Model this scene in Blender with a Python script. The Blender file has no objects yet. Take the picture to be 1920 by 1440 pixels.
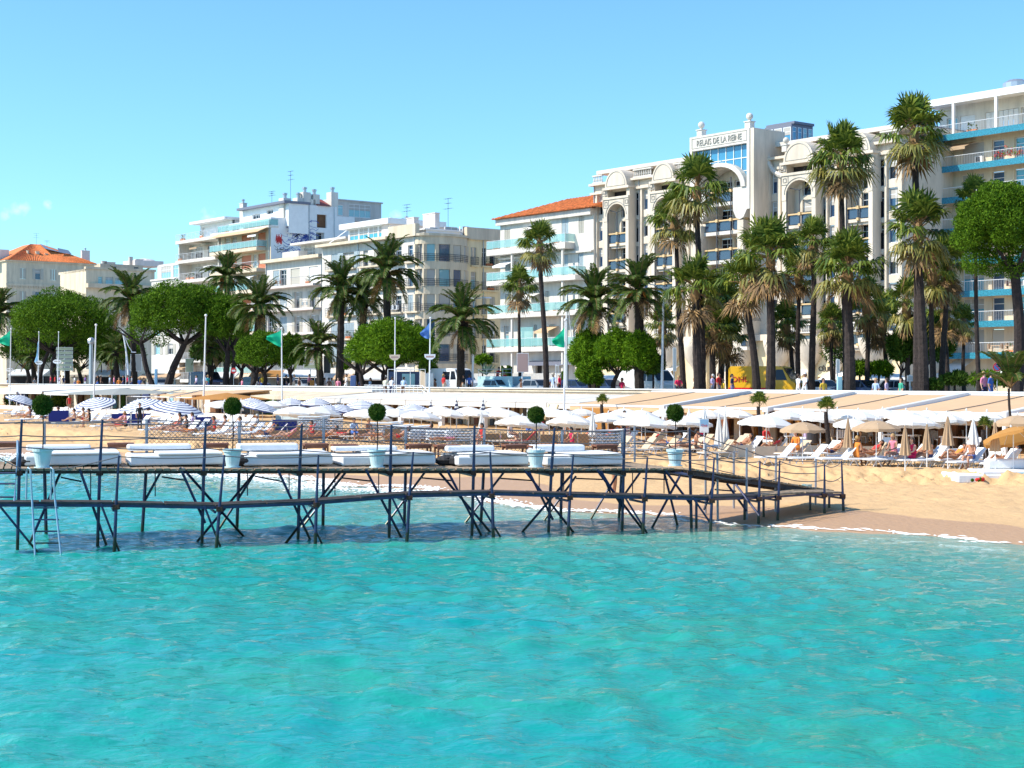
import bpy, bmesh, math, random
import numpy as np
from mathutils import Vector, Matrix, noise as mnoise
random.seed(7); rng = np.random.default_rng(7)
R = math.radians
SC = bpy.context.scene; COL = SC.collection
# ------------------------------------------------ camera, sky, sun, exposure
H, F, CX, HY = 4.4, 2900.0, 960.0, 708.0      # eye height (m), focal length and horizon in the photograph's pixels
cam = bpy.data.cameras.new('camera'); co = bpy.data.objects.new('camera', cam); COL.objects.link(co)
co.location = (0, 0, H); co.rotation_euler = (R(90), 0, 0)
cam.sensor_width = 36; cam.lens = 36*F/1920; cam.shift_y = -(720-HY)/1920; cam.clip_start = .5; cam.clip_end = 20000
SC.camera = co
TOSUN = Vector((-.72, -.16, .70)).normalized()
EL = math.asin(TOSUN.z); AZ = math.atan2(TOSUN.x, TOSUN.y)
w = bpy.data.worlds.new("World"); SC.world = w; w.use_nodes = True
nt = w.node_tree; nt.nodes.clear(); N = nt.nodes.new; L = nt.links.new
sky = N('ShaderNodeTexSky'); sky.sky_type = 'NISHITA'; sky.sun_disc = False
sky.sun_elevation = EL; sky.sun_rotation = AZ; sky.altitude = 0; sky.air_density = 1.0; sky.dust_density = .35; sky.ozone_density = 1.6
tint = N('ShaderNodeMix'); tint.data_type = 'RGBA'; tint.blend_type = 'MULTIPLY'; tint.inputs[0].default_value = 1
tint.inputs[7].default_value = (.70, 1.13, 1.42, 1); L(sky.outputs[0], tint.inputs[6])
# a few small wisps of cloud low over the roofs
tc = N('ShaderNodeTexCoord'); acc = None
for (px, py, r) in ((38, 392, .010), (12, 402, .008), (388, 406, .010), (742, 405, .0085), (90, 384, .006)):
    d = Vector(((px-CX)/F, 1, (HY-py)/F)).normalized()
    sub = N('ShaderNodeVectorMath'); sub.operation = 'DISTANCE'; L(tc.outputs['Generated'], sub.inputs[0]); sub.inputs[1].default_value = d
    mr = N('ShaderNodeMapRange'); L(sub.outputs['Value'], mr.inputs[0]); mr.inputs[1].default_value = 0; mr.inputs[2].default_value = r; mr.inputs[3].default_value = 1; mr.inputs[4].default_value = 0
    if acc is None: acc = mr
    else:
        m = N('ShaderNodeMath'); m.operation = 'MAXIMUM'; L(acc.outputs[0], m.inputs[0]); L(mr.outputs[0], m.inputs[1]); acc = m
nz = N('ShaderNodeTexNoise'); nz.inputs['Scale'].default_value = 190; nz.inputs['Detail'].default_value = 6; L(tc.outputs['Generated'], nz.inputs['Vector'])
mm = N('ShaderNodeMath'); mm.operation = 'MULTIPLY'; L(acc.outputs[0], mm.inputs[0]); L(nz.outputs[0], mm.inputs[1])
mp = N('ShaderNodeMapRange'); L(mm.outputs[0], mp.inputs[0]); mp.inputs[1].default_value = .22; mp.inputs[2].default_value = .55; mp.inputs[4].default_value = .42
cl = N('ShaderNodeMix'); cl.data_type = 'RGBA'; L(mp.outputs[0], cl.inputs[0]); L(tint.outputs[2], cl.inputs[6]); cl.inputs[7].default_value = (7, 8.2, 9, 1)
bg = N('ShaderNodeBackground'); bg.inputs[1].default_value = .135; L(cl.outputs[2], bg.inputs[0])
ow = N('ShaderNodeOutputWorld'); L(bg.outputs[0], ow.inputs[0])
sd = bpy.data.lights.new('sun', 'SUN'); sd.energy = 4.9; sd.angle = R(.55); sd.color = (1, .93, .80)
so = bpy.data.objects.new('sun', sd); COL.objects.link(so); so.rotation_euler = TOSUN.to_track_quat('Z', 'Y').to_euler()
SC.view_settings.view_transform = 'Standard'; SC.view_settings.look = 'None'; SC.view_settings.gamma = 1
SC.view_settings.use_curve_mapping = False; SC.view_settings.exposure = .36
SC.cycles.max_bounces = 7; SC.cycles.diffuse_bounces = 3; SC.cycles.glossy_bounces = 3; SC.cycles.transmission_bounces = 4; SC.cycles.transparent_max_bounces = 12
# ------------------------------------------------ coast coordinates: s along the shore (away to the left), t inland
P0 = Vector((22.3, 75.6)); U = Vector((-.622, .783)); NN = Vector((.783, .622))
def ST(s, t): return P0 + U*s + NN*t
def toST(x, y): d = Vector((x, y))-P0; return d.dot(U), d.dot(NN)
def kpx(px): return (px-CX)/F
def dep(px, t): return (82.4+1.2775*t)/(kpx(px)+.795)      # depth at which the sight line through px meets the line t
def at(px, d): return (px-CX)/F*d                          # world x
def zz(py, d): return H-(py-HY)/F*d
def W(px, py, d): return Vector((at(px, d), d, zz(py, d)))
# ------------------------------------------------ materials
M = {}
def mat(name, col, rough=.7, var=0, vscale=3, bump=0, bscale=20, metal=0, spec=None, isl=0, trans=0, backs=0, col2=None, obj=False):
    if name in M: return M[name]
    m = bpy.data.materials.new(name); m.use_nodes = True; nt = m.node_tree; b = nt.nodes['Principled BSDF']
    b.inputs['Base Color'].default_value = (*col, 1); b.inputs['Roughness'].default_value = rough; b.inputs['Metallic'].default_value = metal
    if spec is not None: b.inputs['Specular IOR Level'].default_value = spec
    src = None
    if var or isl or bump:
        tc = nt.nodes.new('ShaderNodeTexCoord')
    if var or isl:
        mx = nt.nodes.new('ShaderNodeMix'); mx.data_type = 'RGBA'
        c2 = col2 if col2 else tuple(max(0, c*(1-(var or isl))) for c in col)
        c1 = col if col2 else tuple(min(1, c*(1+(var or isl)*.5)) for c in col)
        mx.inputs[6].default_value = (*c1, 1); mx.inputs[7].default_value = (*c2, 1)
        if isl:
            g = nt.nodes.new('ShaderNodeNewGeometry'); nt.links.new(g.outputs['Random Per Island'], mx.inputs[0])
        else:
            n = nt.nodes.new('ShaderNodeTexNoise'); n.inputs['Scale'].default_value = vscale; n.inputs['Detail'].default_value = 8; n.inputs['Roughness'].default_value = .65
            if name.startswith('plaster'):
                g_ = nt.nodes.new('ShaderNodeMapping'); g_.inputs['Scale'].default_value = (2.2, 2.2, .35); nt.links.new(tc.outputs['Object'], g_.inputs[0]); nt.links.new(g_.outputs[0], n.inputs['Vector'])
            else: nt.links.new(tc.outputs['Object'], n.inputs['Vector'])
            r = nt.nodes.new('ShaderNodeMapRange'); r.inputs[1].default_value = .35; r.inputs[2].default_value = .65; nt.links.new(n.outputs[0], r.inputs[0]); nt.links.new(r.outputs[0], mx.inputs[0])
        nt.links.new(mx.outputs[2], b.inputs['Base Color']); src = mx.outputs[2]
    if bump:
        n = nt.nodes.new('ShaderNodeTexNoise'); n.inputs['Scale'].default_value = bscale; n.inputs['Detail'].default_value = 5
        nt.links.new(tc.outputs['Object'], n.inputs['Vector'])
        bp = nt.nodes.new('ShaderNodeBump'); bp.inputs['Strength'].default_value = bump; bp.inputs['Distance'].default_value = .05
        nt.links.new(n.outputs[0], bp.inputs['Height']); nt.links.new(bp.outputs[0], b.inputs['Normal'])
    if trans:   # thin cloth or leaf that lets light through
        t = nt.nodes.new('ShaderNodeBsdfTranslucent'); ms = nt.nodes.new('ShaderNodeMixShader'); ms.inputs[0].default_value = trans
        o = nt.nodes['Material Output']; nt.links.new(b.outputs[0], ms.inputs[1]); nt.links.new(t.outputs[0], ms.inputs[2]); nt.links.new(ms.outputs[0], o.inputs[0])
        if src: nt.links.new(src, t.inputs[0])
        else: t.inputs[0].default_value = (*col, 1)
    m.diffuse_color = (*col, 1); M[name] = m; return m
def glass(name, col, rough=.04, alpha=None):
    if name in M: return M[name]
    m = mat(name, col, rough, spec=.9 if 'dark' not in name else .3)
    if alpha is not None:
        nt = m.node_tree; b = nt.nodes['Principled BSDF']; t = nt.nodes.new('ShaderNodeBsdfTransparent'); t.inputs[0].default_value = (.82, .93, .92, 1)
        ms = nt.nodes.new('ShaderNodeMixShader'); ms.inputs[0].default_value = alpha
        nt.links.new(t.outputs[0], ms.inputs[1]); nt.links.new(b.outputs[0], ms.inputs[2]); nt.links.new(ms.outputs[0], nt.nodes['Material Output'].inputs[0])
    return m
mat('white', (.80, .80, .79), .6, var=.06, vscale=1.3)
mat('plaster_white', (.70, .65, .58), .8, var=.20, vscale=.5, bump=.2)
mat('plaster_cream', (.70, .58, .42), .8, var=.22, vscale=.4, bump=.2)
mat('plaster_yellow', (.84, .68, .42), .8, var=.20, vscale=.4, bump=.2)
mat('plaster_stone', (.70, .60, .48), .8, var=.20, vscale=.5, bump=.2)
mat('plaster_tan', (.62, .50, .36), .85, var=.18, vscale=.5, bump=.2)
mat('plaster_grey', (.52, .50, .47), .85, var=.15, vscale=.5)
mat('plaster_pink', (.76, .66, .60), .85, var=.12, vscale=.4)
mat('roof_tile', (.78, .23, .065), .8, var=.45, vscale=2.5, bump=1, bscale=9)
mat('shutter', (.50, .47, .40), .6); mat('shutter_pale', (.40, .48, .52), .6); mat('shutter_orange', (.60, .20, .09), .6); mat('shutter_blue', (.35, .62, .72), .5)
mat('blind', (.45, .42, .38), .7)
glass('pane_dark', (.015, .02, .03)); glass('pane_blue', (.02, .06, .13), .1); glass('pane_blue_light', (.05, .24, .40)); glass('pane_pale', (.22, .42, .46)); glass('pane_teal', (.05, .32, .42))
glass('rail_glass', (.35, .62, .62), .05, .45); glass('rail_glass_blue', (.045, .075, .13), .05, .85)
mat('tile_blue', (.035, .26, .36), .35, var=.6, vscale=9)
mat('metal_white', (.78, .79, .80), .35); mat('metal_grey', (.45, .47, .50), .35, metal=.6); mat('metal_dark', (.05, .055, .07), .45)
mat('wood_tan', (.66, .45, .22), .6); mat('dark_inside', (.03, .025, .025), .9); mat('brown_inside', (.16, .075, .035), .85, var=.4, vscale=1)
mat('balcony_pink', (.66, .42, .32), .8)
mat('trunk_fan', (.038, .026, .022), .95, var=.5, vscale=5, bump=1, bscale=14)
mat('trunk_date', (.026, .018, .013), .95, var=.6, vscale=7, bump=1, bscale=12)
mat('trunk_pine', (.03, .02, .018), .95, var=.5, vscale=5, bump=1, bscale=9)
mat('frond_date', (.11, .165, .022), .5, isl=.5, col2=(.026, .06, .009), trans=.25, spec=.25)
mat('frond_fan', (.28, .32, .045), .5, isl=.5, col2=(.05, .10, .012), trans=.25, spec=.3)
mat('frond_fan_yellow', (.42, .34, .07), .5, isl=.5, col2=(.16, .17, .04), trans=.25)
mat('frond_dry', (.38, .22, .08), .8, isl=.5, col2=(.14, .085, .04), trans=.1)
mat('date_stalk', (.55, .22, .04), .7, isl=.4)
mat('pine_needle', (.15, .27, .012), .7, isl=.5, col2=(.02, .065, .004), trans=.2, spec=.12)
mat('bush_leaf', (.19, .33, .012), .7, isl=.5, col2=(.035, .10, .005), trans=.25, spec=.12)
mat('box_leaf', (.085, .15, .014), .7, isl=.5, col2=(.022, .06, .006), trans=.15, spec=.15)
mat('canvas_white', (.82, .81, .78), .8, trans=.18); mat('canvas_tan', (.52, .36, .22), .85, trans=.15, var=.12, vscale=2)
mat('canvas_orange', (.62, .32, .09), .85, trans=.45); mat('canvas_beige', (.72, .48, .28), .85, trans=.12, var=.06, vscale=.7)
mat('awning_white', (.64, .61, .57), .85, var=.1, vscale=.6)
mat('canvas_brown', (.40, .25, .13), .85, var=.15, vscale=1.5); mat('canvas_blue', (.015, .03, .22), .8)
mat('canvas_screen', (.66, .60, .48), .85, var=.1, vscale=1)
mat('cushion_white', (.80, .80, .80), .8, var=.05, vscale=2, bump=.3, bscale=4); mat('cushion_tan', (.66, .50, .34), .8, trans=.1)
mat('cushion_blue', (.10, .17, .38), .8); mat('towel_red', (.62, .05, .03), .9); mat('towel_orange', (.72, .22, .05), .9); mat('towel_blue', (.12, .38, .62), .9)
mat('pipe_blue', (.026, .036, .10), .38, var=.5, vscale=3, metal=.2); mat('pipe_grey', (.30, .31, .36), .4, metal=.4)
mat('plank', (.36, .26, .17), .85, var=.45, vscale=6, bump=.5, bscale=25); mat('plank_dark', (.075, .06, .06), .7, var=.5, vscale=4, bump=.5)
mat('pot', (.58, .74, .76), .45, var=.08, vscale=3); mat('steel', (.36, .46, .55), .3, metal=.5)
mat('rope', (.13, .12, .13), .8); mat('wood_red', (.25, .09, .045), .6, var=.3, vscale=8)
mat('asphalt', (.055, .055, .06), .9, var=.3, vscale=4); mat('paving', (.45, .40, .36), .85, var=.2, vscale=3)
mat('flag_green', (.0, .50, .27), .7, trans=.3); mat('flag_blue', (.10, .25, .62), .7, trans=.3); mat('flag_pale', (.35, .62, .85), .7, trans=.3)
mat('sign_green', (.42, .47, .33), .6); mat('van_yellow', (.66, .36, .0), .35); mat('red', (.62, .02, .02), .45); mat('car_blue', (.02, .035, .10), .25)
mat('car_white', (.78, .79, .80), .3); mat('car_grey', (.25, .28, .32), .3); mat('car_light', (.40, .58, .62), .35); mat('car_red', (.30, .03, .03), .3); mat('rubber', (.02, .02, .02), .9)
mat('lead_roof', (.16, .17, .22), .6); mat('roof_red_dark', (.28, .06, .05), .8); mat('bag', (.03, .028, .03), .85, var=.6, vscale=9)
mat('ink', (.03, .03, .035), .6); mat('ink_blue', (.03, .09, .42), .7); mat('letter_grey', (.40, .38, .34), .6); mat('poster', (.45, .30, .27), .7); mat('flower_red', (.55, .03, .02), .8, isl=.4)
def stripes():
    m = mat('canvas_striped', (.8, .8, .8), .8); nt = m.node_tree; b = nt.nodes['Principled BSDF']; tc = nt.nodes.new('ShaderNodeTexCoord'); s = nt.nodes.new('ShaderNodeSeparateXYZ')
    nt.links.new(tc.outputs['UV'], s.inputs[0]); f = nt.nodes.new('ShaderNodeMath'); f.operation = 'MULTIPLY'; nt.links.new(s.outputs[1], f.inputs[0]); f.inputs[1].default_value = 6.5
    g = nt.nodes.new('ShaderNodeMath'); g.operation = 'FRACT'; nt.links.new(f.outputs[0], g.inputs[0])
    h = nt.nodes.new('ShaderNodeMath'); h.operation = 'GREATER_THAN'; nt.links.new(g.outputs[0], h.inputs[0]); h.inputs[1].default_value = .62
    mx = nt.nodes.new('ShaderNodeMix'); mx.data_type = 'RGBA'; mx.inputs[6].default_value = (.8, .8, .8, 1); mx.inputs[7].default_value = (.07, .09, .22, 1); nt.links.new(h.outputs[0], mx.inputs[0]); nt.links.new(mx.outputs[2], b.inputs['Base Color'])
stripes()
def weed(name):   # dark wet weed on the piles just above the water
    nt = M[name].node_tree; b = nt.nodes['Principled BSDF']; l = b.inputs['Base Color'].links[0]; src = l.from_socket; g = nt.nodes.new('ShaderNodeNewGeometry'); s = nt.nodes.new('ShaderNodeSeparateXYZ'); nt.links.new(g.outputs['Position'], s.inputs[0])
    n = nt.nodes.new('ShaderNodeTexNoise'); n.inputs['Scale'].default_value = 9; nt.links.new(g.outputs['Position'], n.inputs['Vector']); a = nt.nodes.new('ShaderNodeMath'); a.operation = 'MULTIPLY_ADD'; nt.links.new(n.outputs[0], a.inputs[0]); a.inputs[1].default_value = -.5; nt.links.new(s.outputs[2], a.inputs[2])
    r = nt.nodes.new('ShaderNodeMapRange'); r.inputs[1].default_value = .0; r.inputs[2].default_value = .12; r.inputs[3].default_value = 1; r.inputs[4].default_value = 0; nt.links.new(a.outputs[0], r.inputs[0])
    m = nt.nodes.new('ShaderNodeMix'); m.data_type = 'RGBA'; nt.links.new(r.outputs[0], m.inputs[0]); nt.links.new(src, m.inputs[6]); m.inputs[7].default_value = (.016, .026, .008, 1); nt.links.new(m.outputs[2], b.inputs['Base Color'])
weed('pipe_blue')
mat('rust', (.07, .032, .02), .9, var=.5, vscale=9)
# ------------------------------------------------ mesh helpers
def V(*a): return Vector(a)
class MB:
    def __init__(s): s.v = []; s.f = []; s.m = []; s.uv = None
    def add(s, vs, fs, mi=0):
        o = len(s.v); s.v += [tuple(v) for v in vs]; s.f += [tuple(i+o for i in f) for f in fs]; s.m += [mi]*len(fs); return s
    def box(s, x0, y0, z0, x1, y1, z1, mi=0):
        x0, x1 = min(x0, x1), max(x0, x1); y0, y1 = min(y0, y1), max(y0, y1); z0, z1 = min(z0, z1), max(z0, z1)
        return s.add([(x0, y0, z0), (x1, y0, z0), (x1, y1, z0), (x0, y1, z0), (x0, y0, z1), (x1, y0, z1), (x1, y1, z1), (x0, y1, z1)],
                     [(0, 3, 2, 1), (4, 5, 6, 7), (0, 1, 5, 4), (1, 2, 6, 5), (2, 3, 7, 6), (3, 0, 4, 7)], mi)
    def hexa(s, b, t, mi=0): return s.add(list(b)+list(t), [(0, 3, 2, 1), (4, 5, 6, 7), (0, 1, 5, 4), (1, 2, 6, 5), (2, 3, 7, 6), (3, 0, 4, 7)], mi)
    def tube(s, pts, r, n=6, mi=0, cap=True):
        pts = [Vector(p) for p in pts]; k = len(pts); rs = r if isinstance(r, (list, tuple)) else [r]*k; vs = []; fs = []
        for i, p in enumerate(pts):
            d = (pts[min(i+1, k-1)]-pts[max(i-1, 0)]).normalized()
            a = d.cross(Vector((0, 0, 1)) if abs(d.z) < .95 else Vector((0, 1, 0))).normalized(); b = d.cross(a)
            for j in range(n): an = 2*math.pi*j/n; vs.append(p+(a*math.cos(an)+b*math.sin(an))*rs[i])
        for i in range(k-1):
            for j in range(n): fs.append((i*n+j, i*n+(j+1) % n, (i+1)*n+(j+1) % n, (i+1)*n+j))
        if cap: fs.append(tuple(range(n))); fs.append(tuple((k-1)*n+j for j in reversed(range(n))))
        return s.add(vs, fs, mi)
    def lathe(s, prof, n=12, c=(0, 0, 0), mi=0, sx=1, sy=1):
        vs = []; fs = []; k = len(prof)
        for (r, z) in prof:
            for j in range(n): a = 2*math.pi*j/n; vs.append((c[0]+r*math.cos(a)*sx, c[1]+r*math.sin(a)*sy, c[2]+z))
        for i in range(k-1):
            for j in range(n): fs.append((i*n+j, i*n+(j+1) % n, (i+1)*n+(j+1) % n, (i+1)*n+j))
        fs.append(tuple(reversed(range(n)))); fs.append(tuple((k-1)*n+j for j in range(n)))
        return s.add(vs, fs, mi)
    def ball(s, c, r, n=10, mi=0, sz=1): return s.lathe([(max(.001, r*math.sin(math.pi*i/7)), -r*sz*math.cos(math.pi*i/7)) for i in range(8)], n, c, mi)
    def prism(s, poly, y0, y1, mi=0):   # poly in (x,z), extruded along y
        n = len(poly); vs = [(x, y0, z) for x, z in poly]+[(x, y1, z) for x, z in poly]
        fs = [tuple(range(n)), tuple(reversed(range(n, 2*n)))]+[(i, i+n, (i+1) % n+n, (i+1) % n) for i in range(n)]
        return s.add(vs, fs, mi)
    def mesh(s, name, mats, smooth=False):
        me = bpy.data.meshes.new(name); me.from_pydata(s.v, [], s.f)
        for m in (mats if isinstance(mats, (list, tuple)) else [mats]): me.materials.append(M[m] if isinstance(m, str) else m)
        me.polygons.foreach_set('material_index', s.m)
        if smooth: me.polygons.foreach_set('use_smooth', [True]*len(s.f))
        me.update(); return me
    def build(s, name, mats, parent=None, smooth=False): return link(name, s.mesh(name, mats, smooth), parent)
def link(name, me, parent=None, loc=None, rz=None, scale=None):
    o = bpy.data.objects.new(name, me); COL.objects.link(o)
    if parent is not None: o.parent = parent
    if loc is not None: o.location = loc
    if rz is not None: o.rotation_euler = (0, 0, rz)
    if scale is not None: o.scale = scale if isinstance(scale, (tuple, list)) else (scale,)*3
    return o
def thing(name, label, cat, loc=(0, 0, 0), rz=0, group=None):
    o = bpy.data.objects.new(name, None); COL.objects.link(o); o.location = loc; o.rotation_euler = (0, 0, rz); o.empty_display_size = .3
    return tag(o, label, cat, group)
def tag(o, label=None, cat=None, group=None, kind=None):
    if label: o['label'] = label
    if cat: o['category'] = cat
    if group: o['group'] = group
    if kind: o['kind'] = kind
    return o
def copy_tree(o, parent=None):
    c = o.copy(); COL.objects.link(c)
    if parent: c.parent = parent; c.matrix_parent_inverse = o.matrix_parent_inverse.copy()
    for ch in list(KIDS.get(o.name, [])): copy_tree(ch, c)
    return c
KIDS = {}
def index_kids(root):
    for o in list(COL.objects):
        if o.parent: KIDS.setdefault(o.parent.name, [])
    KIDS[root.name] = [o for o in COL.objects if o.parent == root]
    for k in KIDS[root.name]: KIDS[k.name] = [o for o in COL.objects if o.parent == k]
ORD = ['first', 'second', 'third', 'fourth', 'fifth', 'sixth', 'seventh', 'eighth', 'ninth', 'tenth', 'eleventh', 'twelfth', 'thirteenth', 'fourteenth', 'fifteenth', 'sixteenth', 'seventeenth', 'eighteenth', 'nineteenth', 'twentieth',
       'twenty-first', 'twenty-second', 'twenty-third', 'twenty-fourth', 'twenty-fifth', 'twenty-sixth', 'twenty-seventh', 'twenty-eighth', 'twenty-ninth', 'thirtieth']
# ================================================ SETTING: sand, sea, promenade, road
def lerp(x, xs, ys): return float(np.interp(x, xs, ys))
TW = ([-60, -22, -7, 5, 22, 60, 140], [-27, -28.6, -31.4, -29.8, -30.8, -34, -38])       # waterline t(s)
TCR = ([-60, -10, 0, 12, 24, 35, 56, 140], [-10.5, -12, -15.3, -17.7, -21.8, -24.3, -24, -24])   # berm crest t(s)
ZC = ([-60, 0, 30, 60, 140], [.72, .74, .85, 1.05, 1.1]); ZP = ([-60, 0, 30, 60, 140], [.66, .69, .80, 1.0, 1.05])
def sand_arr(s, t, nz=None):
    tw = np.interp(s, *TW)+.35*np.sin(s*.55)+.2*np.sin(s*1.3+1); tc_ = np.interp(s, *TCR)+.25*np.sin(s*.7); zc = np.interp(s, *ZC); zp = np.interp(s, *ZP)
    foot = tc_-2.6; zf = .36+.1*np.sin(s*.31)
    z = np.where(t < tw, (t-tw)*.10, zf*np.clip((t-tw)/(foot-tw), 0, 1)**.9)
    b = np.clip((t-foot)/2.6, 0, 1); b = b*b*(3-2*b)
    z = np.where(t > foot, zf+(zc-zf)*b, z)
    p = np.clip((t-tc_)/1.5, 0, 1); z = np.where(t > tc_, zc+(zp-zc)*p, z)
    return z, tw, b
def sand_z(x, y):
    s, t = toST(x, y); z, _, _ = sand_arr(np.array([s]), np.array([t])); return float(z[0])
def vnoise(x, y, seed):
    r = np.random.default_rng(seed); T = r.random((256, 256)); xi = np.floor(x).astype(int); yi = np.floor(y).astype(int); fx = x-xi; fy = y-yi; fx = fx*fx*(3-2*fx); fy = fy*fy*(3-2*fy)
    g = lambda a, b: T[a % 256, b % 256]
    return (g(xi, yi)*(1-fx)+g(xi+1, yi)*fx)*(1-fy)+(g(xi, yi+1)*(1-fx)+g(xi+1, yi+1)*fx)*fy
def grid_mesh(name, X, Y, Z, m, smooth=True):
    a, b = X.shape; me = bpy.data.meshes.new(name); me.vertices.add(a*b)
    me.vertices.foreach_set('co', np.stack([X, Y, Z], -1).astype(np.float32).ravel())
    i = np.arange(a*b).reshape(a, b); q = np.stack([i[:-1, :-1], i[1:, :-1], i[1:, 1:], i[:-1, 1:]], -1).reshape(-1, 4)
    me.loops.add(q.size); me.loops.foreach_set('vertex_index', q.ravel().astype(np.int32)); me.polygons.add(len(q))
    me.polygons.foreach_set('loop_start', np.arange(0, q.size, 4, dtype=np.int32)); me.polygons.foreach_set('loop_total', np.full(len(q), 4, dtype=np.int32))
    me.polygons.foreach_set('use_smooth', np.full(len(q), smooth)); me.update(calc_edges=True); me.materials.append(m); return link(name, me)
# sand material: dry, trodden, wet by height
def sand_material():
    m = bpy.data.materials.new('sand'); m.use_nodes = True; nt = m.node_tree; b = nt.nodes['Principled BSDF']; b.inputs['Specular IOR Level'].default_value = .3; Nn = nt.nodes.new; Ln = nt.links.new
    tc = Nn('ShaderNodeNewGeometry'); n1 = Nn('ShaderNodeTexNoise'); n1.inputs['Scale'].default_value = .8; n1.inputs['Detail'].default_value = 8; Ln(tc.outputs['Position'], n1.inputs['Vector'])
    n2 = Nn('ShaderNodeTexNoise'); n2.inputs['Scale'].default_value = 5; n2.inputs['Detail'].default_value = 6; Ln(tc.outputs['Position'], n2.inputs['Vector'])
    dry = Nn('ShaderNodeMix'); dry.data_type = 'RGBA'; dry.inputs[6].default_value = (.68, .44, .22, 1); dry.inputs[7].default_value = (.56, .35, .17, 1); Ln(n1.outputs[0], dry.inputs[0])
    at_ = Nn('ShaderNodeAttribute'); at_.attribute_name = 'wet'
    ad = Nn('ShaderNodeMath'); ad.operation = 'MULTIPLY_ADD'; Ln(n1.outputs[0], ad.inputs[0]); ad.inputs[1].default_value = .25; Ln(at_.outputs['Fac'], ad.inputs[2])
    mr = Nn('ShaderNodeMapRange'); mr.inputs[1].default_value = .55; mr.inputs[2].default_value = .66; Ln(ad.outputs[0], mr.inputs[0])
    wet = Nn('ShaderNodeMix'); wet.data_type = 'RGBA'; Ln(mr.outputs[0], wet.inputs[0]); Ln(dry.outputs[2], wet.inputs[6]); wet.inputs[7].default_value = (.50, .30, .165, 1); Ln(wet.outputs[2], b.inputs['Base Color'])
    rr = Nn('ShaderNodeMapRange'); Ln(mr.outputs[0], rr.inputs[0]); rr.inputs[3].default_value = .95; rr.inputs[4].default_value = .5; Ln(rr.outputs[0], b.inputs['Roughness'])
    bp = Nn('ShaderNodeBump'); bp.inputs['Strength'].default_value = .8; bp.inputs['Distance'].default_value = .05; Ln(n2.outputs[0], bp.inputs['Height']); Ln(bp.outputs[0], b.inputs['Normal'])
    return m
SAND = sand_material()
ss = np.concatenate([np.arange(-60, -26, 1.5), np.arange(-26, 40, .16), np.arange(40, 160, .5)]); tt = np.concatenate([np.arange(-60, -36, 2), np.arange(-36, -8, .13), np.arange(-8, 14.1, .6)])
S_, T_ = np.meshgrid(ss, tt, indexing='ij'); Z_, TWa, Bb = sand_arr(S_, T_)
rough = np.exp(-((T_-np.interp(S_, *TCR)+1.7)/1.3)**2)
lump = (vnoise(S_*1.1, T_*2.0, 1)-.5)*.22+(vnoise(S_*3.1, T_*4.5, 2)-.5)*.27+(vnoise(S_*7, T_*8, 3)-.5)*.17
Z_ += 1.3*lump*rough+(vnoise(S_*4, T_*4, 4)-.5)*.09*np.clip((T_-TWa-5)/4, 0, 1)+(vnoise(S_*1.5, T_*1.5, 5)-.5)*.05*np.clip((T_-TWa-3)/4, 0, 1)
XX = P0.x+U.x*S_+NN.x*T_; YY = P0.y+U.y*S_+NN.y*T_
sand = grid_mesh('beach_sand', XX, YY, Z_, SAND); tag(sand, kind='structure')
wet = np.clip(1-(T_-TWa-3.6-1.2*np.sin(S_*.35))/1.2, 0, 1)*.6
a = sand.data.attributes.new('wet', 'FLOAT', 'POINT'); a.data.foreach_set('value', wet.astype(np.float32).ravel())
# sea: one wavy sheet, fine where the photo looks, running out to the horizon
def water_material():
    m = bpy.data.materials.new('sea_water'); m.use_nodes = True; nt = m.node_tree; b = nt.nodes['Principled BSDF']; Nn = nt.nodes.new; Ln = nt.links.new
    g = Nn('ShaderNodeNewGeometry'); at_ = Nn('ShaderNodeAttribute'); at_.attribute_name = 'depth'
    mp = Nn('ShaderNodeMapping'); mp.inputs['Scale'].default_value = (.16, .30, .2); Ln(g.outputs['Position'], mp.inputs[0])
    n0 = Nn('ShaderNodeTexNoise'); n0.inputs['Scale'].default_value = 1; n0.inputs['Detail'].default_value = 4; Ln(mp.outputs[0], n0.inputs['Vector'])
    mrn = Nn('ShaderNodeMapRange'); mrn.inputs[1].default_value = .35; mrn.inputs[2].default_value = .68; Ln(n0.outputs[0], mrn.inputs[0])
    c = Nn('ShaderNodeMix'); c.data_type = 'RGBA'; c.inputs[6].default_value = (.004, .285, .265, 1); c.inputs[7].default_value = (.018, .31, .22, 1); Ln(mrn.outputs[0], c.inputs[0])
    sh = Nn('ShaderNodeMix'); sh.data_type = 'RGBA'; Ln(at_.outputs['Fac'], sh.inputs[0]); sh.inputs[6].default_value = (.17, .34, .27, 1); Ln(c.outputs[2], sh.inputs[7]); Ln(sh.outputs[2], b.inputs['Base Color'])
    b.inputs['Roughness'].default_value = .035; b.inputs['IOR'].default_value = 1.33
    mp2 = Nn('ShaderNodeMapping'); mp2.inputs['Scale'].default_value = (2.6, 4.4, 1); mp2.inputs['Rotation'].default_value = (0, 0, R(-12)); Ln(g.outputs['Position'], mp2.inputs[0])
    n1 = Nn('ShaderNodeTexNoise'); n1.inputs['Scale'].default_value = 1.0; n1.inputs['Detail'].default_value = 6; n1.inputs['Roughness'].default_value = .60; n1.inputs['Distortion'].default_value = .25; Ln(mp2.outputs[0], n1.inputs['Vector'])
    bp = Nn('ShaderNodeBump'); bp.inputs['Strength'].default_value = .9; bp.inputs['Distance'].default_value = .07; Ln(n1.outputs[0], bp.inputs['Height']); Ln(bp.outputs[0], b.inputs['Normal'])
    return m
xs = np.concatenate([-np.geomspace(3000, 46, 18), np.arange(-44, 24, .16), np.geomspace(25, 3000, 20)])
ys = np.concatenate([-np.geomspace(6000, 3, 14), np.arange(0, 13, 1.5), np.arange(13, 60, .13), np.arange(60, 125, .5), np.geomspace(126, 400, 8)])
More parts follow.
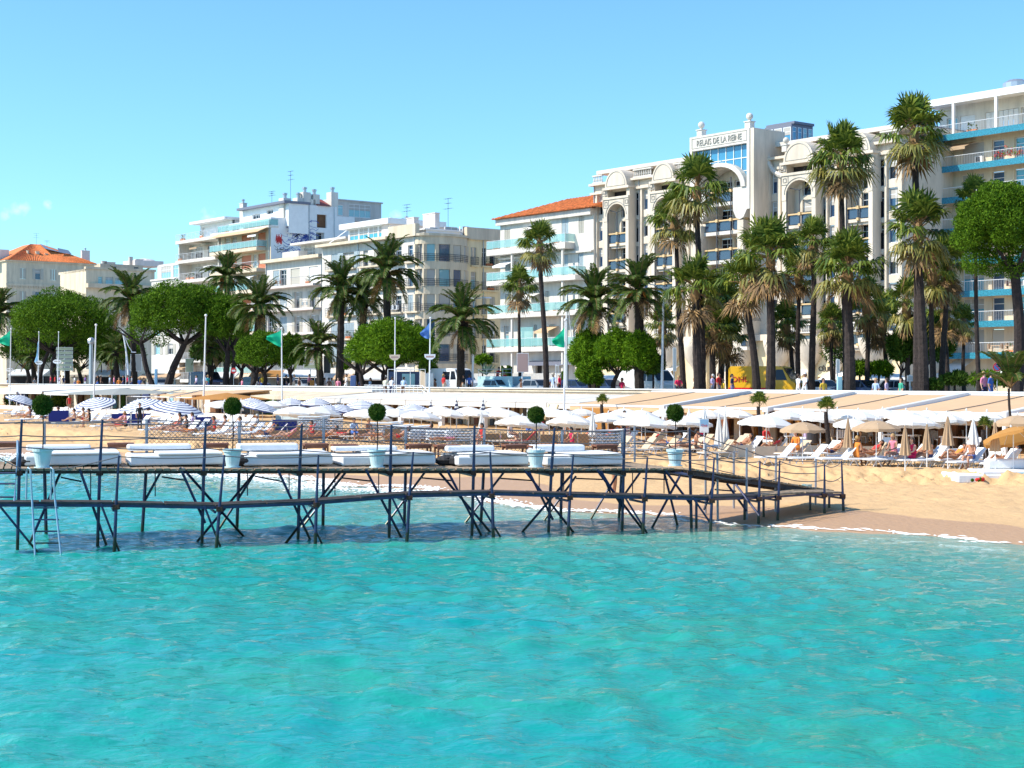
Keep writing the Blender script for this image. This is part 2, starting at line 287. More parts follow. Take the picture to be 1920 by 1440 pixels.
X_, Y_ = np.meshgrid(xs, ys, indexing='ij'); Zw = np.zeros_like(X_)
rr_ = np.random.default_rng(11)
for i in range(44):
    lam = rr_.uniform(.45, 1.7) if i < 40 else rr_.uniform(2, 3.5); ang = R(rr_.normal(80, 48)); k = 2*math.pi/lam; ph = rr_.uniform(0, 6.3)
    amp = .0050*lam**.7*(1 if i < 40 else .3)
    arg = k*(X_*math.cos(ang)+Y_*math.sin(ang))+ph+2.2*vnoise(X_*.35+i*3.3, Y_*.35, 20+i % 7)
    Zw += amp*(np.sin(arg)+.28*np.sin(2*arg+.6))
Zw *= (.7+.6*vnoise(X_*.3, Y_*.4, 31))
Sw = (X_-P0.x)*U.x+(Y_-P0.y)*U.y; Tw_ = (X_-P0.x)*NN.x+(Y_-P0.y)*NN.y
twl = np.interp(Sw, *TW)+.35*np.sin(Sw*.55)+.2*np.sin(Sw*1.3+1); dsh = twl-Tw_
fine = (X_ > -45) & (X_ < 24.5) & (Y_ > 12.9) & (Y_ < 124)
Zw = np.where(fine, Zw, 0)*np.clip((dsh-.2)/7, .12, 1)
sea = grid_mesh('sea_water', X_, Y_, Zw, water_material()); tag(sea, kind='structure')
a = sea.data.attributes.new('depth', 'FLOAT', 'POINT'); a.data.foreach_set('value', (np.clip(dsh/13, 0, 1)**.7).astype(np.float32).ravel())
# foam where the small waves run up the sand: a thin torn sheet
fm = bpy.data.materials.new('foam'); fm.use_nodes = True; nt = fm.node_tree; b = nt.nodes['Principled BSDF']; b.inputs['Base Color'].default_value = (.85, .86, .86, 1); b.inputs['Roughness'].default_value = .6
def foam_strip(s0, s1, dt0, wid, seed, dens, k_=1):
    rs = np.random.default_rng(seed); mb = MB(); s = s0
    n = int((s1-s0)*dens)
    for _ in range(n):
        s = rs.uniform(s0, s1); t0 = np.interp(s, *TW)+.35*math.sin(s*.55)+.2*math.sin(s*1.3+1)+dt0+.35*math.sin(s*.9+seed)+.15*math.sin(s*2.7+seed)
        t = t0+rs.normal(0, wid); ln = (k_ if k_ > .5 else 1.1)*rs.uniform(.04, .28)*(1.6 if abs(t-t0) < wid*.6 else .8); wd = k_*rs.uniform(.02, .07); z = max(.0, float(sand_arr(np.array([s]), np.array([t]))[0][0]))+.035
        pts = []
        for j in range(7):
            a_ = 2*math.pi*j/7; r_ = rs.uniform(.6, 1.15); q = ST(s+math.cos(a_)*ln*r_, t+math.sin(a_)*wd*r_); pts.append((q.x, q.y, z))
        c = ST(s, t); k = len(pts); mb.add(pts+[(c.x, c.y, z+.02)], [(j, (j+1) % k, k) for j in range(k)])
    return mb
f1 = foam_strip(-9, 44, .1, .26, 3, 60, .75); f1b = foam_strip(2, 44, -1.5, .7, 5, 60, .7); f1.add(f1b.v, f1b.f); f2 = foam_strip(-26, -9, .12, .2, 4, 11, .38); f1.add(f2.v, f2.f)
tag(f1.build('sea_foam', fm), kind='stuff', label='white foam where small waves break on the wet sand')
# promenade level ground, road, far land
def quad_st(name, s0, s1, t0, t1, z, m, z2=None):
    mb = MB(); p = [ST(s0, t0), ST(s1, t0), ST(s1, t1), ST(s0, t1)]; mb.add([(q.x, q.y, z) for q in p], [(3, 2, 1, 0)]); return tag(mb.build(name, m), kind='structure')
PZ = 2.88
quad_st('promenade_pavement', -120, 420, 10.2, 22, PZ, 'paving')
quad_st('road', -120, 420, 22, 36, PZ-.12, 'asphalt')
quad_st('far_pavement', -120, 420, 36, 2500, PZ, 'paving')
quad_st('far_land', -2500, -120, 14, 2500, PZ-.05, 'paving'); quad_st('far_coast', 420, 3500, 14, 2500, PZ-.05, 'paving')
mb = MB()
for (t, z0) in ((21.85, PZ-.13), (36.0, PZ-.13)):
    a_, b_, c_, d_ = ST(-120, t), ST(420, t), ST(420, t+.15), ST(-120, t+.15); mb.hexa([(q.x, q.y, z0) for q in (a_, b_, c_, d_)], [(q.x, q.y, PZ+.01) for q in (a_, b_, c_, d_)])
tag(mb.build('kerb', 'plaster_grey'), kind='structure')
mb = MB()
for i in range(60):
    s = -60+i*6; p = [ST(s, 29), ST(s+3, 29), ST(s+3, 29.15), ST(s, 29.15)]; mb.add([(q.x, q.y, PZ-.112) for q in p], [(3, 2, 1, 0)])
tag(mb.build('road_marking', 'white'), kind='structure')
# retaining wall of the promenade with its pale parapet
class Frame:
    def __init__(s, px0, t, side=False, z=PZ, o=None):
        d = dep(px0, t); s.o = Vector((at(px0, d), d)) if o is None else Vector(o); s.side = side
        s.ex = NN.copy() if side else -U; s.ey = U.copy() if side else NN.copy(); s.ang = math.atan2(s.ex.y, s.ex.x); s.z0 = z
    def x(s, px, off=0):
        o = s.o+s.ey*off; k = kpx(px); return (k*o.y-o.x)/(s.ex.x-k*s.ex.y)
    def z(s, px, py, off=0):
        x = s.x(px, off); y = (s.o+s.ey*off+s.ex*x).y; return zz(py, y)-s.z0
    def root(s, name, label, cat, group=None): return thing(name, label, cat, (s.o.x, s.o.y, s.z0), s.ang, group)
    def pt(s, x, off): q = s.o+s.ey*off+s.ex*x; return q
# ================================================ BUILDINGS
def wall(mb, o, a, w0, w1, z0, z1, ops=(), rev=.3, mi=0):
    o = Vector(o); a = Vector(a); up = Vector((0, 0, 1)); n = a.cross(up)
    P = lambda s_, z_, r_=0: o+a*s_+up*z_-n*r_
    xs = sorted({w0, w1, *[v for q in ops for v in q[:2]]}); zs = sorted({z0, z1, *[v for q in ops for v in q[2:4]]})
    xs = [v for v in xs if w0-1e-6 <= v <= w1+1e-6]; zs = [v for v in zs if z0-1e-6 <= v <= z1+1e-6]
    for i in range(len(xs)-1):
        for j in range(len(zs)-1):
            cx = (xs[i]+xs[i+1])/2; cz = (zs[j]+zs[j+1])/2
            if any(q[0] < cx < q[1] and q[2] < cz < q[3] for q in ops): continue
            mb.add([P(xs[i], zs[j]), P(xs[i+1], zs[j]), P(xs[i+1], zs[j+1]), P(xs[i], zs[j+1])], [(0, 1, 2, 3)], mi)
    for (a0, a1, b0, b1) in [q[:4] for q in ops]:
        a0, a1, b0, b1 = max(a0, w0), min(a1, w1), max(b0, z0), min(b1, z1)
        mb.add([P(a0, b0), P(a1, b0), P(a1, b1), P(a0, b1), P(a0, b0, rev), P(a1, b0, rev), P(a1, b1, rev), P(a0, b1, rev)], [(0, 4, 5, 1), (1, 5, 6, 2), (2, 6, 7, 3), (3, 7, 4, 0)], mi)
    return mb
CACHE = {}
PANES = {'sky': 'pane_blue_light', 'dark': 'pane_dark', 'blue': 'pane_blue', 'pale': 'pane_pale', 'teal': 'pane_teal'}
def window(root, o, a, kind, w, h, fm='metal_white', rev=.3, sm='shutter'):
    """a window set into its opening: frame (with shutters where it has them) and pane"""
    w = round(w, 1); h = round(h, 1); key = (kind, w, h, fm, rev, sm); ang = math.atan2(a[1], a[0])
    if key not in CACHE:
        f = MB(); p = None; y = rev-.06
        if kind in ('shut', 'shut2'):
            n = max(2, int(round(w/.6))); ww = w/n
            for i in range(n):
                x0 = i*ww+.03; x1 = (i+1)*ww-.03; f.box(x0, .05, .03, x1, .09, h-.03)
                k = max(5, int(h/.16))
                for j in range(k): z = .08+(h-.16)*j/k; f.add([(x0+.06, .045, z), (x1-.06, .045, z), (x1-.06, .012, z+.09), (x0+.06, .012, z+.09)], [(0, 1, 2, 3)], 1)
            mats = [sm, sm]
        elif kind == 'roller':
            f.box(0, .1, 0, w, .14, h); k = int(h/.22)
            for j in range(k): f.box(0, .085, h*j/k+.03, w, .1, h*j/k+.15)
            mats = [sm]
        else:
            f.box(0, y-.04, 0, .07, y+.04, h); f.box(w-.07, y-.04, 0, w, y+.04, h); f.box(.07, y-.04, h-.07, w-.07, y+.04, h); f.box(.07, y-.04, 0, w-.07, y+.04, .07)
            n = max(1, int(round(w/.9)))
            for i in range(1, n+(0 if w > 1 else 1)):
                if 0 < w*i/n < w-.1: f.box(w*i/n-.03, y-.035, .07, w*i/n+.03, y+.035, h-.07)
            f.box(.07, y-.03, h*.72, w-.07, y+.03, h*.72+.05)
            mats = [fm, sm]
            if kind.endswith('+'):
                for sx in (-1, 1):
                    x0 = -w/2-.02 if sx < 0 else w+.02; f.box(x0, -.06, 0, x0+w/2, -.02, h, 1)
                    k = max(5, int(h/.2))
                    for j in range(k): z = .08+(h-.16)*j/k; f.add([(x0+.05, -.064, z), (x0+w/2-.05, -.064, z), (x0+w/2-.05, -.09, z+.1), (x0+.05, -.09, z+.1)], [(0, 1, 2, 3)], 1)
            pm = MB(); pm.box(.05, y, .05, w-.05, y+.015, h-.05); p = pm.mesh('pane', PANES[kind.rstrip('+')])
            if h > 1.2 and (w*7+h*3) % 2 < 1: f.box(.07, y-.028, h*.55, w-.07, y-.012, h-.07, 2); mats = mats+['blind']
            else: mats = mats+['blind']
        CACHE[key] = (f.mesh('window', mats), p)
    fm_, pm_ = CACHE[key]; nm = 'shutter' if kind in ('shut', 'shut2', 'roller') else 'window'
    q = link(nm, fm_, root, o, ang)
    if pm_: link('pane', pm_, q)
    return q
def balcony(root, o, a, w, d, rail='bars', slab='plaster_white', th=.18, rm='metal_white', fascia=None, rh=1.0):
    w = round(w, 1); key = ('bal', w, d, rail, slab, th, rm, fascia, rh)
    if key not in CACHE:
        s = MB(); s.box(0, -d, -th, w, .05, 0)
        if fascia: s.box(-.02, -d-.06, -fascia, w+.02, -d-.003, .12, 1); s.box(-.02, -d, -fascia, -.003, 0, .12, 1); s.box(w+.003, -d, -fascia, w+.02, 0, .12, 1)
        r = MB(); y = -d+.05
        def run(p0, p1):
            ln = math.hypot(p1[0]-p0[0], p1[1]-p0[1]); q = lambda f_, z: (p0[0]+(p1[0]-p0[0])*f_, p0[1]+(p1[1]-p0[1])*f_, z)
            r.tube([q(0, rh), q(1, rh)], .028, 4)
            if rail == 'bars':
                r.tube([q(0, .1), q(1, .1)], .018, 4); n = int(ln/.17)
                for i in range(n+1): r.tube([q(i/max(n, 1), .1), q(i/max(n, 1), rh)], .011, 3, cap=False)
            elif rail == 'rails':
                for z in (.15, .36, .57, .78): r.tube([q(0, z), q(1, z)], .016, 4)
                n = max(1, int(ln/1.3))
                for i in range(n+1): r.tube([q(i/n, 0), q(i/n, rh)], .022, 4)
            elif rail == 'glass':
                n = max(1, int(round(ln/1.2)))
                for i in range(n+1): r.tube([q(i/n, 0), q(i/n, rh)], .025, 4)
                a0, a1 = q(0, .1), q(1, .1); dx, dy = (p1[1]-p0[1])/ln*.015, -(p1[0]-p0[0])/ln*.015
                r.hexa([(a0[0], a0[1], .1), (a1[0], a1[1], .1), (a1[0]+dx, a1[1]+dy, .1), (a0[0]+dx, a0[1]+dy, .1)], [(a0[0], a0[1], rh-.04), (a1[0], a1[1], rh-.04), (a1[0]+dx, a1[1]+dy, rh-.04), (a0[0]+dx, a0[1]+dy, rh-.04)], 1)
        run((0, y), (w, y)); run((.03, y), (.03, 0)); run((w-.03, y), (w-.03, 0))
        CACHE[key] = (s.mesh('balcony', [slab, 'tile_blue']), r.mesh('railing', [rm, 'rail_glass']))
    a_, b_ = CACHE[key]; ang = math.atan2(a[1], a[0]); q = link('balcony', a_, root, o, ang); link('railing', b_, q); clutter(q, w, d); return q
CR = random.Random(31)
def clutter(q, w, d):
    """what stands on balconies: planters, a table and chairs, a drying rack, a drawn-out awning"""
    if w < 2.2: return
    for k in range(int(w/4)+1):
        u_ = CR.random(); x = CR.uniform(.4, max(.5, w-1.4)); y = -d+.3; c = MB()
        if u_ < .3:
            c.box(x, y-.12, .05, x+1, y+.12, .3, 1)
            for _ in range(26): p = Vector((x+CR.random(), y+CR.uniform(-.2, .2), .3+CR.random()*.7)); c.add([p+Vector([CR.uniform(-.16, .16) for _ in range(3)]) for _ in range(3)], [(0, 1, 2)])
            c.build('planter', ['box_leaf', 'roof_tile'], q)
        elif u_ < .55 and d > .8:
            c.lathe([(.3, .68), (.3, .72)], 8, (x+.4, y+.2, 0)); c.tube([(x+.4, y+.2, 0), (x+.4, y+.2, .7)], .03, 4)
            for s_ in (-.35, .85): c.box(x+s_, y, .38, x+s_+.35, y+.35, .42); c.box(x+s_, y+.3, .42, x+s_+.35, y+.35, .85)
            c.build('terrace_set', CR.choice(['white', 'wood_red', 'metal_grey']), q)
        elif u_ < .68 and d > 1.2: c.add([(x-.3, -d-.2, 1.75), (x+2.2, -d-.2, 1.75), (x+2.2, -.05, 2.35), (x-.3, -.05, 2.35)], [(0, 1, 2, 3)]); c.add([(x-.3, -d-.2, 1.75), (x+2.2, -d-.2, 1.75), (x+2.2, -d-.2, 1.5), (x-.3, -d-.2, 1.5)], [(3, 2, 1, 0)]); c.build('sun_blind', CR.choice(['canvas_beige', 'awning_white', 'canvas_tan', 'cushion_white']), q)
        elif u_ < .76: c.box(x, -.35, .3, x+.8, -.06, .9); c.box(x+.1, -.37, .4, x+.55, -.352, .85, 1); c.build('air_conditioner', ['metal_white', 'metal_dark'], q)
def drains(root, xs, z1, y=-.003, side=None, m='metal_grey'):
    for x in xs: q = MB(); p = (x, y-.07) if side is None else (side+.07, x); q.tube([(p[0], p[1], 0), (p[0], p[1], z1)], .06, 6); q.build('drainpipe', m, root)
def facade(root, o, a, w0, w1, z0, z1, wins, mat_, rev=.3, name='wall', extra=(), mb=None):
    """wins: (x0, x1, z0, z1, kind, shutter material)"""
    ops = [q[:4] for q in wins]+list(extra); mb = mb or MB(); wall(mb, o, a, w0, w1, z0, z1, ops, rev)
    o = Vector(o); a = Vector(a)
    for q in wins:
        p = o+a*q[0]+Vector((0, 0, q[2]))
        window(root, p, a, q[4], q[1]-q[0], q[3]-q[2], sm=q[5] if len(q) > 5 else 'shutter', rev=rev)
    return mb
XA = (1, 0, 0); YA = (0, 1, 0)
def chimney(root, x, y, z, w=.7, h=1.5, m='plaster_pink', pot=True):
    c = MB(); c.box(x-w/2, y-.35, z, x+w/2, y+.35, z+h); c.box(x-w/2-.06, y-.41, z+h, x+w/2+.06, y+.41, z+h+.1)
    o = c.build('chimney', m, root)
    if pot: q = MB(); q.lathe([(.2, 0), (.2, .35), (.28, .4), (.28, .55), (.1, .62)], 8, (x, y, z+h+.1)); q.build('chimney_pot', 'metal_grey', o)
def antenna(root, x, y, z, h=2.2):
    a = MB(); a.tube([(x, y, z), (x, y, z+h)], .03, 4)
    for k, wd in ((1, .7), (.86, .5), (.7, .8)):
        a.tube([(x-wd, y, z+h*k), (x+wd, y, z+h*k)], .018, 3)
        for i in range(5): xx = x-wd+2*wd*i/4; a.tube([(xx, y-.25, z+h*k), (xx, y+.25, z+h*k)], .012, 3)
    a.build('antenna', 'metal_dark', root)
def text(root, s, loc, size, m, rz=0, ext=.03, name='lettering', align='CENTER', sx=1):
    c = bpy.data.curves.new(name, 'FONT'); c.body = s; c.size = size; c.extrude = ext; c.align_x = align; c.align_y = 'CENTER'; c.materials.append(M[m]); c.resolution_u = 3
    t = bpy.data.objects.new('tmp', c); me = bpy.data.meshes.new_from_object(t); bpy.data.objects.remove(t)
    o = link(name, me, root, loc); o.rotation_euler = (R(90), 0, rz); o.scale = (sx, 1, 1); return o
# ---------- 1 cream villa with the orange hipped roof, far left (we see its end wall)
fr = Frame(12, 66, side=True); r = fr.root('villa', 'cream villa with orange tiled hipped roof at the far left end of the street', 'building')
xr = fr.x(177); ze = fr.z(12, 489); rows = [(fr.z(95, 525), fr.z(95, 505)), (fr.z(95, 570), fr.z(95, 548)), (fr.z(95, 612), fr.z(95, 590)), (1.2, 3.6)]
wins = []
for i, (zb, zt) in enumerate(rows):
    for j, (pa, pb) in enumerate(((37, 49), (66, 76), (94, 106), (122, 134), (151, 160))):
        k = 'blue' if (j in (1, 4)) else 'shut'; wins.append((fr.x(pa), fr.x(pb), zb, zt, k+('+' if k == 'blue' else ''), 'shutter'))
mb = facade(r, (0, 0, 0), XA, 0, xr, 0, ze, wins, 'plaster_cream')
wall(mb, (0, 0, 0), (0, -1, 0), -18, 0, 0, ze)      # street front, turned away to the left
wall(mb, (xr, 0, 0), YA, 0, 16, 0, ze); mb.build('wall', 'plaster_cream', r)
c = MB(); c.box(-.4, -.45, ze-.05, xr+.4, 18, ze+.25); c.box(-.15, -.2, fr.z(95, 538), xr+.1, -.003, fr.z(95, 538)+.55)
n = 34
for i in range(n): x = xr*(i+.5)/n; c.box(x-.12, -.2, fr.z(95, 538)-.45, x+.12, -.003, fr.z(95, 538)-.003)
c.build('cornice', 'plaster_cream', r)
zr = fr.z(88, 457)+.3; xm = xr*.47; rf = MB(); e = [(-.5, -.55, ze+.25), (xr+.5, -.55, ze+.25), (xr+.5, 18, ze+.25), (-.5, 18, ze+.25)]; rd = [(xm-1.5, 7.5, zr), (xm+1.5, 7.5, zr), (xm+1.5, 12, zr), (xm-1.5, 12, zr)]
rf.add(e+rd, [(0, 1, 5, 4), (1, 2, 6, 5), (2, 3, 7, 6), (3, 0, 4, 7), (4, 5, 6, 7)])
for i in range(46):    # rows of tiles standing proud
    f_ = (i+.5)/46
    if .02 < f_: 
        xb = -.5+(xr+1)*f_; xt = xm-1.5+3*f_; rf.tube([(xb, -.58, ze+.27), (xt, 7.5, zr+.03)], .09, 4)
ro = rf.build('roof', 'roof_tile', r)
lr = MB(); lr.add([(xm+.5, 3.5, zr-1.15), (xm+6.2, 3.5, zr-2.2), (xm+4.8, 8, zr-.6), (xm+.8, 7.5, zr+.25)], [(0, 1, 2, 3)]); lr.add([(xm+3.5, 2.6, zr-1.9), (xm+6.8, 2.6, zr-2.3), (xm+6.5, 4, zr-1.2), (xm+3.8, 4, zr-.8)], [(0, 1, 2, 3)]); lr.build('skylight', 'metal_grey', ro)
for px, w_, h_ in ((70, .8, 2.3), (86, .6, 1.9), (52, .35, 2.4), (160, 2.0, 3.1)): chimney(r, fr.x(px, 3), 3, ze+.4, w_, h_, 'plaster_cream' if px < 100 else 'plaster_pink', pot=px > 100)
antenna(r, fr.x(68, 7), 7, zr-.6, 3.2); antenna(r, fr.x(88, 9), 9, zr, 1.3)
c = MB(); c.box(fr.x(-20, 4), 4, ze, fr.x(17, 4), 9, ze+2.9); c.build('stair_tower', 'plaster_pink', r)
# ---------- 2 low tan houses behind, between the villa and the white block
fr = Frame(178, 72, side=True); r = fr.root('terrace_house', 'low tan house with long flat brown parapet right of the orange-roofed villa', 'building')
xr = fr.x(290); zt = fr.z(180, 505); wins = [(fr.x(a_), fr.x(b_), fr.z(200, 532), fr.z(200, 519), 'pale') for a_, b_ in ((184, 192), (198, 212), (216, 232), (240, 256))]
mb = facade(r, (0, 0, 0), XA, -2, xr, 0, zt, wins, ''); wall(mb, (-2, 0, 0), (0, -1, 0), -14, 0, 0, zt); mb.box(-2, .02, zt-.5, xr, 15, zt-.01); mb.build('wall', 'plaster_cream', r)
c = MB(); c.box(-2.2, -.3, zt, xr+.2, .6, zt+.5); c.box(-2.2, -1.6, fr.z(200, 533)-.9, xr, -.003, fr.z(200, 533)); c.build('parapet', 'plaster_tan', r)
fr = Frame(188, 96, side=True); r = fr.root('tan_house', 'square tan house with roof boxes and small dark windows behind the low houses', 'building')
xr = fr.x(268); zt = fr.z(190, 494); wins = [(fr.x(a_), fr.x(b_), fr.z(215, c_), fr.z(215, d_), 'dark') for a_, b_, c_, d_ in ((214, 219, 504, 499), (233, 238, 508, 501), (251, 260, 508, 498))]
mb = facade(r, (0, 0, 0), XA, 0, xr, 0, zt, wins, ''); wall(mb, (0, 0, 0), (0, -1, 0), -14, 0, 0, zt); wall(mb, (xr, 0, 0), YA, 0, 12, 0, zt); mb.box(.02, .02, zt-.5, xr-.02, 12, zt-.01); mb.build('wall', 'plaster_tan', r)
for px, w_, h_ in ((195, 1.2, .8), (205, 3, .6), (245, .9, 2.2), (262, 2.2, 1.7)): chimney(r, fr.x(px, 3), 3, zt, w_, h_, 'plaster_grey', pot=False)
c = MB(); c.box(fr.x(256), 1, zt, fr.x(310), 8, zt+1.4); c.lathe([(3.2, 0), (2.5, .5), (.1, .8)], 14, (fr.x(286), 5, zt+1.4)); c.build('roof_room', 'plaster_pink', r)
fr = Frame(284, 60); r = fr.root('glazed_house', 'white house with a tall glazed roof room left of the white balconied block', 'building')
xr = fr.x(343); zt = fr.z(290, 527); zg = fr.z(290, 497)
wins = [(fr.x(a_), fr.x(b_), fr.z(300, c_), fr.z(300, c_-20), k) for c_ in (560, 595, 630, 665) for a_, b_, k in ((290, 300, 'pale+'), (315, 325, 'dark+'))]
mb = facade(r, (0, 0, 0), XA, 0, xr, 0, zt, wins, ''); wall(mb, (xr, 0, 0), YA, 0, 14, 0, zt); wall(mb, (0, 0, 0), (0, -1, 0), -14, 0, 0, zt); mb.box(.02, .02, zt-.4, xr-.02, 14, zt-.02); mb.build('wall', 'plaster_white', r)
wins = [(fr.x(a_), fr.x(b_), zt+.15, zg-.3, 'pale') for a_, b_ in ((291, 309), (313, 332), (334, 341))]
mb = facade(r, (0, 1.2, 0), XA, 0, xr, zt, zg, wins, '', rev=.15); mb.box(.02, 1.4, zg-.1, xr, 9, zg+.15); mb.box(-.2, -.2, zt, xr, 0, zt+.3); mb.build('roof_room', 'plaster_white', r)
# ---------- 3 big white and orange-shuttered block with the graffiti wall
fr = Frame(338, 49); r = fr.root('apartment_block', 'tall stepped white block with orange shutters, chimneys and a graffiti side wall', 'building')
x1 = fr.x(413); x2 = fr.x(508); zL = fr.z(345, 432); zR = fr.z(505, 408)
pitch = fr.z(345, 457)-fr.z(345, 494)
sl = [fr.z(345, 452)-pitch*i for i in range(8)]; sl = [z for z in sl if z > 1]
slR = [fr.z(460, 430)-pitch*.98*i for i in range(9)]; slR = [z for z in slR if z > 1]
# left part: deep open loggias
wins = []; extra = []
for z in sl[1:]:
    wins += [(1.6, 4.2, z+.05, z+2.2, 'dark'), (6.0, 8.4, z+.05, z+2.2, 'dark')]
mb = facade(r, (0, 1.8, 0), XA, .25, x1, 0, sl[0], wins, '', rev=.15)
mb.box(0, -.3, 0, .25, 1.8, sl[0]); mb.box(x1-.2, -.3, 0, x1, 1.8, sl[0]); mb.box(.3, 2.2, sl[0]-.3, x1-.1, 15, sl[0]-.01)
wall(mb, (x1, 1.8, 0), YA, 0, 12, 0, sl[0]); wall(mb, (.25, 1.8, 0), (0, -1, 0), -14, 0, 0, sl[0])
mb.build('wall', 'plaster_white', r)
for i, z in enumerate(sl): balcony(r, (-.1, 1.8, z), XA, x1+.1, 2.6, 'rails', 'plaster_white', .5, 'metal_white')
c = MB(); wall(c, (2.6, 2.2, sl[0]), XA, 0, x1-2.8, 0, 2.6, [(.5, 3.6, .2, 2.2)], .5); c.box(2.0, .6, sl[0]+2.6, x1+.2, 9, sl[0]+3.0); c.box(2.62, 2.6, sl[0], x1-.1, 8, sl[0]+2.58); c.build('penthouse', 'white', r)
# right part with orange shutters
cols = ((421, 431), (434, 444), (453, 471), (474, 481), (484, 498)); wins = []
for i, z in enumerate(slR[1:]):
    for j, (pa, pb) in enumerate(cols):
        k = (('dark', 'teal', 'roller', 'teal', 'roller'), ('dark', 'roller', 'roller', 'pale', 'roller'), ('dark', 'pale', 'shut', 'dark', 'shut'))[i % 3][j]
        wins.append((fr.x(pa), fr.x(pb), z+.05, z+2.25, k, 'shutter_orange' if k == 'roller' else 'shutter'))
mb = facade(r, (0, 0, 0), XA, x1, x2, 0, slR[0], wins, '')
wall(mb, (x1, 0, 0), (0, -1, 0), -2, 0, 0, slR[0]); mb.build('front_wall', 'plaster_cream', r)
for i, z in enumerate(slR[1:]): balcony(r, (x1-.3, 0, z), XA, x2-x1-1.0, 1.7, 'glass' if i % 2 == 0 else 'bars', 'plaster_cream', .5)
aw = MB(); z = slR[0]; aw.hexa([(x1, -2.0, z-1.0), (x2-.3, -2.0, z-1.0), (x2-.3, 0, z-.15), (x1, 0, z-.15)], [(x1, -2.0, z-.93), (x2-.3, -2.0, z-.93), (x2-.3, 0, z-.05), (x1, 0, z-.05)]); aw.build('awning', 'canvas_beige', r)
balcony(r, (x1-.2, 1.2, slR[0]), XA, x2-x1+.2, 1.6, 'glass', 'plaster_white', .3)
# top storeys
zt = fr.z(500, 381); a_ = fr.x(455, 2.5); mb = MB()
wins = [(fr.x(pa, 2.5), fr.x(pb, 2.5), fr.z(490, pc, 2.5), fr.z(490, pd, 2.5), 'dark') for pa, pb, pc, pd in ((473, 488, 409, 400), (500, 512, 404, 395))]
facade(r, (0, 2.5, 0), XA, a_, x2+.8, slR[0], zt, wins, '', mb=mb); wall(mb, (x2+.8, 2.5, 0), YA, 0, 3.4, slR[0]-1, zt); wall(mb, (a_, 2.5, 0), (0, -1, 0), -9, 0, slR[0], zt); mb.build('top_storey', 'white', r)
c = MB(); c.box(a_-.3, 1.6, zt, x2+1.1, 6.1, zt+.35); c.build('roof', 'lead_roof', r)
# side wall with graffiti, stepping back to chimneys
fs = Frame(0, 0, side=True, o=fr.pt(x2, 0)); y_ = lambda px: fs.x(px)
ya, yb, yc = y_(575), y_(590), y_(632)
zS = fs.z(510, 407); z2 = fs.z(590, 385); zlow = fs.z(632, 405)
so_ = [(y_(590)+.4, y_(612), fs.z(600, 427), fs.z(600, 402)), (y_(593), y_(608), fs.z(600, 452), fs.z(600, 436)), (y_(594), y_(606), fs.z(600, 480), fs.z(600, 466))]
mb = MB(); wall(mb, (x2, 0, 0), YA, 0, ya, 0, zS); wall(mb, (x2, 0, 0), YA, ya, yc, 0, z2, so_, .8); wall(mb, (x2, yc, 0), (-1, 0, 0), 0, 14, zlow, z2); wall(mb, (x2, ya, 0), (1, 0, 0), -8, 0, zS, z2)
wall(mb, (x2, yc, 0), YA, 0, y_(665)-yc, 0, zlow); mb.box(x2-13, .05, zS-.4, x2-.05, ya, zS-.05); mb.box(x2-13, ya, z2-.4, x2-.05, yc, z2-.05); mb.box(x2-13, yc, zlow-.4, x2-.05, y_(665), zlow-.04)
mb.build('side_wall', 'white', r)
window(r, (x2, so_[1][0], so_[1][2]), YA, 'dark', so_[1][1]-so_[1][0], so_[1][3]-so_[1][2], rev=.8); window(r, (x2, so_[2][0], so_[2][2]), YA, 'blue', so_[2][1]-so_[2][0], so_[2][3]-so_[2][2], rev=.8)
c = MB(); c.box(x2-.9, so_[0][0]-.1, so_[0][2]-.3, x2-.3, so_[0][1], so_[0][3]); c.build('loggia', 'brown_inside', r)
c = MB(); c.prism([(0, 0)]*0 or [(x2-6, z2), (x2+.4, z2), (x2-2.5, z2+1.3)], so_[0][0], yc-1.2); c.build('red_roof', 'roof_red_dark', r)
for px, zb, h_, w_ in ((540, zS, 3.0, 1.3), (565, zS, 3.2, 1.1), (577, z2, 1.9, 1.3), (588, z2, .9, .9), (595, z2, 1.7, 1.1), (629, zlow, 3.6, 1.2)):
    y = y_(px); c = MB(); c.box(x2-1.6, y-w_/2, zb-.05, x2-.2, y+w_/2, zb+h_); o = c.build('chimney', 'plaster_white', r); q = MB(); q.lathe([(.28, 0), (.28, .5), (.38, .55), (.38, .8), (.1, .85)], 8, (x2-.9, y, zb+h_)); q.build('chimney_pot', 'metal_grey', o)
chimney(r, fr.x(456, 3), 3, slR[0], 1.1, 4.6, 'plaster_white')
antenna(r, x2-3, ya-1, z2+1, 4.2); antenna(r, x2-5, 3, zt+.3, 2)
wins = [(.8, 2.0, zlow+.5, zlow+2.1, 'pale'), (3, 7, zlow+.4, zlow+2.4, 'pale')]
mb = facade(r, (x2-3, yc+1, 0), YA, 0, 9, zlow-.2, zlow+2.8, wins, '', rev=.15); mb.box(x2-8, yc+1, zlow+2.8, x2-2.8, yc+10.2, zlow+3.0); mb.box(x2-8, yc+1.02, zlow, x2-3.3, yc+10, zlow+2.78); mb.build('roof_room', 'plaster_grey', r)
g = MB(); rs = random.Random(5)
for i in range(120):
    blue = i < 110
    px = rs.gauss(562, 14) if blue else rs.gauss(526, 6) ; py = rs.gauss(446, 16) if blue else rs.gauss(468, 10)
    if not 513 < px < 584 or not 415 < py < 484: continue
    y = y_(px); z = fs.z(px, py); p = [(x2+.02, y, z)]
    for k in range(3): p.append((x2+.02, p[-1][1]+rs.uniform(-.1, .9), p[-1][2]+rs.uniform(-.45, .45)))
    mi = 0 if blue else rs.choice((0, 1, 1))
    g.tube(p, rs.uniform(.025, .06), 3, mi, cap=False)
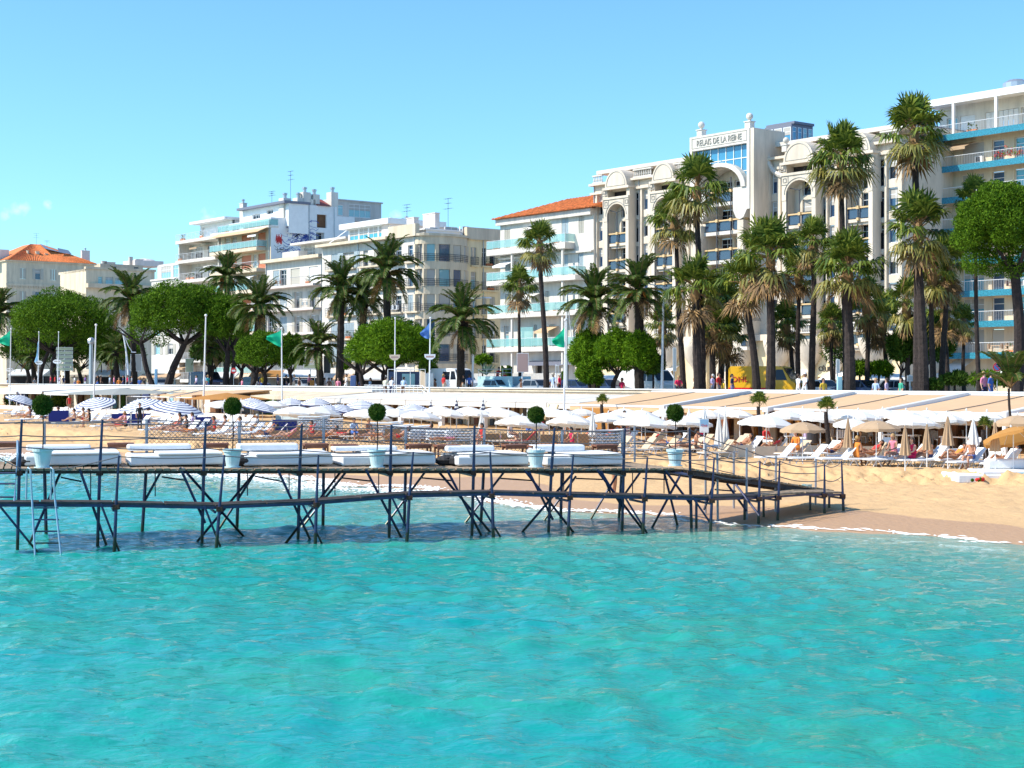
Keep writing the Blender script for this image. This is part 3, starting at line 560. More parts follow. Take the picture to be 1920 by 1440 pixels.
g.tube([(x2+.02, y_(553), fs.z(553, 444)), (x2+.02, y_(562), fs.z(562, 438)), (x2+.02, y_(568), fs.z(568, 430)), (x2+.02, y_(572), fs.z(572, 420))], .16, 3, 1)
for i in range(14): y = y_(517+i*.8); z = fs.z(520, 449)+rs.uniform(-.4, .4); g.tube([(x2+.02, y, z-.4), (x2+.02, y+.1, z+.4)], .07, 3, 2)
g.build('graffiti', ['ink_blue', 'ink', 'red'], r)
drains(r, (x1+.1, x2-.4), slR[0]); drains(r, (ya+.4, yc-.5), z2, side=x2)
# ---------- 4a low white block with long balconies
fr = Frame(498, 46); r = fr.root('balcony_house', 'white block with long iron balconies between the graffiti wall and corner house', 'building')
x1 = fr.x(608); zt = fr.z(550, 489); zs = [fr.z(550, y) for y in (536, 580, 625, 668)]
wins = []
for i, z in enumerate(zs):
    top = (zt if i == 0 else zs[i-1])-.7
    for pa, pb, k, sm in (((512, 524, 'shut', 'shutter_pale'), (525, 537, 'dark', 'shutter'), (545, 562, 'roller', 'shutter'), (579, 597, 'roller', 'white')), ((502, 512, 'dark', 'shutter'), (525, 538, 'shut', 'shutter_pale'), (553, 562, 'dark+', 'shutter'), (582, 592, 'dark+', 'shutter')))[min(i, 1)]: wins.append((fr.x(pa), fr.x(pb), z+.05, min(top, z+2.4), k, sm))
mb = facade(r, (0, 0, 0), XA, 0, x1, 0, zt, wins, ''); mb.box(0, .02, zt-.4, x1, 12, zt-.02); mb.build('wall', 'plaster_white', r)
for z in zs: balcony(r, (0, 0, z), XA, x1-.5, 1.5, 'bars', 'plaster_pink', .3, 'metal_grey')
c = MB(); c.box(-.1, -.9, zt, x1-.1, .1, zt+.45); c.build('cornice', 'plaster_cream', r)
wins = [(4, 7, zt+.3, zt+2.2, 'dark'), (9.5, 10.5, zt+.6, zt+2.2, 'pale'), (11.2, 12.4, zt+.6, zt+2.2, 'pale')]
mb = facade(r, (0, 4, 0), XA, 3, x1+1, zt, zt+2.6, wins, ''); mb.box(2.6, 2.5, zt+2.6, x1+1.4, 10, zt+2.9); mb.box(3, 1.0, zt, 7.5, 2.4, zt+1.5); mb.build('roof_room', 'plaster_white', r)
drains(r, (.3, x1-.6), zt)
# ---------- 4 corner house with rounded bow front
fr = Frame(604, 44); r = fr.root('corner_house', 'cream corner house with rounded bow front and glazed penthouse, centre of the picture', 'building')
xc = fr.x(786); zt = fr.z(700, 453); zrow = [(fr.z(700, 479)-3.05*i-1.3, fr.z(700, 479)-3.05*i+.75) for i in range(6)]
zrow = [(a_, b_) for a_, b_ in zrow if a_ > .6]
cols = ((621, 634, 'shut', 'shutter_pale'), (644, 664, 'dark+', 'shutter_pale'), (681, 690, 'dark', ''), (701, 712, 'shut', 'shutter'), (724, 734, 'shut', 'shutter'), (742, 753, 'dark', ''), (765, 774, 'blue', ''), (780, 785, 'blue', ''))
wins = [(fr.x(pa), fr.x(pb), a_, b_, (k if (i+j) % 4 else 'shut'), sm or 'shutter_pale') for i, (a_, b_) in enumerate(zrow) for j, (pa, pb, k, sm) in enumerate(cols)]
mb = facade(r, (0, 0, 0), XA, 0, xc, 0, zt, wins, ''); mb.box(.05, .05, zt-.4, xc-.05, 11, zt-.02); mb.build('wall', 'plaster_white', r)
for a_, b_ in zrow:
    for pa, pb in ((615, 668), (676, 716), (720, 757), (762, 788)): balcony(r, (fr.x(pa), 0, a_), XA, fr.x(pb)-fr.x(pa), .5, 'rails', 'plaster_cream', .2, 'metal_dark')
fs = Frame(0, 0, side=True, o=fr.pt(xc, 0))
# side street wall
y0 = fs.x(873); y1 = fs.x(938); cols = ((883, 893), (904, 912), (918, 928))
kinds = ('shut', 'dark', 'dark', 'pale', 'shut', 'shut', 'shut', 'shut', 'shut', 'dark', 'shut', 'shut')
wins = [(fs.x(pa), fs.x(pb), a_-.15, b_+.05, kinds[(i*3+j) % 12], 'shutter') for i, (a_, b_) in enumerate(zrow) for j, (pa, pb) in enumerate(cols)]
mb = facade(r, (xc, 0, 0), YA, y0, y1, 0, zt, wins, ''); wall(mb, (xc, y1, 0), (-1, 0, 0), 0, 10, 0, zt); mb.build('side_wall', 'plaster_yellow', r)
for a_, b_ in zrow:
    for pa, pb in ((882, 895), (902, 932)): balcony(r, (xc, fs.x(pa), a_-.15), YA, fs.x(pb)-fs.x(pa), .35, 'rails', 'plaster_yellow', .2, 'metal_dark')
# bow: half-round bay from px 790 to 873 bulging out
cx_, cy_ = xc-.3, y0/2; rad = y0/2+.2; segs = 16; mb = MB(); bows = []
def bow(mb, r_, z0, z1, mi=0, segs=18, a0=-105, a1=105):
    vs = []
    for i in range(segs+1):
        a = R(a0+(a1-a0)*i/segs); vs += [(cx_+r_*math.cos(a)*.55, cy_+r_*math.sin(a), z0), (cx_+r_*math.cos(a)*.55, cy_+r_*math.sin(a), z1)]
    mb.add(vs, [(2*i, 2*i+2, 2*i+3, 2*i+1) for i in range(segs)], mi); n = segs+1
    mb.add([vs[2*i+1] for i in range(n)], [tuple(range(n))], mi); mb.add([vs[2*i] for i in range(n)], [tuple(reversed(range(n)))], mi)
bow(mb, rad, 0, zrow[-1][0]-.3)
for i, (a_, b_) in enumerate(zrow):
    bow(mb, rad, b_+.02, (zrow[i-1][0]-.02) if i else zt)
mb.build('bow_front', 'plaster_cream', r)
g = MB(); bow(g, rad-.35, .5, zt-.3); g.build('bow_shade', 'blind', r)
for i, (a_, b_) in enumerate(zrow):
    for an in (-88, -58, -30, 2, 32, 60, 88):
        p = MB(); a = R(an); x_, y__ = cx_+rad*math.cos(a)*.55, cy_+rad*math.sin(a); p.box(x_-.28, y__-.25, a_-.02, x_-.02, y__+.25, b_+.02); p.build('pillar', 'plaster_cream', r)
    for k, (b0, b1) in enumerate(((-56, -33), (-26, -4), (8, 28), (34, 56))):
        q = MB(); pts = [(cx_+(rad-.2)*math.cos(R(b_0))*.55, cy_+(rad-.2)*math.sin(R(b_0))) for b_0 in (b0, b1)]
        q.add([(*pts[0], a_), (*pts[1], a_), (*pts[1], b_), (*pts[0], b_)], [(0, 1, 2, 3)]); q.build('window_pane', ('pane_pale', 'pane_blue', 'shutter', 'blind')[(i*3+k) % 4], r)
    q = MB()
    for z in (.2, .42, .64, .86): q.tube([(cx_+(rad+.15)*math.cos(R(an))*.55, cy_+(rad+.15)*math.sin(R(an)), a_+z) for an in range(-70, 71, 14)], .028, 4)
    for an in range(-70, 71, 20): q.tube([(cx_+(rad+.15)*math.cos(R(an))*.55, cy_+(rad+.15)*math.sin(R(an)), a_+z) for z in (-.1, .86)], .02, 4)
    q.build('railing', 'metal_dark', r)
# parapets, pavilion, penthouse
c = MB(); c.box(-.2, -1.0, zt, fr.x(735), 0, zt+.35); c.box(fr.x(735), -.6, zt, xc, .05, zt+1.5); bow(c, rad+.35, zt, zt+.3); c.box(xc-.3, y0, zt, xc+.3, y1+.3, zt+1.5); c.build('parapet', 'plaster_cream', r)
a_ = fr.x(653, 2.5); b_ = fr.x(731, 2.5); zp = fr.z(700, 424, 2.5)
wins = [(a_+.3+(b_-a_-.6)*i/4, a_+.1+(b_-a_-.6)*(i+1)/4, zt+.35, zp-.1, 'teal') for i in range(4)]
mb = facade(r, (0, 2.5, 0), XA, a_, b_, zt, zp, wins, '', rev=.15); mb.hexa([(a_-1.2, 1.8, zp), (b_+.6, 1.8, zp), (b_+.6, 11, zp), (a_-1.2, 11, zp)], [(a_-1.2, 1.8, zp+.7), (b_+.6, 1.8, zp+.7), (b_+.6, 11, zp+.7), (a_-1.2, 11, zp+.7)])
mb.add([(a_-1.4, 0, zt+.35), (a_-1.1, 0, zt+.35), (a_-1.1, 3, zp), (a_-1.4, 3, zp)], [(0, 1, 2, 3)]); mb.build('penthouse', 'white', r)
gb = fr.x(733, 2.5); zg0 = zp+.8; c = MB(); c.add([(gb, 2.4, zt), (gb, 14, zt), (gb, 14, zt+2.4), (gb, 6, zg0-.3), (gb, 2.4, zg0)]+[(gb-2, 2.4, zt), (gb-2, 14, zt), (gb-2, 14, zt+2.4), (gb-2, 6, zg0-.3), (gb-2, 2.4, zg0)], [(0, 1, 2, 3, 4), (5, 9, 8, 7, 6), (0, 4, 9, 5), (4, 3, 8, 9), (3, 2, 7, 8), (1, 6, 7, 2)]); c.build('gable_wall', 'plaster_pink', r)
pv = MB(); px0, px1 = fr.x(806, 1), fr.x(806, 1)+1; c = MB()
zc = fs.z(830, 431); q0, q1 = fs.x(800), fs.x(868)
mb = facade(r, (xc-.6, 0, 0), YA, q0+.3, q1, zt+.3, zc, [(q0+.9, q0+2.2, zt+1.2, zc-.4, 'pale'), (q0+3.2, q0+5.2, zt+1.4, zc-.4, 'pale'), (q0+6, q0+7, zt+1.6, zc-.4, 'dark')], '', rev=.15)
mb.box(xc-5, q0+.3, zt, xc-.9, q1, zc-.05); mb.box(xc-5.2, q0, zc-.05, xc-.4, q1+.3, zc+.12); mb.build('roof_pavilion', 'white', r)
for px, h_, w_ in ((755, 1.4, 1.2), (762, 1.6, .7), (800, 1.5, 1.6), (835, 2.2, 2.6)): chimney(r, fr.x(px, 6) if px < 800 else xc-3, 6 if px < 800 else fs.x(px), zp-1.0 if px < 800 else zc, w_, h_, 'plaster_pink', pot=px < 800)
antenna(r, fr.x(763, 6), 6, zp, 2.8); antenna(r, xc-2, fs.x(858), zc, 4.2)
drains(r, (fr.x(672), fr.x(778)), zt); drains(r, (y0-.4, (y0+y1)/2), zt, side=xc)
# ---------- 5 white villa with glass balconies
fr = Frame(938, 50); r = fr.root('white_villa', 'bright white house with orange roof and glass balconies left of the hotel', 'building')
x1 = fr.x(1113); zt = fr.z(945, 412); sl = [fr.z(1000, y, -1.4) for y in (460, 521, 585, 650)]
wins = []; S5 = 'white'
for pa, pb, za, zb, k in ((946, 957, .2, 2.4, 'shut'), (990, 1003, .1, 2.5, 'shut'), (1024, 1035, .1, 2.5, 'shut'), (1053, 1066, .1, 2.9, 'shut'), (1085, 1095, 1.0, 3.2, 'shut')): wins.append((fr.x(pa), fr.x(pb), sl[0]+za, sl[0]+zb, k, 'shutter_pale' if pa in (990, 1053) else 'shutter'))
for pa, pb, k in ((947, 958, 'shut'), (998, 1010, 'pale'), (1025, 1036, 'shut'), (1054, 1065, 'shut'), (1084, 1094, 'shut')): wins.append((fr.x(pa), fr.x(pb), sl[1]+.05, sl[1]+2.5, k, 'shutter_pale'))
for pa, pb, k in ((947, 958, 'shut'), (1022, 1030, 'shut'), (1050, 1062, 'shut'), (1084, 1094, 'shut')): wins.append((fr.x(pa), fr.x(pb), sl[2]+.05, sl[2]+2.4, k, 'shutter'))
for pa, pb, k in ((945, 954, 'pale'), (1001, 1007, 'pale'), (1030, 1040, 'shut'), (1058, 1068, 'shut'), (1090, 1100, 'shut')): wins.append((fr.x(pa), fr.x(pb), sl[3]+.05, sl[3]+2.6, k, 'shutter'))
gd = [(fr.x(1004), fr.x(1016), 0.3, 3.2), (fr.x(1052), fr.x(1066), .3, 3.3)]
mb = facade(r, (0, 0, 0), XA, 0, x1, 0, zt, wins, '', extra=gd); wall(mb, (0, 0, 0), (0, -1, 0), -14, 0, 0, zt); wall(mb, (x1, 0, 0), YA, 0, 10, 0, zt)
mb.build('wall', 'plaster_white', r)
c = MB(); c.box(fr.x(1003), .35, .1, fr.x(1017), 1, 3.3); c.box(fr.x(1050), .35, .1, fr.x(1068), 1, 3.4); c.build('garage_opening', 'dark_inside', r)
c = MB(); c.box(-.3, -.5, zt-.7, x1, -.003, zt); c.box(0, -.35, sl[0]-1.2, x1, -.003, sl[0]-1); c.build('cornice', 'plaster_white', r)
dr = MB()
for px in (975, 1070): x = fr.x(px); dr.box(x-.12, -1.3, 0, x+.12, -1.05, sl[0])
dr.build('column', 'plaster_white', r)
for i, z in enumerate(sl): balcony(r, (-.8 if i != 2 else -.6, 0, z), XA, fr.x((1078, 1098, 1098, 1105)[i])+.8, 1.5, 'glass', 'plaster_white', .55 if i else .7, 'metal_white')
rf = MB(); ze = zt+.05; zr = fr.z(1095, 371, 6); p = [(-.7, -.9, ze), (x1+1, -.9, ze), (x1+1, 12, ze), (-.7, 12, ze), (fr.x(1070, 6), 5.5, zr), (x1+1, 5.5, zr)]
rf.add(p, [(0, 1, 5, 4), (0, 4, 3), (3, 4, 5, 2), (1, 2, 5)])
for i in range(34):
    f_ = (i+.5)/34; xb = -.7+(x1+1.7)*f_; xt = max(p[4][0], xb); yt = 5.5 if xb >= p[4][0] else -.9+6.4*(xb+.7)/(p[4][0]+.7); zt_ = ze+(zr-ze)*(yt+.9)/6.4; rf.tube([(xb, -.95, ze+.03), (xb, yt, zt_+.03)], .08, 4)
rf.build('roof', 'roof_tile', r)
c = MB(); c.box(fr.x(987), -1.3, sl[3], fr.x(1015), -1.25, sl[3]+2.3); c.build('glass_screen', 'rail_glass', r)
c = MB(); x = fr.x(1078); c.add([(x, -1.9, 2.95), (x1, -1.9, 2.95), (x1, 0, 3.6), (x, 0, 3.6)], [(0, 1, 2, 3)]); x = fr.x(995); c.add([(x, -1.6, 2.9), (fr.x(1073), -1.6, 2.9), (fr.x(1073), -.02, 3.5), (x, -.02, 3.5)], [(0, 1, 2, 3)]); c.build('dark_awning', 'lead_roof', r)
# ---------- 6 the hotel: stone front with arched balcony bays and a sign tower
fr = Frame(1113, 50.5); r = fr.root('hotel', 'large stone hotel with arched balcony bays and a tower sign', 'building')
HS = 'plaster_stone'; xe = fr.x(1692); zb = fr.z(1130, 343); rowz = [fr.z(1128, 367), ]; PT = 2.9
rows = [(fr.z(1128, 403)-PT*i, fr.z(1128, 367)-PT*i) for i in range(6)]
cols = [(1122, 1135), (1206, 1220), (1278, 1284), (1286, 1291), (1447, 1463), (1554, 1571), (1665, 1690)]
small = [(1191, 1195), (1268, 1272), (1538, 1542), (1647, 1651)]
wins = []
for i, (a_, b_) in enumerate(rows):
    for j, (pa, pb) in enumerate(cols): wins.append((fr.x(pa), fr.x(pb), a_, b_, 'blue' if (i*2+j) % 3 else 'dark'))
    for pa, pb in small:
        if i: wins.append((fr.x(pa), fr.x(pb), a_+1, b_-.2, 'dark'))
bays = [(1133, 1176, 1190), (1221, 1264, 1277), (1467, 1526, 1543), (1578, 1633, 1654)]
PR = 1.25
for pa, pb, pc in bays:      # openings behind the balconies
    xa, xb = fr.x(pa, -PR)+.6, fr.x(pb, -PR)+.5
    for i, (a_, b_) in enumerate(rows): wins.append((xa+(xb-xa)*.22, xb+.0, a_-.55, b_-.2, 'dark'))
xta, xtb = fr.x(1310, -1), fr.x(1388, -1)
for i, (a_, b_) in enumerate(rows):
    for k in range(3): w_ = (xtb-xta)/3; wins.append((xta+w_*k+.2, xta+w_*(k+1)-.1, a_-.3, b_-.3, 'dark'))
z1f = fr.z(1215, 634)
mb = facade(r, (0, 0, 0), XA, 0, xe, z1f-5.6, zb, wins, ''); wall(mb, (0, 0, 0), (0, -1, 0), -16, 0, 0, zb); wall(mb, (xe, 0, 0), YA, 0, 10, 0, zb); mb.box(.05, .1, zb-.3, xe, 15, zb-.02)
for j, (pa, pb) in enumerate(cols):   # stone surrounds running up beside the window columns
    for p_ in (pa, pb): x = fr.x(p_); mb.box(x-.22, -.22, z1f, x-.01 if p_ == pa else x+.22, -.003, zb-1.2)
mb.build('wall', HS, r)
# top: recessed storey, balustrade, eaves
zc = fr.z(1160, 319); top = [(fr.x(pa, 3), fr.x(pb, 3), zb+.3, zb+1.9, 'dark') for pa, pb in ((1153, 1166), (1180, 1222), (1236, 1250), (1268, 1290), (1462, 1480), (1490, 1520), (1560, 1590), (1623, 1662))]
mb = MB()
for (xa, xb) in ((.9, fr.x(1296, 0)), (fr.x(1440, 0), xe-.3)):
    facade(r, (0, 3, 0), XA, xa, xb, zb-.1, zc, [q for q in top if q[0] > xa and q[1] < xb], '', rev=.5, mb=mb)
mb.box(.9, 3.5, zc-.2, xe, 14, zc-.01)
mb.build('top_storey', HS, r)
c = MB(); c.box(-.2, .6, zc, fr.x(1296), 14, zc+.4); c.box(fr.x(1440), .6, zc, xe, 14, zc+.4); c.build('eaves', 'plaster_white', r)
c = MB(); c.box(.3, 1.6, zc+.41, fr.x(1296), 14, zc+.52); c.box(fr.x(1440), 1.6, zc+.41, xe, 14, zc+.52); c.build('roof', 'lead_roof', r)
c = MB()
for z, d_ in ((zb-.02, .55), (zb-1.0, .35)): c.box(-.25, -d_, z-.25, fr.x(1296), 0, z); c.box(fr.x(1440), -d_, z-.25, xe, 0, z)
c.box(-.15, -.9, z1f-.6, xe, 0, z1f); c.build('cornice', HS, r)
def balustrade(xa, xb, y, z, h=.9):
    n = int((xb-xa)/.26); q = MB(); q.box(xa, y-.15, z+h-.14, xb, y+.15, z+h); q.box(xa, y-.13, z, xb, y+.13, z+.12)
    for i in range(n): q.lathe([(.05, 0), (.09, .2), (.05, .5), (.07, .63)], 5, (xa+.13+i*(xb-xa)/n, y, z+.12))
    q.build('balustrade', 'plaster_white', r)
for pa, pb in ((1116, 1134), (1192, 1226), (1265, 1290), (1545, 1580), (1655, 1690)): balustrade(fr.x(pa), fr.x(pb), -.3, zb-.02)
def arch_block(mb, x0, x1, z0, z1, a0, a1, zs_, ztop, y0, y1, n=14):
    """block with a round arch cut up into it from below"""
    mb.box(x0, y0, z0, a0, y1, z1); mb.box(a1, y0, z0, x1, y1, z1); cx = (a0+a1)/2; rx = (a1-a0)/2; rz_ = ztop-zs_
    pr = None
    for i in range(n+1):
        th = math.pi-math.pi*i/n; x = cx+rx*math.cos(th); z = zs_+rz_*math.sin(th)
        if pr: mb.add([(pr[0], y0, pr[1]), (x, y0, z), (x, y0, z1), (pr[0], y0, z1), (pr[0], y1, pr[1]), (x, y1, z), (x, y1, z1), (pr[0], y1, z1)], [(0, 1, 2, 3), (5, 4, 7, 6), (4, 5, 1, 0), (2, 6, 7, 3)])
        pr = (x, z)
def arch_line(mb, a0, a1, zs_, ztop, y, w_=.1, n=16):
    cx = (a0+a1)/2; mb.tube([(cx+(a1-a0)/2*math.cos(math.pi-math.pi*i/n), y, zs_+(ztop-zs_)*math.sin(math.pi*i/n)) for i in range(n+1)], w_, 4)
def frame_square(mb, x, z, y, h=.42):
    for d_ in (h, h*.45):
        for p_ in (((x-d_, y, z-d_), (x+d_, y, z-d_)), ((x-d_, y, z+d_), (x+d_, y, z+d_)), ((x-d_, y, z-d_), (x-d_, y, z+d_)), ((x+d_, y, z-d_), (x+d_, y, z+d_))): mb.tube(p_, .05, 4)
zp1, zp0, zl0, zl1, zk0, zk1 = 27.1-PZ, 25.2-PZ, 23.9-PZ, 24.9-PZ, 21.5-PZ, 23.9-PZ
for bi, (pa, pb, pc) in enumerate(bays):
    xa, xb = fr.x(pa, -PR), fr.x(pb, -PR); xw = xb+.0; a0, a1 = xa+.45, xb-.35; cx = (xa+xb)/2
    b = MB(); arch_block(b, xa-.1, xb+.15, zk0, zk1, a0, a1, zk0+.6, zk1-.55, -PR, 0)
    # loggia frame and half-round pediment
    b.box(xa-.1, -PR+.2, zk1, xa+.35, 0, zp0); b.box(xb-.35, -PR+.2, zk1, xb+.15, 0, zp0)
    b.box(xa-.25, -PR-.12, zp0-.25, xb+.3, 0, zp0); b.box(xa-.2, -PR-.1, zk1-.02, xb+.25, -PR+.25, zk1+.22)
    n = 16; rx = (xb-xa)/2-.1; poly = [(cx+rx*math.cos(math.pi*i/n), zp0+(zp1-zp0)*math.sin(math.pi*i/n)) for i in range(n+1)]; b.prism(poly[::-1], -PR, 1.2)
    bo = b.build('arched_bay', HS, r)
    d = MB(); arch_line(d, cx-rx*.85, cx+rx*.85, zp0+.12, zp1-.25, -PR-.01, .05); d.tube([(cx-rx*.85, -PR-.01, zp0+.12), (cx+rx*.85, -PR-.01, zp0+.12)], .05, 4); arch_line(d, a0-.2, a1+.2, zk0+.6, zk1-.32, -PR-.01, .06)
    frame_square(d, xa+.3, zk1-.45, -PR-.02); frame_square(d, xb-.1, zk1-.45, -PR-.02); frame_square(d, xa-.0, zp0-.5, -PR-.02, .35); d.build('moulding', 'letter_grey', bo)
    p = MB(); p.box(xa-.1, -PR+.05, z1f, a0-.02, 0, zk0-.003); p.box(a1+.02, -PR+.05, z1f, xb+.15, 0, zk0-.003); p.build('pilaster', HS, r)
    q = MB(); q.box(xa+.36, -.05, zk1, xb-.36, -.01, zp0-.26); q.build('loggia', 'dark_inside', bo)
    q = MB(); q.tube([(cx+.1, -PR+.1, z1f), (cx+.1, -PR+.1, zk0+.9), (a1, -PR+.4, zk0+1.3)], .06, 5); q.tube([(a0+.03, -PR+.1, z1f), (a0+.03, -PR+.1, zk0+1)], .05, 5); q.tube([(cx+.1, -PR+.1, zk0+.9), (a0, -PR+.4, zk0+1.25)], .05, 5); q.build('pole', 'metal_dark', r)
    for i in range(5):
        z = rows[i+1][0]-.55
        s = MB(); s.box(a0+.0, -PR+.25, z-.3, a1, 0, z); s.box(a0+.1, -PR+.45, z-.55, a1-.1, 0, z-.3); so_ = s.build('balcony', HS, r)
        g = MB(); g.box(a0+.05, -PR+.3, z+.08, cx+.05, -PR+.33, z+.95); g.box(cx+.15, -PR+.3, z+.08, a1-.03, -PR+.33, z+.95); g.build('glass_rail', 'rail_glass_blue', so_)
        g = MB(); g.box(a0-.15, -PR+.15, z+.98, a1+.1, -PR+.38, z+1.12); g.box(cx-.05, -PR+.02, z+.9, cx+.25, -PR+.4, z+1.2); g.box(cx-.03, -PR+.02, z-.15, cx+.23, -PR+.4, z+.1); g.build('handrail', 'wood_tan', so_)
        if i == 4: balustrade(a0, a1, -PR+.1, z1f+.0)
# sign tower
TR = 2.6; xa, xb, xs = fr.x(1293, -TR), fr.x(1405, -TR), fr.x(1405, -TR); zt = fr.z(1300, 257, -TR)
z_bot = fr.z(1395, 392, -TR); zsp = fr.z(1390, 350, -TR); zap = fr.z(1335, 312, -TR); ar0, ar1 = xa+.9, xb-1.5
b = MB(); ztp = zt-1.9; b.box(xa, -TR, zt-1.45, xb, 1.5, zt)                    # sign band
b.box(xb-.35, -TR, z_bot, xb, 0, zt-1.45); b.box(xa, -TR, z_bot, xa+.35, 0, zt-1.45)
b.box(xa+.35, -TR+2.0, zap+.3, xb-.35, 1.5, zt-1.45)
n = 18; cx = (ar0+ar1)/2+.2; rx = (ar1-ar0)/2+.5; pr = None
for i in range(n+1):    # arch ring
    th = math.pi-math.pi*i/n; q_ = [(cx+rx*k*math.cos(th), zsp+(zap-zsp)*k*math.sin(th)) for k in (.93, 1.10)]
    if pr: b.hexa([(pr[0][0], -TR-.15, pr[0][1]), (q_[0][0], -TR-.15, q_[0][1]), (q_[0][0], -.2, q_[0][1]), (pr[0][0], -.2, pr[0][1])], [(pr[1][0], -TR-.15, pr[1][1]), (q_[1][0], -TR-.15, q_[1][1]), (q_[1][0], -.2, q_[1][1]), (pr[1][0], -.2, pr[1][1])])
    pr = q_
pc_ = [(xb-2.2, zsp), (xb-.36, zsp), (xb-.36, z_bot), (xb-.8, z_bot-.75), (xb-1.3, z_bot-.95), (xb-1.8, z_bot-.75), (xb-2.2, z_bot)]
b.prism(pc_, -TR+.02, 0); b.prism([(x_-xb+xa+2.56, z_) for x_, z_ in pc_], -TR+.02, 0)
bo = b.build('sign_tower', 'plaster_white', r)
sb = MB(); sx0, sx1 = xb, fr.x(1441, 0)   # flank of the tower
sb.box(xb+.003, -TR+.1, z_bot-2.6, xb+.5, 2, zt-.05); bo2 = sb.build('tower_flank', HS, r)
p = MB(); p.box(xa+.4, -TR+.1, z1f, xa+1.5, 0, z_bot-1.2); p.box(xb-1.7, -TR+.1, z1f, xb-.9, 0, z_bot-1.0); p.build('pilaster', HS, r)
g = MB(); zg1 = zt-1.47; zg0 = zsp+.2; xg0, xg1 = xa+.4, xb-.4; pr = None; m_ = 26
for i in range(m_+1):
    x = xg0+(xg1-xg0)*i/m_; u_ = (x-cx)/(rx*1.1); z = zsp+(zap-zsp)*1.1*math.sqrt(max(0, 1-u_*u_)) if abs(u_) < 1 else zg0-.6
    if pr: g.add([(pr[0], -TR+.5, pr[1]), (x, -TR+.5, z), (x, -TR+.5, zg1), (pr[0], -TR+.5, zg1)], [(0, 1, 2, 3)])
    pr = (x, z)
go = g.build('tower_glass', 'pane_blue', r); go.data.materials[0] = M['pane_blue_light']
g = MB()
for i in range(1, 7):
    x = xg0+(xg1-xg0)*i/7; u_ = (x-cx)/(rx*1.1); z = zsp+(zap-zsp)*1.1*math.sqrt(max(0, 1-u_*u_)) if abs(u_) < 1 else zg0-.4; g.box(x-.04, -TR+.44, z, x+.04, -TR+.49, zg1)
for z in (zg1-1.3, zg1-2.6, zg1-3.9): 
    for s_ in (-1, 1):
        xe_ = xg1 if s_ > 0 else xg0; u_ = min(1, max(0, (z-zsp)/((zap-zsp)*1.1))); xi = cx+s_*rx*1.1*math.sqrt(1-u_*u_)+s_*.05
        if (xe_-xi)*s_ > 0: g.box(min(xi, xe_), -TR+.45, z-.04, max(xi, xe_), -TR+.487, z+.04)
g.build('mullion', 'metal_white', go)
tx = text(bo, 'RELAIS DE LA REINE', ((xa+xb)/2, -TR-.04, zt-.74), .86, 'letter_grey', ext=.04); tx.scale = ((fr.x(1392, -TR)-fr.x(1308, -TR))/max(v.co.x*2 for v in tx.data.vertices), 1, 1)
g = MB()
for p_ in (((xa+.35, -TR-.01, zt-.22), (xb-.35, -TR-.01, zt-.22)), ((xa+.35, -TR-.01, zt-1.2), (xb-.35, -TR-.01, zt-1.2)), ((xa+.35, -TR-.01, zt-.22), (xa+.35, -TR-.01, zt-1.2)), ((xb-.35, -TR-.01, zt-.22), (xb-.35, -TR-.01, zt-1.2))): g.tube(p_, .035, 4)
g.build('moulding', 'letter_grey', bo)
def finial(x, y, z, k=1):
    f_ = MB(); f_.box(x-.5*k, y-.5*k, z, x+.5*k, y+.5*k, z+1.0*k); f_.box(x-.62*k, y-.62*k, z+1.0*k, x+.62*k, y+.62*k, z+1.15*k); f_.lathe([(.25*k, 1.15*k), (.2*k, 1.35*k)], 8, (x, y, z)); f_.ball((x, y, z+1.85*k), .52*k, 12); f_.build('finial', 'plaster_white', r, smooth=False)
finial(xa+.9, -TR+.8, zt, .68); finial(xb-.7, -TR+.8, zt, .68); finial(fr.x(1474, -1), -1, zb+.2, .6)
for i in range(6):
    z = rows[i][0]-.55; s = MB(); s.box(xa+1.4, -TR+.6, z-.35, xb-.9, 0, z); so_ = s.build('balcony', 'plaster_white', r); k = [xa+1.5+(xb-xa-2.5)*j/3 for j in range(4)]
    g = MB(); [g.box(k[j]+.12, -TR+.65, z+.08, k[j+1]-.12, -TR+.69, z+.98) for j in range(3)]; g.build('glass_rail', 'rail_glass_blue', so_)
    g = MB(); g.box(k[0]-.1, -TR+.5, z+1.0, k[3]+.1, -TR+.75, z+1.14); [g.box(k[j]-.15, -TR+.35, z+.92, k[j]+.15, -TR+.8, z+1.22) for j in (1, 2, 3)]; g.build('handrail', 'wood_tan', so_)
g = MB(); [g.tube([(xa+1.5+(xb-xa-2.5)*j/3, -TR+.45, z1f), (xa+1.5+(xb-xa-2.5)*j/3, -TR+.45, zsp+1.2)], .07, 5) for j in (1, 2)]; g.build('pole', 'metal_dark', r)
# glazed rooftop room
xa2, xb2 = fr.x(1434, 4), fr.x(1484, 4); zr0, zr1 = zc+.4, fr.z(1480, 232, 4); mb = MB()
wins = [(xa2+(xb2-xa2)*i/3+.1, xa2+(xb2-xa2)*(i+1)/3-.05, zr0+.3, zr1-.3, 'sky') for i in range(3)]; facade(r, (0, 4, 0), XA, xa2, xb2, zr0, zr1, wins, '', rev=.1, mb=mb)
fs = Frame(0, 0, side=True, o=fr.pt(xb2, 4)); ye = fs.x(1524); wins = [(ye*i/4+.15, ye*(i+1)/4-.1, zr0+.3, zr1-.3, 'sky' if i < 2 else 'pale') for i in range(4)]; facade(r, (xb2, 4, 0), YA, 0, ye, zr0, zr1, wins, '', rev=.1, mb=mb); mb.box(xa2, 4.2, zr1, xb2+.2, 4+ye, zr1+.25)
mb.build('glass_penthouse', 'lead_roof', r)
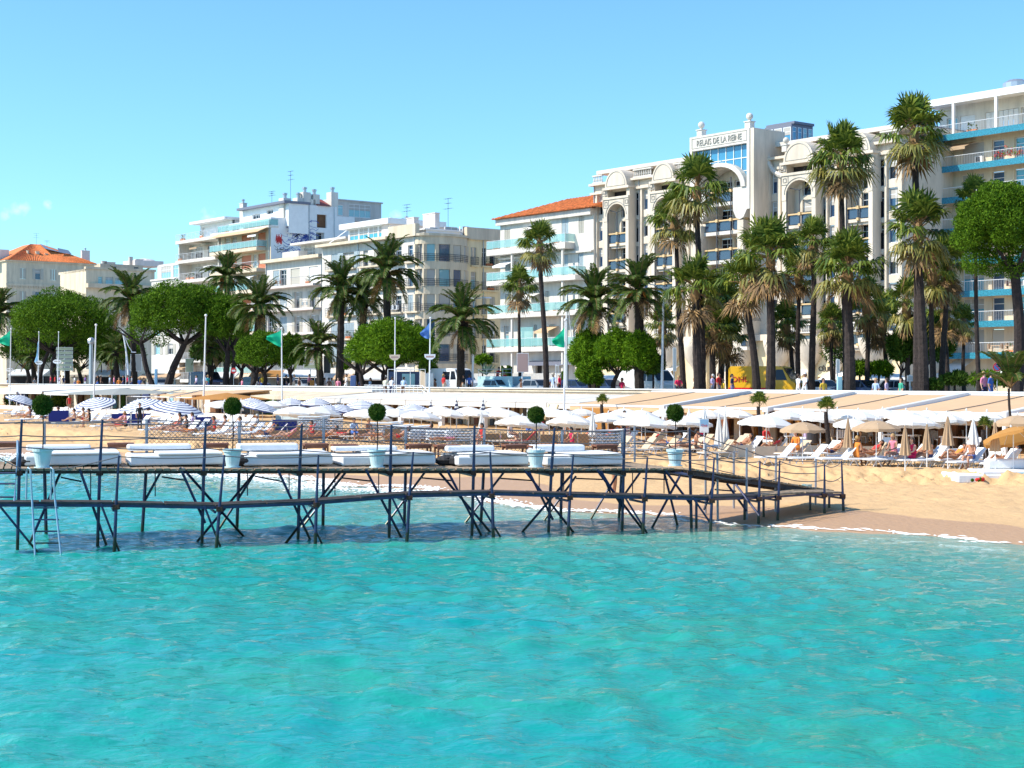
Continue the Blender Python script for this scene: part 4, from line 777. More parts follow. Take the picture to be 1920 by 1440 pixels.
# curved bracket screen right of the tower
c = MB(); x0_ = fr.x(1441); c.tube([(x0_+2.6-2.5*math.cos(R(a)), -.3, zb+.6-2.6*math.sin(R(a))) for a in range(0, 91, 10)], .25, 6); c.build('curved_bracket', 'plaster_white', r)
# ground storeys: swelling stone corbels between dark arches, shop fronts
mb = MB(); sh = [(fr.x(1160), fr.x(1195), .2, 2.6), (fr.x(1226), fr.x(1262), 1.9, 4.2), (fr.x(1330), fr.x(1395), .1, 5.3), (fr.x(1478), fr.x(1524), 1.9, 4.2), (fr.x(1586), fr.x(1640), 1.9, 4.2), (fr.x(1538), fr.x(1566), .1, 1.6)]
ex_ = sh+[(fr.x(1270), fr.x(1284), 4.0, 5.4), (fr.x(1551), fr.x(1563), 4.0, 5.4)]
wall(mb, (0, -.4, 0), XA, 0, xe, 0, z1f-.6, ex_, .8); mb.build('ground_wall', 'plaster_yellow', r); M['plaster_yellow']
for q in ex_: c = MB(); c.box(q[0], .35, q[2], q[1], .38, q[3]); go = c.build('shop_glass', 'pane_dark', r); c = MB(); [c.box(q[0]+(q[1]-q[0])*k-.04, .25, q[2], q[0]+(q[1]-q[0])*k+.04, .34, q[3]) for k in (.33, .66)]; c.build('mullion', 'metal_dark', go)
for pcx in (1222, 1265, 1315, 1402, 1470, 1530, 1580, 1650):
    x = fr.x(pcx); c = MB(); prof = [(1.5, 0), (1.45, -.6), (1.25, -1.3), (.9, -2.0), (.45, -2.6), (.3, -3.0), (.3, -6.0)]
    c.lathe([(a_, z1f-.6+b_) for a_, b_ in prof[::-1]], 18, (x, -.8, 0)); c.build('corbel', HS, r, smooth=True)
text(r, 'CÉLINE', (fr.x(1556), -.47, fr.z(1556, 692, -.4)), .62, 'ink', ext=.03)
for pa, pb, y in ((1190, 1255, 690), (1535, 1572, 701), (1478, 1500, 697)):
    xa, xb = fr.x(pa, -2), fr.x(pb, -2); z = fr.z(pa, y, -2); c = MB(); c.add([(xa, -2.2, z-.55), (xb, -2.2, z-.55), (xb, -.45, z+.25), (xa, -.45, z+.25)], [(0, 1, 2, 3)]); c.build('shop_awning', 'canvas_white', r)
drains(r, (.15, fr.x(1199), fr.x(1440)+.2), zb)
# ---------- 7 blue-banded apartment house on the right
fr = Frame(1697, 58); r = fr.root('blue_band_block', 'cream apartment house with turquoise tiled balcony bands at the right edge', 'building')
x1 = fr.x(2140); D = 1.6; fz = [fr.z(1850, y, -D) for y in (244, 305, 365, 425, 486, 546, 604, 663)]
cols = ((1722, 1737, 'shut', 'shutter'), (1757, 1777, 'pale', ''), (1805, 1845, 'roller', 'blind'), (1860, 1883, 'blue', ''), (1902, 1926, 'teal', ''), (1950, 1975, 'roller', 'blind'))
wins = []
for i, z in enumerate(fz[1:]):
    for j, (pa, pb, k, sm) in enumerate(cols):
        kk = 'teal' if (k == 'roller' and i in (4, 5)) else ('roller' if i == 6 and j > 1 else k); wins.append((fr.x(pa), fr.x(pb), z+.1, z+2.25, kk, sm or 'shutter'))
mb = facade(r, (0, 0, 0), XA, 0, x1, 0, fz[0], wins, ''); wall(mb, (0, 0, 0), (0, -1, 0), -14, 0, 0, fz[0]); mb.box(.02, .1, fz[0]-.3, x1, 14, fz[0]-.02); mb.build('wall', 'plaster_cream', r)
for i, z in enumerate(fz): balcony(r, (.0 if i else fr.x(1772), 0, z), XA, x1 if i else x1-fr.x(1772), D, 'bars', 'plaster_cream', .2, 'metal_white', fascia=.45)
zt = fr.z(1850, 187, 1.5); xa = fr.x(1762, 2)
wins = [(fr.x(pa, 2), fr.x(pb, 2), fz[0]+.1, fz[0]+2.3, k, 'white') for pa, pb, k in ((1775, 1795, 'pale'), (1800, 1828, 'roller'), (1848, 1868, 'shut'), (1872, 1910, 'shut'), (1915, 1935, 'pale'))]
mb = facade(r, (0, 2, 0), XA, xa, x1, fz[0], zt, wins, ''); wall(mb, (xa, 2, 0), (0, -1, 0), -10, 0, fz[0], zt); mb.build('penthouse', 'plaster_white', r)
c = MB(); c.box(xa-.8, -.6, zt, x1, 13, zt+.4); c.box(xa-.8, -.62, zt-.25, x1, -.4, zt-.003)
for px in (1789, 1869, 1930): x = fr.x(px, -.4); c.box(x-.12, -.6, fz[0], x+.12, -.36, zt-.26)
c.build('roof', 'white', r)
c = MB(); x = fr.x(1893, 3); c.lathe([(1.0, 0), (1.2, .6), (1.2, 1.2), (.7, 1.5), (.1, 1.6)], 14, (x, 4, zt+.4)); c.build('water_tank', 'metal_grey', r)
for px, i in ((1878, 1), (1893, 1), (1912, 1)):
    c = MB(); x = fr.x(px, -D+.3); rs = random.Random(px)
    for k in range(140):
        p_ = Vector((x+rs.gauss(0, .35), -D+.3+rs.gauss(0, .15), fz[i]+.4+abs(rs.gauss(0, .35)))); v_ = [p_+Vector((rs.uniform(-.12, .12) for _ in range(3))) for _ in range(3)]; c.add(v_, [(0, 1, 2)], 0 if rs.random() < .6 else 1)
    c.build('flower_box', ['flower_red', 'bush_leaf'], r)
for px, z_, k in ((1905, fz[5], 'wood_red'), (1870, fz[7], 'canvas_beige'), (1895, fz[7], 'canvas_beige')):
    c = MB(); x = fr.x(px, -D+.8); c.box(x-.5, -1.1, z_+.7, x+.5, -.5, z_+.75)
    for a_ in (-.45, .42): 
        for b_ in (-1.08, -.55): c.box(x+a_, b_, z_, x+a_+.04, b_+.04, z_+.7)
    for s_ in (-.9, .65): c.box(x+s_, -1.0, z_+.42, x+s_+.4, -.6, z_+.46); c.box(x+s_ if s_ < 0 else x+s_+.36, -1.0, z_+.46, x+s_+(.04 if s_ < 0 else .4), -.6, z_+.9)
    c.build('terrace_furniture', k, r)
for pa, pb in ((1662, 1714), (1770, 1805), (1880, 1910)):
    o_ = fr.pt(0, 0); xa, xb = fr.x(pa, -2), fr.x(pb, -2); z = fr.z((pa+pb)/2, 683, -2); c = MB(); c.add([(xa, -3.4, z-1.0), (xb, -3.4, z-1.0), (xb, -.05, z+.5), (xa, -.05, z+.5)], [(0, 1, 2, 3)]); c.add([(xa, -3.4, z-1.0), (xb, -3.4, z-1.0), (xb, -3.4, z-1.25), (xa, -3.4, z-1.25)], [(3, 2, 1, 0)]); c.build('shop_awning', 'canvas_white', r)
# ================================================ TREES
def frond_date(e0, bend, L_, seed, n=24):
    rs = random.Random(seed); mb = MB(); pts = []; x = z = 0.0; k = 10
    for i in range(k+1):
        s = i/k; e = R(e0)-R(bend)*s**1.25; pts.append((x, 0, z)); x += L_/k*math.cos(e); z += L_/k*math.sin(e)
    mb.tube(pts, [.05-.004*i for i in range(k+1)], 4, 1)
    for i in range(2, n*2):
        s = .12+.86*i/(n*2); q = s*k; j = min(int(q), k-1); f_ = q-j; p = Vector(pts[j]).lerp(Vector(pts[j+1]), f_); d = (Vector(pts[j+1])-Vector(pts[j])).normalized(); up = Vector((-d.z, 0, d.x))
        sd = 1 if i % 2 else -1; ln = .62*math.sin(math.pi*min(1, s*.85+.12))**.55*rs.uniform(.85, 1.1); fw = .55+.5*s
        dr = (Vector((0, sd, 0))+d*fw+up*rs.uniform(.05, .45)).normalized(); tip = p+dr*ln+Vector((0, 0, -ln*.28)); w_ = d*.07
        mid = p+dr*ln*.55
        mb.add([p-w_*.5, p+w_*.5, mid+w_, tip, mid-w_], [(0, 1, 2, 3, 4)], 0)
    return mb
def leaf_fan(e0, seed, R_=.95, pet=.95, n=19, droop=.35):
    rs = random.Random(seed); mb = MB(); e = R(e0); d = Vector((math.cos(e), 0, math.sin(e))); c = d*pet+Vector((0, 0, -.08)); mb.tube([(0, 0, 0), d*pet*.5+Vector((0, 0, .03)), c], [.035, .025, .02], 3, 1)
    up = Vector((-d.z, 0, d.x)); sd = Vector((0, 1, 0))
    for i in range(n):
        a = R(-118+236*i/(n-1)+rs.uniform(-4, 4)); v = d*math.cos(a)+sd*math.sin(a)+up*.18; v.normalize(); r_ = R_*rs.uniform(.85, 1.1)*(1-.15*abs(math.sin(a)))
        pe = v.cross(up).normalized()*.06; m_ = c+v*r_*.55+up*(.04 if i % 2 else -.03); t_ = c+v*r_+Vector((0, 0, -droop*r_*rs.uniform(.5, 1.4)))
        mb.add([c, m_+pe, t_, m_-pe], [(0, 1, 2, 3)], 0)
    return mb
# fronds are modelled one metre long, then scaled
def mk(mbs, nm, mats): return [q.mesh(nm, mats) for q in mbs]
def date_meshes():
    out = {}
    for k, (e, b) in {'up': (80, 60), 'mid': (55, 100), 'low': (25, 100), 'hang': (-10, 75)}.items(): out[k] = mk([frond_date(e, b, 3.4, sd) for sd in (1, 2)], 'frond', ['frond_date', 'frond_dry'])
    out['dry'] = mk([frond_date(-35, 50, 2.6, 9, 16)], 'frond', ['frond_dry', 'frond_dry']); return out
DM = date_meshes()
FM = {k: mk([leaf_fan(e, sd, droop=dp) for sd in (1, 2, 3)], 'frond', [m, 'frond_dry']) for k, (e, dp, m) in {'up': (72, .15, 'frond_fan'), 'mid': (40, .35, 'frond_fan'), 'flat': (8, .55, 'frond_fan'), 'low': (-28, .6, 'frond_fan_yellow'), 'dry': (-62, .35, 'frond_dry')}.items()}
def trunk(root, top, r0, r1, m, rings=True, lean=0, seed=0):
    """tapered trunk with rings of old leaf bases, from the root's origin to the local point top"""
    rs = random.Random(seed); n = max(8, int(top.z/.35)); pts = []; rr = []
    for i in range(n+1):
        f_ = i/n; pts.append(Vector((top.x*f_**1.3+.06*math.sin(f_*5+seed), top.y*f_, top.z*f_))); rr.append((r0+(r1-r0)*f_)*(1+.25*max(0, .08-f_)/.08)*(1.07 if (rings and i % 2) else 1)*rs.uniform(.96, 1.04))
    t = MB().tube(pts, rr, 9); return t.build('trunk', m, root)
LM = [(60, 'at the far left edge'), (175, 'behind the left flag poles'), (300, 'left of the leaning pine trunks'), (400, 'beside the dark blue van'), (470, 'under the second umbrella pine'), (560, 'behind the middle green flag'), (650, 'in front of the white balcony block'), (760, 'in front of the cream corner house'), (830, 'beside the blue flag'), (935, 'before the yellow side wall'), (1080, 'before the white villa'), (1230, 'behind the clipped trees'), (1345, 'before the sign tower'), (1460, 'beside the yellow van'), (1560, 'before the hotel right of the yellow van'), (1640, 'before the right hotel bays'), (1780, 'at the gap between hotel and blue-banded block'), (2200, 'before the blue-banded block')]
def near(px):
    for a_, b_ in LM:
        if px < a_: return b_
def date_palm(px, py, Rpx, pb, t, label, n=58, seed=0, fruit=False, grey=False):
    d = dep(px, t); x, y = at(px, d), d; xb = at(pb, d); zt = zz(py, d); k = Rpx*d/F/2.75; rs = random.Random(seed+px)
    r = thing('date_palm', label, 'palm tree', (xb, y, PZ), 0, 'date palms along the promenade'); top = Vector((x-xb, 0, zt-PZ)); trunk(r, top, .36, .30, 'trunk_date', seed=px)
    c = MB(); c.lathe([(.28, -1.0), (.46, -.5), (.44, 0), (.2, .35)], 9, top); c.build('crown_base', 'trunk_date', r)
    for i in range(n):
        f_ = min(.99, max(0, i/n+rs.gauss(0, .06))); a = i*2.39996+rs.uniform(-.2, .2); kind = 'up' if f_ < .2 else 'mid' if f_ < .52 else 'low' if f_ < .8 else 'hang' if f_ < .94 else 'dry'
        o = link('frond', rs.choice(DM[kind]), r, top+Vector((0, 0, .15-.5*f_)), a, k*rs.uniform(.85, 1.08)); o.rotation_euler = (rs.uniform(-.12, .12), rs.uniform(-.12, .12), a)
        if grey: pass
    if fruit:
        for i in range(7):
            a = i*.9; g = MB()
            for j in range(9): b_ = a+rs.uniform(-.3, .3); g.tube([(0, 0, 0), (math.cos(b_)*.5, math.sin(b_)*.5, .15), (math.cos(b_)*.85, math.sin(b_)*.85, rs.uniform(-.5, -.1))], .05, 3)
            o = g.build('fruit_stalk', 'date_stalk', r); o.location = top
    return r
for i, (px, py, Rp, pb, t, lb, fr_) in enumerate([
    (-4, 592, 50, -6, 13, 'date palm cut off by the left edge, fronds over the green flag', 0), (245, 566, 60, 252, 15, 'date palm rising between the two large umbrella pines', 0),
    (425, 522, 46, 425, 26, 'date palm with golden centre behind the second umbrella pine', 1), (486, 578, 56, 476, 13, 'date palm with arching crown right of the second umbrella pine', 0),
    (640, 545, 58, 636, 13, 'date palm with slim dark trunk left of the tallest date palm', 0), (724, 512, 66, 732, 13, 'tallest date palm, wide dark crown before the corner house', 0),
    (682, 565, 46, 672, 16, 'date palm half hidden behind the tallest date palm', 0), (597, 650, 50, 600, 12, 'low greyish date palm right of the middle green flag', 0),
    (868, 604, 66, 862, 13, 'date palm with thick trunk before the yellow side wall', 0), (1113, 568, 66, 1115, 13, 'date palm behind the right green flag, left of its orange-fruited neighbour', 0),
    (1197, 548, 66, 1200, 13, 'date palm with orange fruit stalks behind the clipped trees', 1), (216, 662, 38, 222, 14, 'small date palm under the gap between the umbrella pines', 0),
    (395, 655, 40, 392, 17, 'small shaded date palm under the second umbrella pine', 0), (60, 668, 34, 66, 15, 'small shaded date palm under the first umbrella pine', 0), (128, 672, 32, 126, 15, 'small shaded date palm behind the stacked direction signs', 0)]):
    date_palm(px, py, Rp, pb, t, lb, seed=i, fruit=bool(fr_), n=58 if i < 11 else 40)
def fan_palm(px, py, Rpx, pb, t, wpx, label, n=40, seed=0, skirt=.22):
    d = dep(px, t); x, y = at(px, d), d; xb = at(pb, d); zt = zz(py, d)-.2; k = Rpx*d/F/1.5; rs = random.Random(seed+px); w_ = wpx*d/F/2
    r = thing('fan_palm', label, 'palm tree', (xb, y, PZ), 0, 'fan palms along the promenade'); top = Vector((x-xb, 0, zt-PZ)); trunk(r, top, w_*1.05, w_*.62, 'trunk_fan', seed=px)
    c = MB(); c.lathe([(.16, -1.3), (.34, -.7), (.30, -.1), (.1, .3)], 8, top); c.build('crown_base', 'frond_dry', r)
    for i in range(n):
        f_ = i/n; g_ = f_; f_ = min(.99, max(0, f_+rs.gauss(0, .11))); a = i*2.39996+rs.uniform(-.3, .3); kind = 'up' if f_ < .22 else 'mid' if f_ < .48 else 'flat' if f_ < .72 else 'low' if f_ < 1-skirt*.6 else 'dry'
        o = link('frond', rs.choice(FM[kind]), r, top+Vector((0, 0, .2-.75*f_)), None, k*rs.uniform(.85, 1.12)); o.rotation_euler = (rs.uniform(-.2, .2), rs.uniform(-.2, .2), a)
    return r
for i, (px, py, Rp, pb, t, wd, lb) in enumerate([
    (1012, 450, 40, 1024, 14, 11, 'tall fan palm with knobbly trunk before the white villa'), (975, 532, 36, 974, 19, 7, 'slim fan palm left of the tall one before the white villa'),
    (1265, 405, 50, 1281, 14, 11, 'tall fan palm just left of the sign tower, second highest there'), (1307, 345, 56, 1316, 13, 14, 'tall fan palm covering the left edge of the sign tower'),
    (1578, 288, 60, 1586, 19, 13, 'tall fan palm between the two right hotel bays'), (1714, 240, 64, 1722, 12, 17, 'tallest fan palm, against the sky left of the blue-banded block'),
    (1303, 532, 58, 1311, 12, 18, 'bushy fan palm with yellow flower stalks below the sign tower'), (1445, 470, 66, 1444, 12, 18, 'broad fan palm with thick trunk right in front of the yellow van'),
    (1395, 520, 50, 1419, 13, 15, 'fan palm leaning over the back of the yellow van'), (1590, 492, 64, 1592, 11, 21, 'fan palm with the thickest trunk right of the white-hatted walker'),
    (1525, 445, 42, 1523, 17, 13, 'darker fan palm between the yellow van and thickest trunk'), (1722, 420, 68, 1730, 12, 20, 'fan palm with orange hanging stalks, foremost of the right cluster'),
    (1655, 592, 46, 1667, 24, 10, 'low bushy fan palm above the garden shrubs left of the right cluster'), (1825, 368, 38, 1836, 14, 9, 'slim fan palm against the right pine crown'),
    (1806, 597, 27, 1808, 27, 8, 'short dark fan palm before the blue balcony bands'), (1748, 505, 46, 1748, 16, 12, 'second fan palm trunk of the right cluster'),
    (1776, 485, 48, 1766, 17, 12, 'rightmost fan palm of the right cluster'), (1340, 600, 44, 1336, 16, 13, 'shaded low fan palm right of the thick trunk under the tower'),
    (1366, 628, 40, 1366, 18, 9, 'small shaded fan palm left of the yellow van'), (1474, 600, 38, 1492, 22, 9, 'thin leaning fan palm behind the yellow van cab'),
    (1560, 598, 32, 1560, 27, 8, 'small fan palm behind the thickest trunk'), (1498, 500, 38, 1497, 18, 10, 'slim fan palm behind the broad one at the yellow van'), (1350, 560, 50, 1352, 19, 12, 'fan palm behind the thick trunk under the tower, above the shaded ones'), (1242, 602, 34, 1246, 20, 8, 'small fan palm behind the double-armed lamp'), (1625, 560, 44, 1628, 21, 10, 'dark fan palm right of the thickest trunk'), (1700, 560, 44, 1704, 20, 10, 'dark fan palm filling the gap left of the right cluster'), (1772, 575, 42, 1775, 19, 10, 'dark low fan palm behind the right cluster trunks')]):
    q_ = random.Random(i*7+1); fan_palm(px, py, Rp, pb, t, wd, lb, seed=i, n=q_.randint(38, 58), skirt=q_.uniform(.05, .4))
def cloud(blobs, n, size, name, m, parent, seed=1, flat=.0, shell=.5, tuft=1.6):
    """foliage: many small leaf-sized faces spread over and inside the blobs (centre, radii)"""
    rs = np.random.default_rng(seed); B = np.array([[*c, *r] for c, r in blobs]); wt = (B[:, 3]*B[:, 4]+B[:, 3]*B[:, 5]); idx = rs.choice(len(B), n, p=wt/wt.sum())
    v = rs.normal(size=(n, 3)); v /= np.linalg.norm(v, axis=1)[:, None]; rad = 1-shell*rs.random(n)**2.2
    bump = 1+.10*np.sin(v[:, 0]*9+idx)*np.sin(v[:, 1]*8+idx*2)*np.cos(v[:, 2]*9)
    p = B[idx, :3]+v*B[idx, 3:]*rad[:, None]*bump[:, None]
    nr = v+rs.normal(size=(n, 3))*.45+np.array([0, 0, .25]); nr /= np.linalg.norm(nr, axis=1)[:, None]
    a = np.cross(nr, rs.normal(size=(n, 3))); a /= np.linalg.norm(a, axis=1)[:, None]; b = np.cross(nr, a); sz = size*rs.uniform(.6, 1.3, n)[:, None]
    # narrow leaf: base edge and a tip pushed outward
    out = nr*.75+a*.65; tip = p+out*sz*tuft; v0 = p-b*sz*.42; v1 = p+b*sz*.42
    co_ = np.stack([v0, v1, tip], 1).reshape(-1, 3).astype(np.float32); me = bpy.data.meshes.new(name); me.vertices.add(n*3); me.vertices.foreach_set('co', co_.ravel())
    me.loops.add(n*3); me.loops.foreach_set('vertex_index', np.arange(n*3, dtype=np.int32)); me.polygons.add(n); me.polygons.foreach_set('loop_start', np.arange(0, n*3, 3, dtype=np.int32)); me.polygons.foreach_set('loop_total', np.full(n, 3, dtype=np.int32))
    me.update(calc_edges=True); me.materials.append(M[m] if isinstance(m, str) else m); return link(name, me, parent)
def dome_blobs(rx, ry, rz, nb, seed, br=.3, zmin=-.25):
    rs = np.random.default_rng(seed); out = [((0, 0, 0), (rx*.70, ry*.70, rz*.62))]
    for i in range(nb):
        z = zmin+(1-zmin)*(i+.5)/nb; a = i*2.39996; q = math.sqrt(max(0, 1-z*z)) if z > 0 else 1; s_ = br*rs.uniform(.6, 1.55)
        out.append(((rx*.80*q*math.cos(a+rs.uniform(-.2, .2)), ry*.80*q*math.sin(a), rz*(.78+rs.uniform(-.08, .06))*z), (rx*s_, ry*s_, rz*s_*1.15)))
    return out
def pine(label, px, py, rxp, rzp, t, trunks, n, seed, m='pine_needle', size=.20, nb=46, name='umbrella_pine', br=.2, zmin=-.5, extra=(), group=None, trm='trunk_pine', depth=1.0, tuft=1.6):
    d = dep(px, t); x = at(px, d); zc_ = zz(py, d); rx, rz = rxp*d/F, rzp*d/F; x0 = at(trunks[0][0], d)
    r = thing(name, label, 'tree', (x0, d, PZ), 0, group); bl = [((c[0]+x-x0, c[1], c[2]+zc_-PZ), q) for c, q in dome_blobs(rx, rx*depth, rz, nb, seed, br, zmin)]
    for (ex, ey, er) in extra: bl.append(((at(ex, d)-x0, 0, zz(ey, d)-PZ), (er*d/F,)*3))
    cloud(bl, n, size, 'crown', m, r, seed, tuft=tuft)
    for (pb, pt_, pyt, wp) in trunks:
        b0 = Vector((at(pb, d)-x0, 0, 0)); tp = Vector((at(pt_, d)-x0, 0, zz(pyt, d)-PZ)); w_ = wp*d/F/2; k = 9; pts = []; rr = []; rs = random.Random(seed+pb)
        for i in range(k+1): f_ = i/k; pts.append(b0.lerp(tp, f_)+Vector((.12*math.sin(f_*6+seed), .1*math.sin(f_*4), 0))); rr.append(w_*(1.15-.35*f_))
        tb = MB().tube(pts, rr, 8)
        for j in range(6):
            a = j*1.05+seed; e_ = tp+Vector((math.cos(a)*rx*.55, math.sin(a)*rx*.5, rz*.45)); tb.tube([tp-Vector((0, 0, .3)), tp.lerp(e_, .5)+Vector((0, 0, -.2)), e_], [w_*.6, w_*.4, w_*.15], 6)
        tb.build('trunk', trm, r)
    return r
GP = 'umbrella pines along the promenade'
pine('large round umbrella pine on the far left above the stacked direction signs', 118, 606, 98, 60, 14, [(97, 104, 660, 12), (66, 92, 655, 8)], 52000, 1, nb=64, br=.19, size=.16, group=GP, extra=[(50, 640, 22), (170, 640, 26), (195, 635, 18)])
pine('large leaning umbrella pine left of the dark blue van', 340, 590, 96, 58, 13, [(310, 346, 640, 14), (288, 262, 640, 10)], 52000, 2, nb=64, br=.19, size=.15, group=GP, extra=[(258, 620, 22), (300, 630, 20)])
pine('dark umbrella pine crown overlapping the leaning pine on its right', 424, 602, 46, 52, 16, [(425, 425, 655, 11), (436, 438, 655, 8)], 24000, 3, group=GP, nb=50, br=.18, size=.15)
pine('small round pine behind the middle green flag', 492, 662, 52, 40, 12, [(497, 495, 695, 8), (470, 480, 695, 9)], 24000, 4, group=GP, nb=50, br=.18, size=.12)
pine('small dark round pine right of the middle green flag', 545, 660, 26, 36, 18, [(545, 545, 695, 8)], 7000, 5, nb=16)
pine('broad bright green round tree left of the blue flag', 736, 652, 84, 52, 13, [(677, 680, 695, 10), (715, 722, 695, 9)], 42000, 6, 'bush_leaf', group=None, name='round_tree', nb=60, size=.11, br=.2, tuft=2.5)
for j, (px, py, rx, rz, lb, pb, sd) in enumerate([(1110, 664, 40, 42, 'clipped bright green tree, left one of the three by the right green flag', 1105, 7), (1157, 662, 42, 41, 'clipped bright green tree, middle one of the three', 1149, 8), (1198, 665, 33, 40, 'clipped bright green tree, right one of the three', 1200, 9)]):
    pine(lb, px, py, rx, rz, 13, [(pb, px, 695, 9)], 17000, sd, 'bush_leaf', name='clipped_tree', group='clipped trees beside the white van', nb=30, br=.26, size=.10, tuft=2.3)
pine('low dark round bush in front of the clipped trees', 1104, 700, 24, 28, 11.5, [(1104, 1104, 715, 5)], 8000, 10, 'bush_leaf', name='round_bush', nb=14, size=.12, tuft=2.2)
pine('umbrella pine filling the right edge, trunk at the frame edge', 1884, 424, 96, 86, 12, [(1912, 1906, 505, 22)], 90000, 11, group=GP, nb=100, br=.155, size=.08, extra=[(1830, 490, 26), (1860, 495, 24), (1900, 498, 26)])
for j, (px, py, a_, b_, t_, l_) in enumerate([(52, 655, 46, 34, 22, 'under the first umbrella pine, at its left'), (150, 652, 50, 34, 22, 'under the first umbrella pine, at its right'), (212, 655, 28, 34, 24, 'between the two large umbrella pines'), (398, 655, 36, 36, 22, 'behind the dark blue van'), (452, 658, 30, 34, 23, 'right of the dark blue van')]): pine('dark evergreen added for shade '+l_, px, py, a_, b_, t_, [(px, px, 690, 8)], 9000, 80+j, 'box_leaf', name='broad_tree', nb=22, size=.24, br=.26)  # added dark foliage masses, standing in for the deep shade under the pine crowns
pine('leafy broad tree behind the right palm cluster', 1738, 640, 48, 52, 22, [(1735, 1735, 680, 8)], 9000, 12, 'box_leaf', name='broad_tree', nb=24, size=.22, br=.25, trm='trunk_pine')
pine('dark leafy shrub between the right palm trunks', 1690, 655, 26, 34, 20, [(1692, 1692, 690, 5)], 4000, 13, 'box_leaf', name='broad_tree', nb=14, size=.2)
def shrub(label, px, py, rxp, rzp, t, n, seed, m='bush_leaf', size=.13, name='shrub'):
    d = dep(px, t); r = thing(name, label, 'shrub', (at(px, d), d, PZ)); rx, rz = rxp*d/F, rzp*d/F; zc_ = zz(py, d)-PZ
    cloud([((c[0], c[1], c[2]+zc_), q) for c, q in dome_blobs(rx, rx, rz, 14, seed, .35)], n, size, 'foliage', m, r, seed, tuft=2)
    MB().tube([(0, 0, 0), (0, 0, max(.2, zc_))], .08, 5).build('stem', 'trunk_pine', r)
for i, (px, py, a_, b_, t, m, lb) in enumerate([(1612, 692, 22, 16, 22, 'bush_leaf', 'upright green shrub right of the thickest palm trunk'), (1648, 694, 20, 14, 22, 'bush_leaf', 'green shrub beside the low bushy fan palm'), (1790, 712, 22, 12, 16, 'box_leaf', 'olive rounded shrub right of the right palm cluster'),
    (1850, 712, 26, 14, 15, 'bush_leaf', 'rounded shrub below the no-parking sign'), (1900, 714, 22, 13, 15, 'box_leaf', 'rounded shrub at the right frame edge'), (1745, 722, 18, 8, 13, 'box_leaf', 'low dark shrub behind the terrace roof'), (246, 660, 22, 22, 24, 'bush_leaf', 'light green shrub between the left pines'), (190, 668, 26, 20, 24, 'bush_leaf', 'light green shrub behind the white kiosk roofs'),
    (405, 672, 20, 14, 26, 'bush_leaf', 'light green hedge beyond the blue van'), (645, 685, 12, 12, 30, 'bush_leaf', 'small green shrub by the arched doorway'), (905, 676, 14, 10, 34, 'bush_leaf', 'garden shrub in front of the yellow side wall'), (800, 690, 16, 12, 30, 'box_leaf', 'dark garden shrub behind the blue flag'), (1565, 650, 28, 60, 30, 'box_leaf', 'climbing greenery on the hotel wall behind the palm trunks'), (1225, 688, 18, 20, 14, 'box_leaf', 'loose leafy shrub right of the clipped trees')]):
    shrub(lb, px, py, a_, b_, t, 3000, 40+i, m)
def cactus(px, py, rp, t, lb, agave):
    d = dep(px, t); r = thing('agave' if agave else 'cactus', lb, 'plant', (at(px, d), d, PZ)); k = rp*d/F; rs = random.Random(px); m_ = MB(); zb = zz(702, d)-PZ
    for i in range(22 if agave else 16):
        a = i*2.4; 
        if agave: e = rs.uniform(.5, 1.4); v = Vector((math.cos(a)*math.cos(e), math.sin(a)*math.cos(e), math.sin(e)))*k*2.2; m_.tube([(0, 0, zb), Vector((0, 0, zb))+v*.5, Vector((0, 0, zb))+v], [.09, .08, .01], 4)
        else: q = rs.uniform(.2, 1)*k; m_.tube([(math.cos(a)*q, math.sin(a)*q, 0), (math.cos(a)*q, math.sin(a)*q, zb+rs.uniform(.9, 1.8)*k)], .13, 6)
    m_.build('leaves' if agave else 'stems', mat('agave_green', (.20, .30, .20), .5) if agave else 'box_leaf', r)
cactus(912, 680, 11, 34, 'tall pale agave in front of the yellow side wall', True); cactus(950, 680, 11, 33, 'clump of columnar cactus in front of the white villa', False); cactus(1058, 695, 4, 32, 'small thin cactus on the villa garden wall', False)
# ================================================ PIER with deck, lower walkway, ramp, rails
PA = Vector((at(-70, 39.4), 39.4)); PB = Vector((at(1296, 45.3), 45.3)); PE = (PB-PA).normalized(); PN = Vector((-PE.y, PE.x))   # along the deck, across it towards the beach
PL = (PB-PA).length; DW = 3.7
def deckz(x): return 2.10+(1.765-2.10)*(x/PL)-.02
def PP(l, c, z): q = PA+PE*l+PN*c; return Vector((q.x, q.y, z))
def pl(px, c=0):      # distance along the deck at which the sight line px meets the line offset c
    o = PA+PN*c; k = kpx(px); return (k*o.y-o.x)/(PE.x-k*PE.y)
def pdep(px, c=0): return (PA+PN*c+PE*pl(px, c)).y
pier = thing('pier', 'narrow wooden pier on dark blue scaffold legs with a lower walkway and rope rails', 'pier', (PA.x, PA.y, 0))
O = Vector((PA.x, PA.y, 0))
def pchild(mb, name, mats, parent=None, smooth=False):
    mb.v = [tuple(Vector(v)-O) for v in mb.v]; return mb.build(name, mats, parent or pier, smooth)
ang = math.atan2(PE.y, PE.x)
def plank_mesh(w_, L_, th, m, seed):
    rs = random.Random(seed); q = MB(); q.box(0, 0, -th, w_, L_, 0); q.v = [(x+rs.uniform(-.006, .006), y+rs.uniform(-.03, .03), z+rs.uniform(-.006, .006)) for x, y, z in q.v]; return q.mesh('plank', m)
PM = [plank_mesh(.165, DW+.1, .055, 'plank', i) for i in range(5)]
n = int(PL/.2); rs = random.Random(3)
for i in range(n):
    l = i*.2; 
    if l > pl(1262): break
    o = link('plank', rs.choice(PM), pier, PP(l, -.08+rs.uniform(-.02, .02), deckz(l)+rs.uniform(-.006, .006))-O, ang+rs.uniform(-.006, .006))
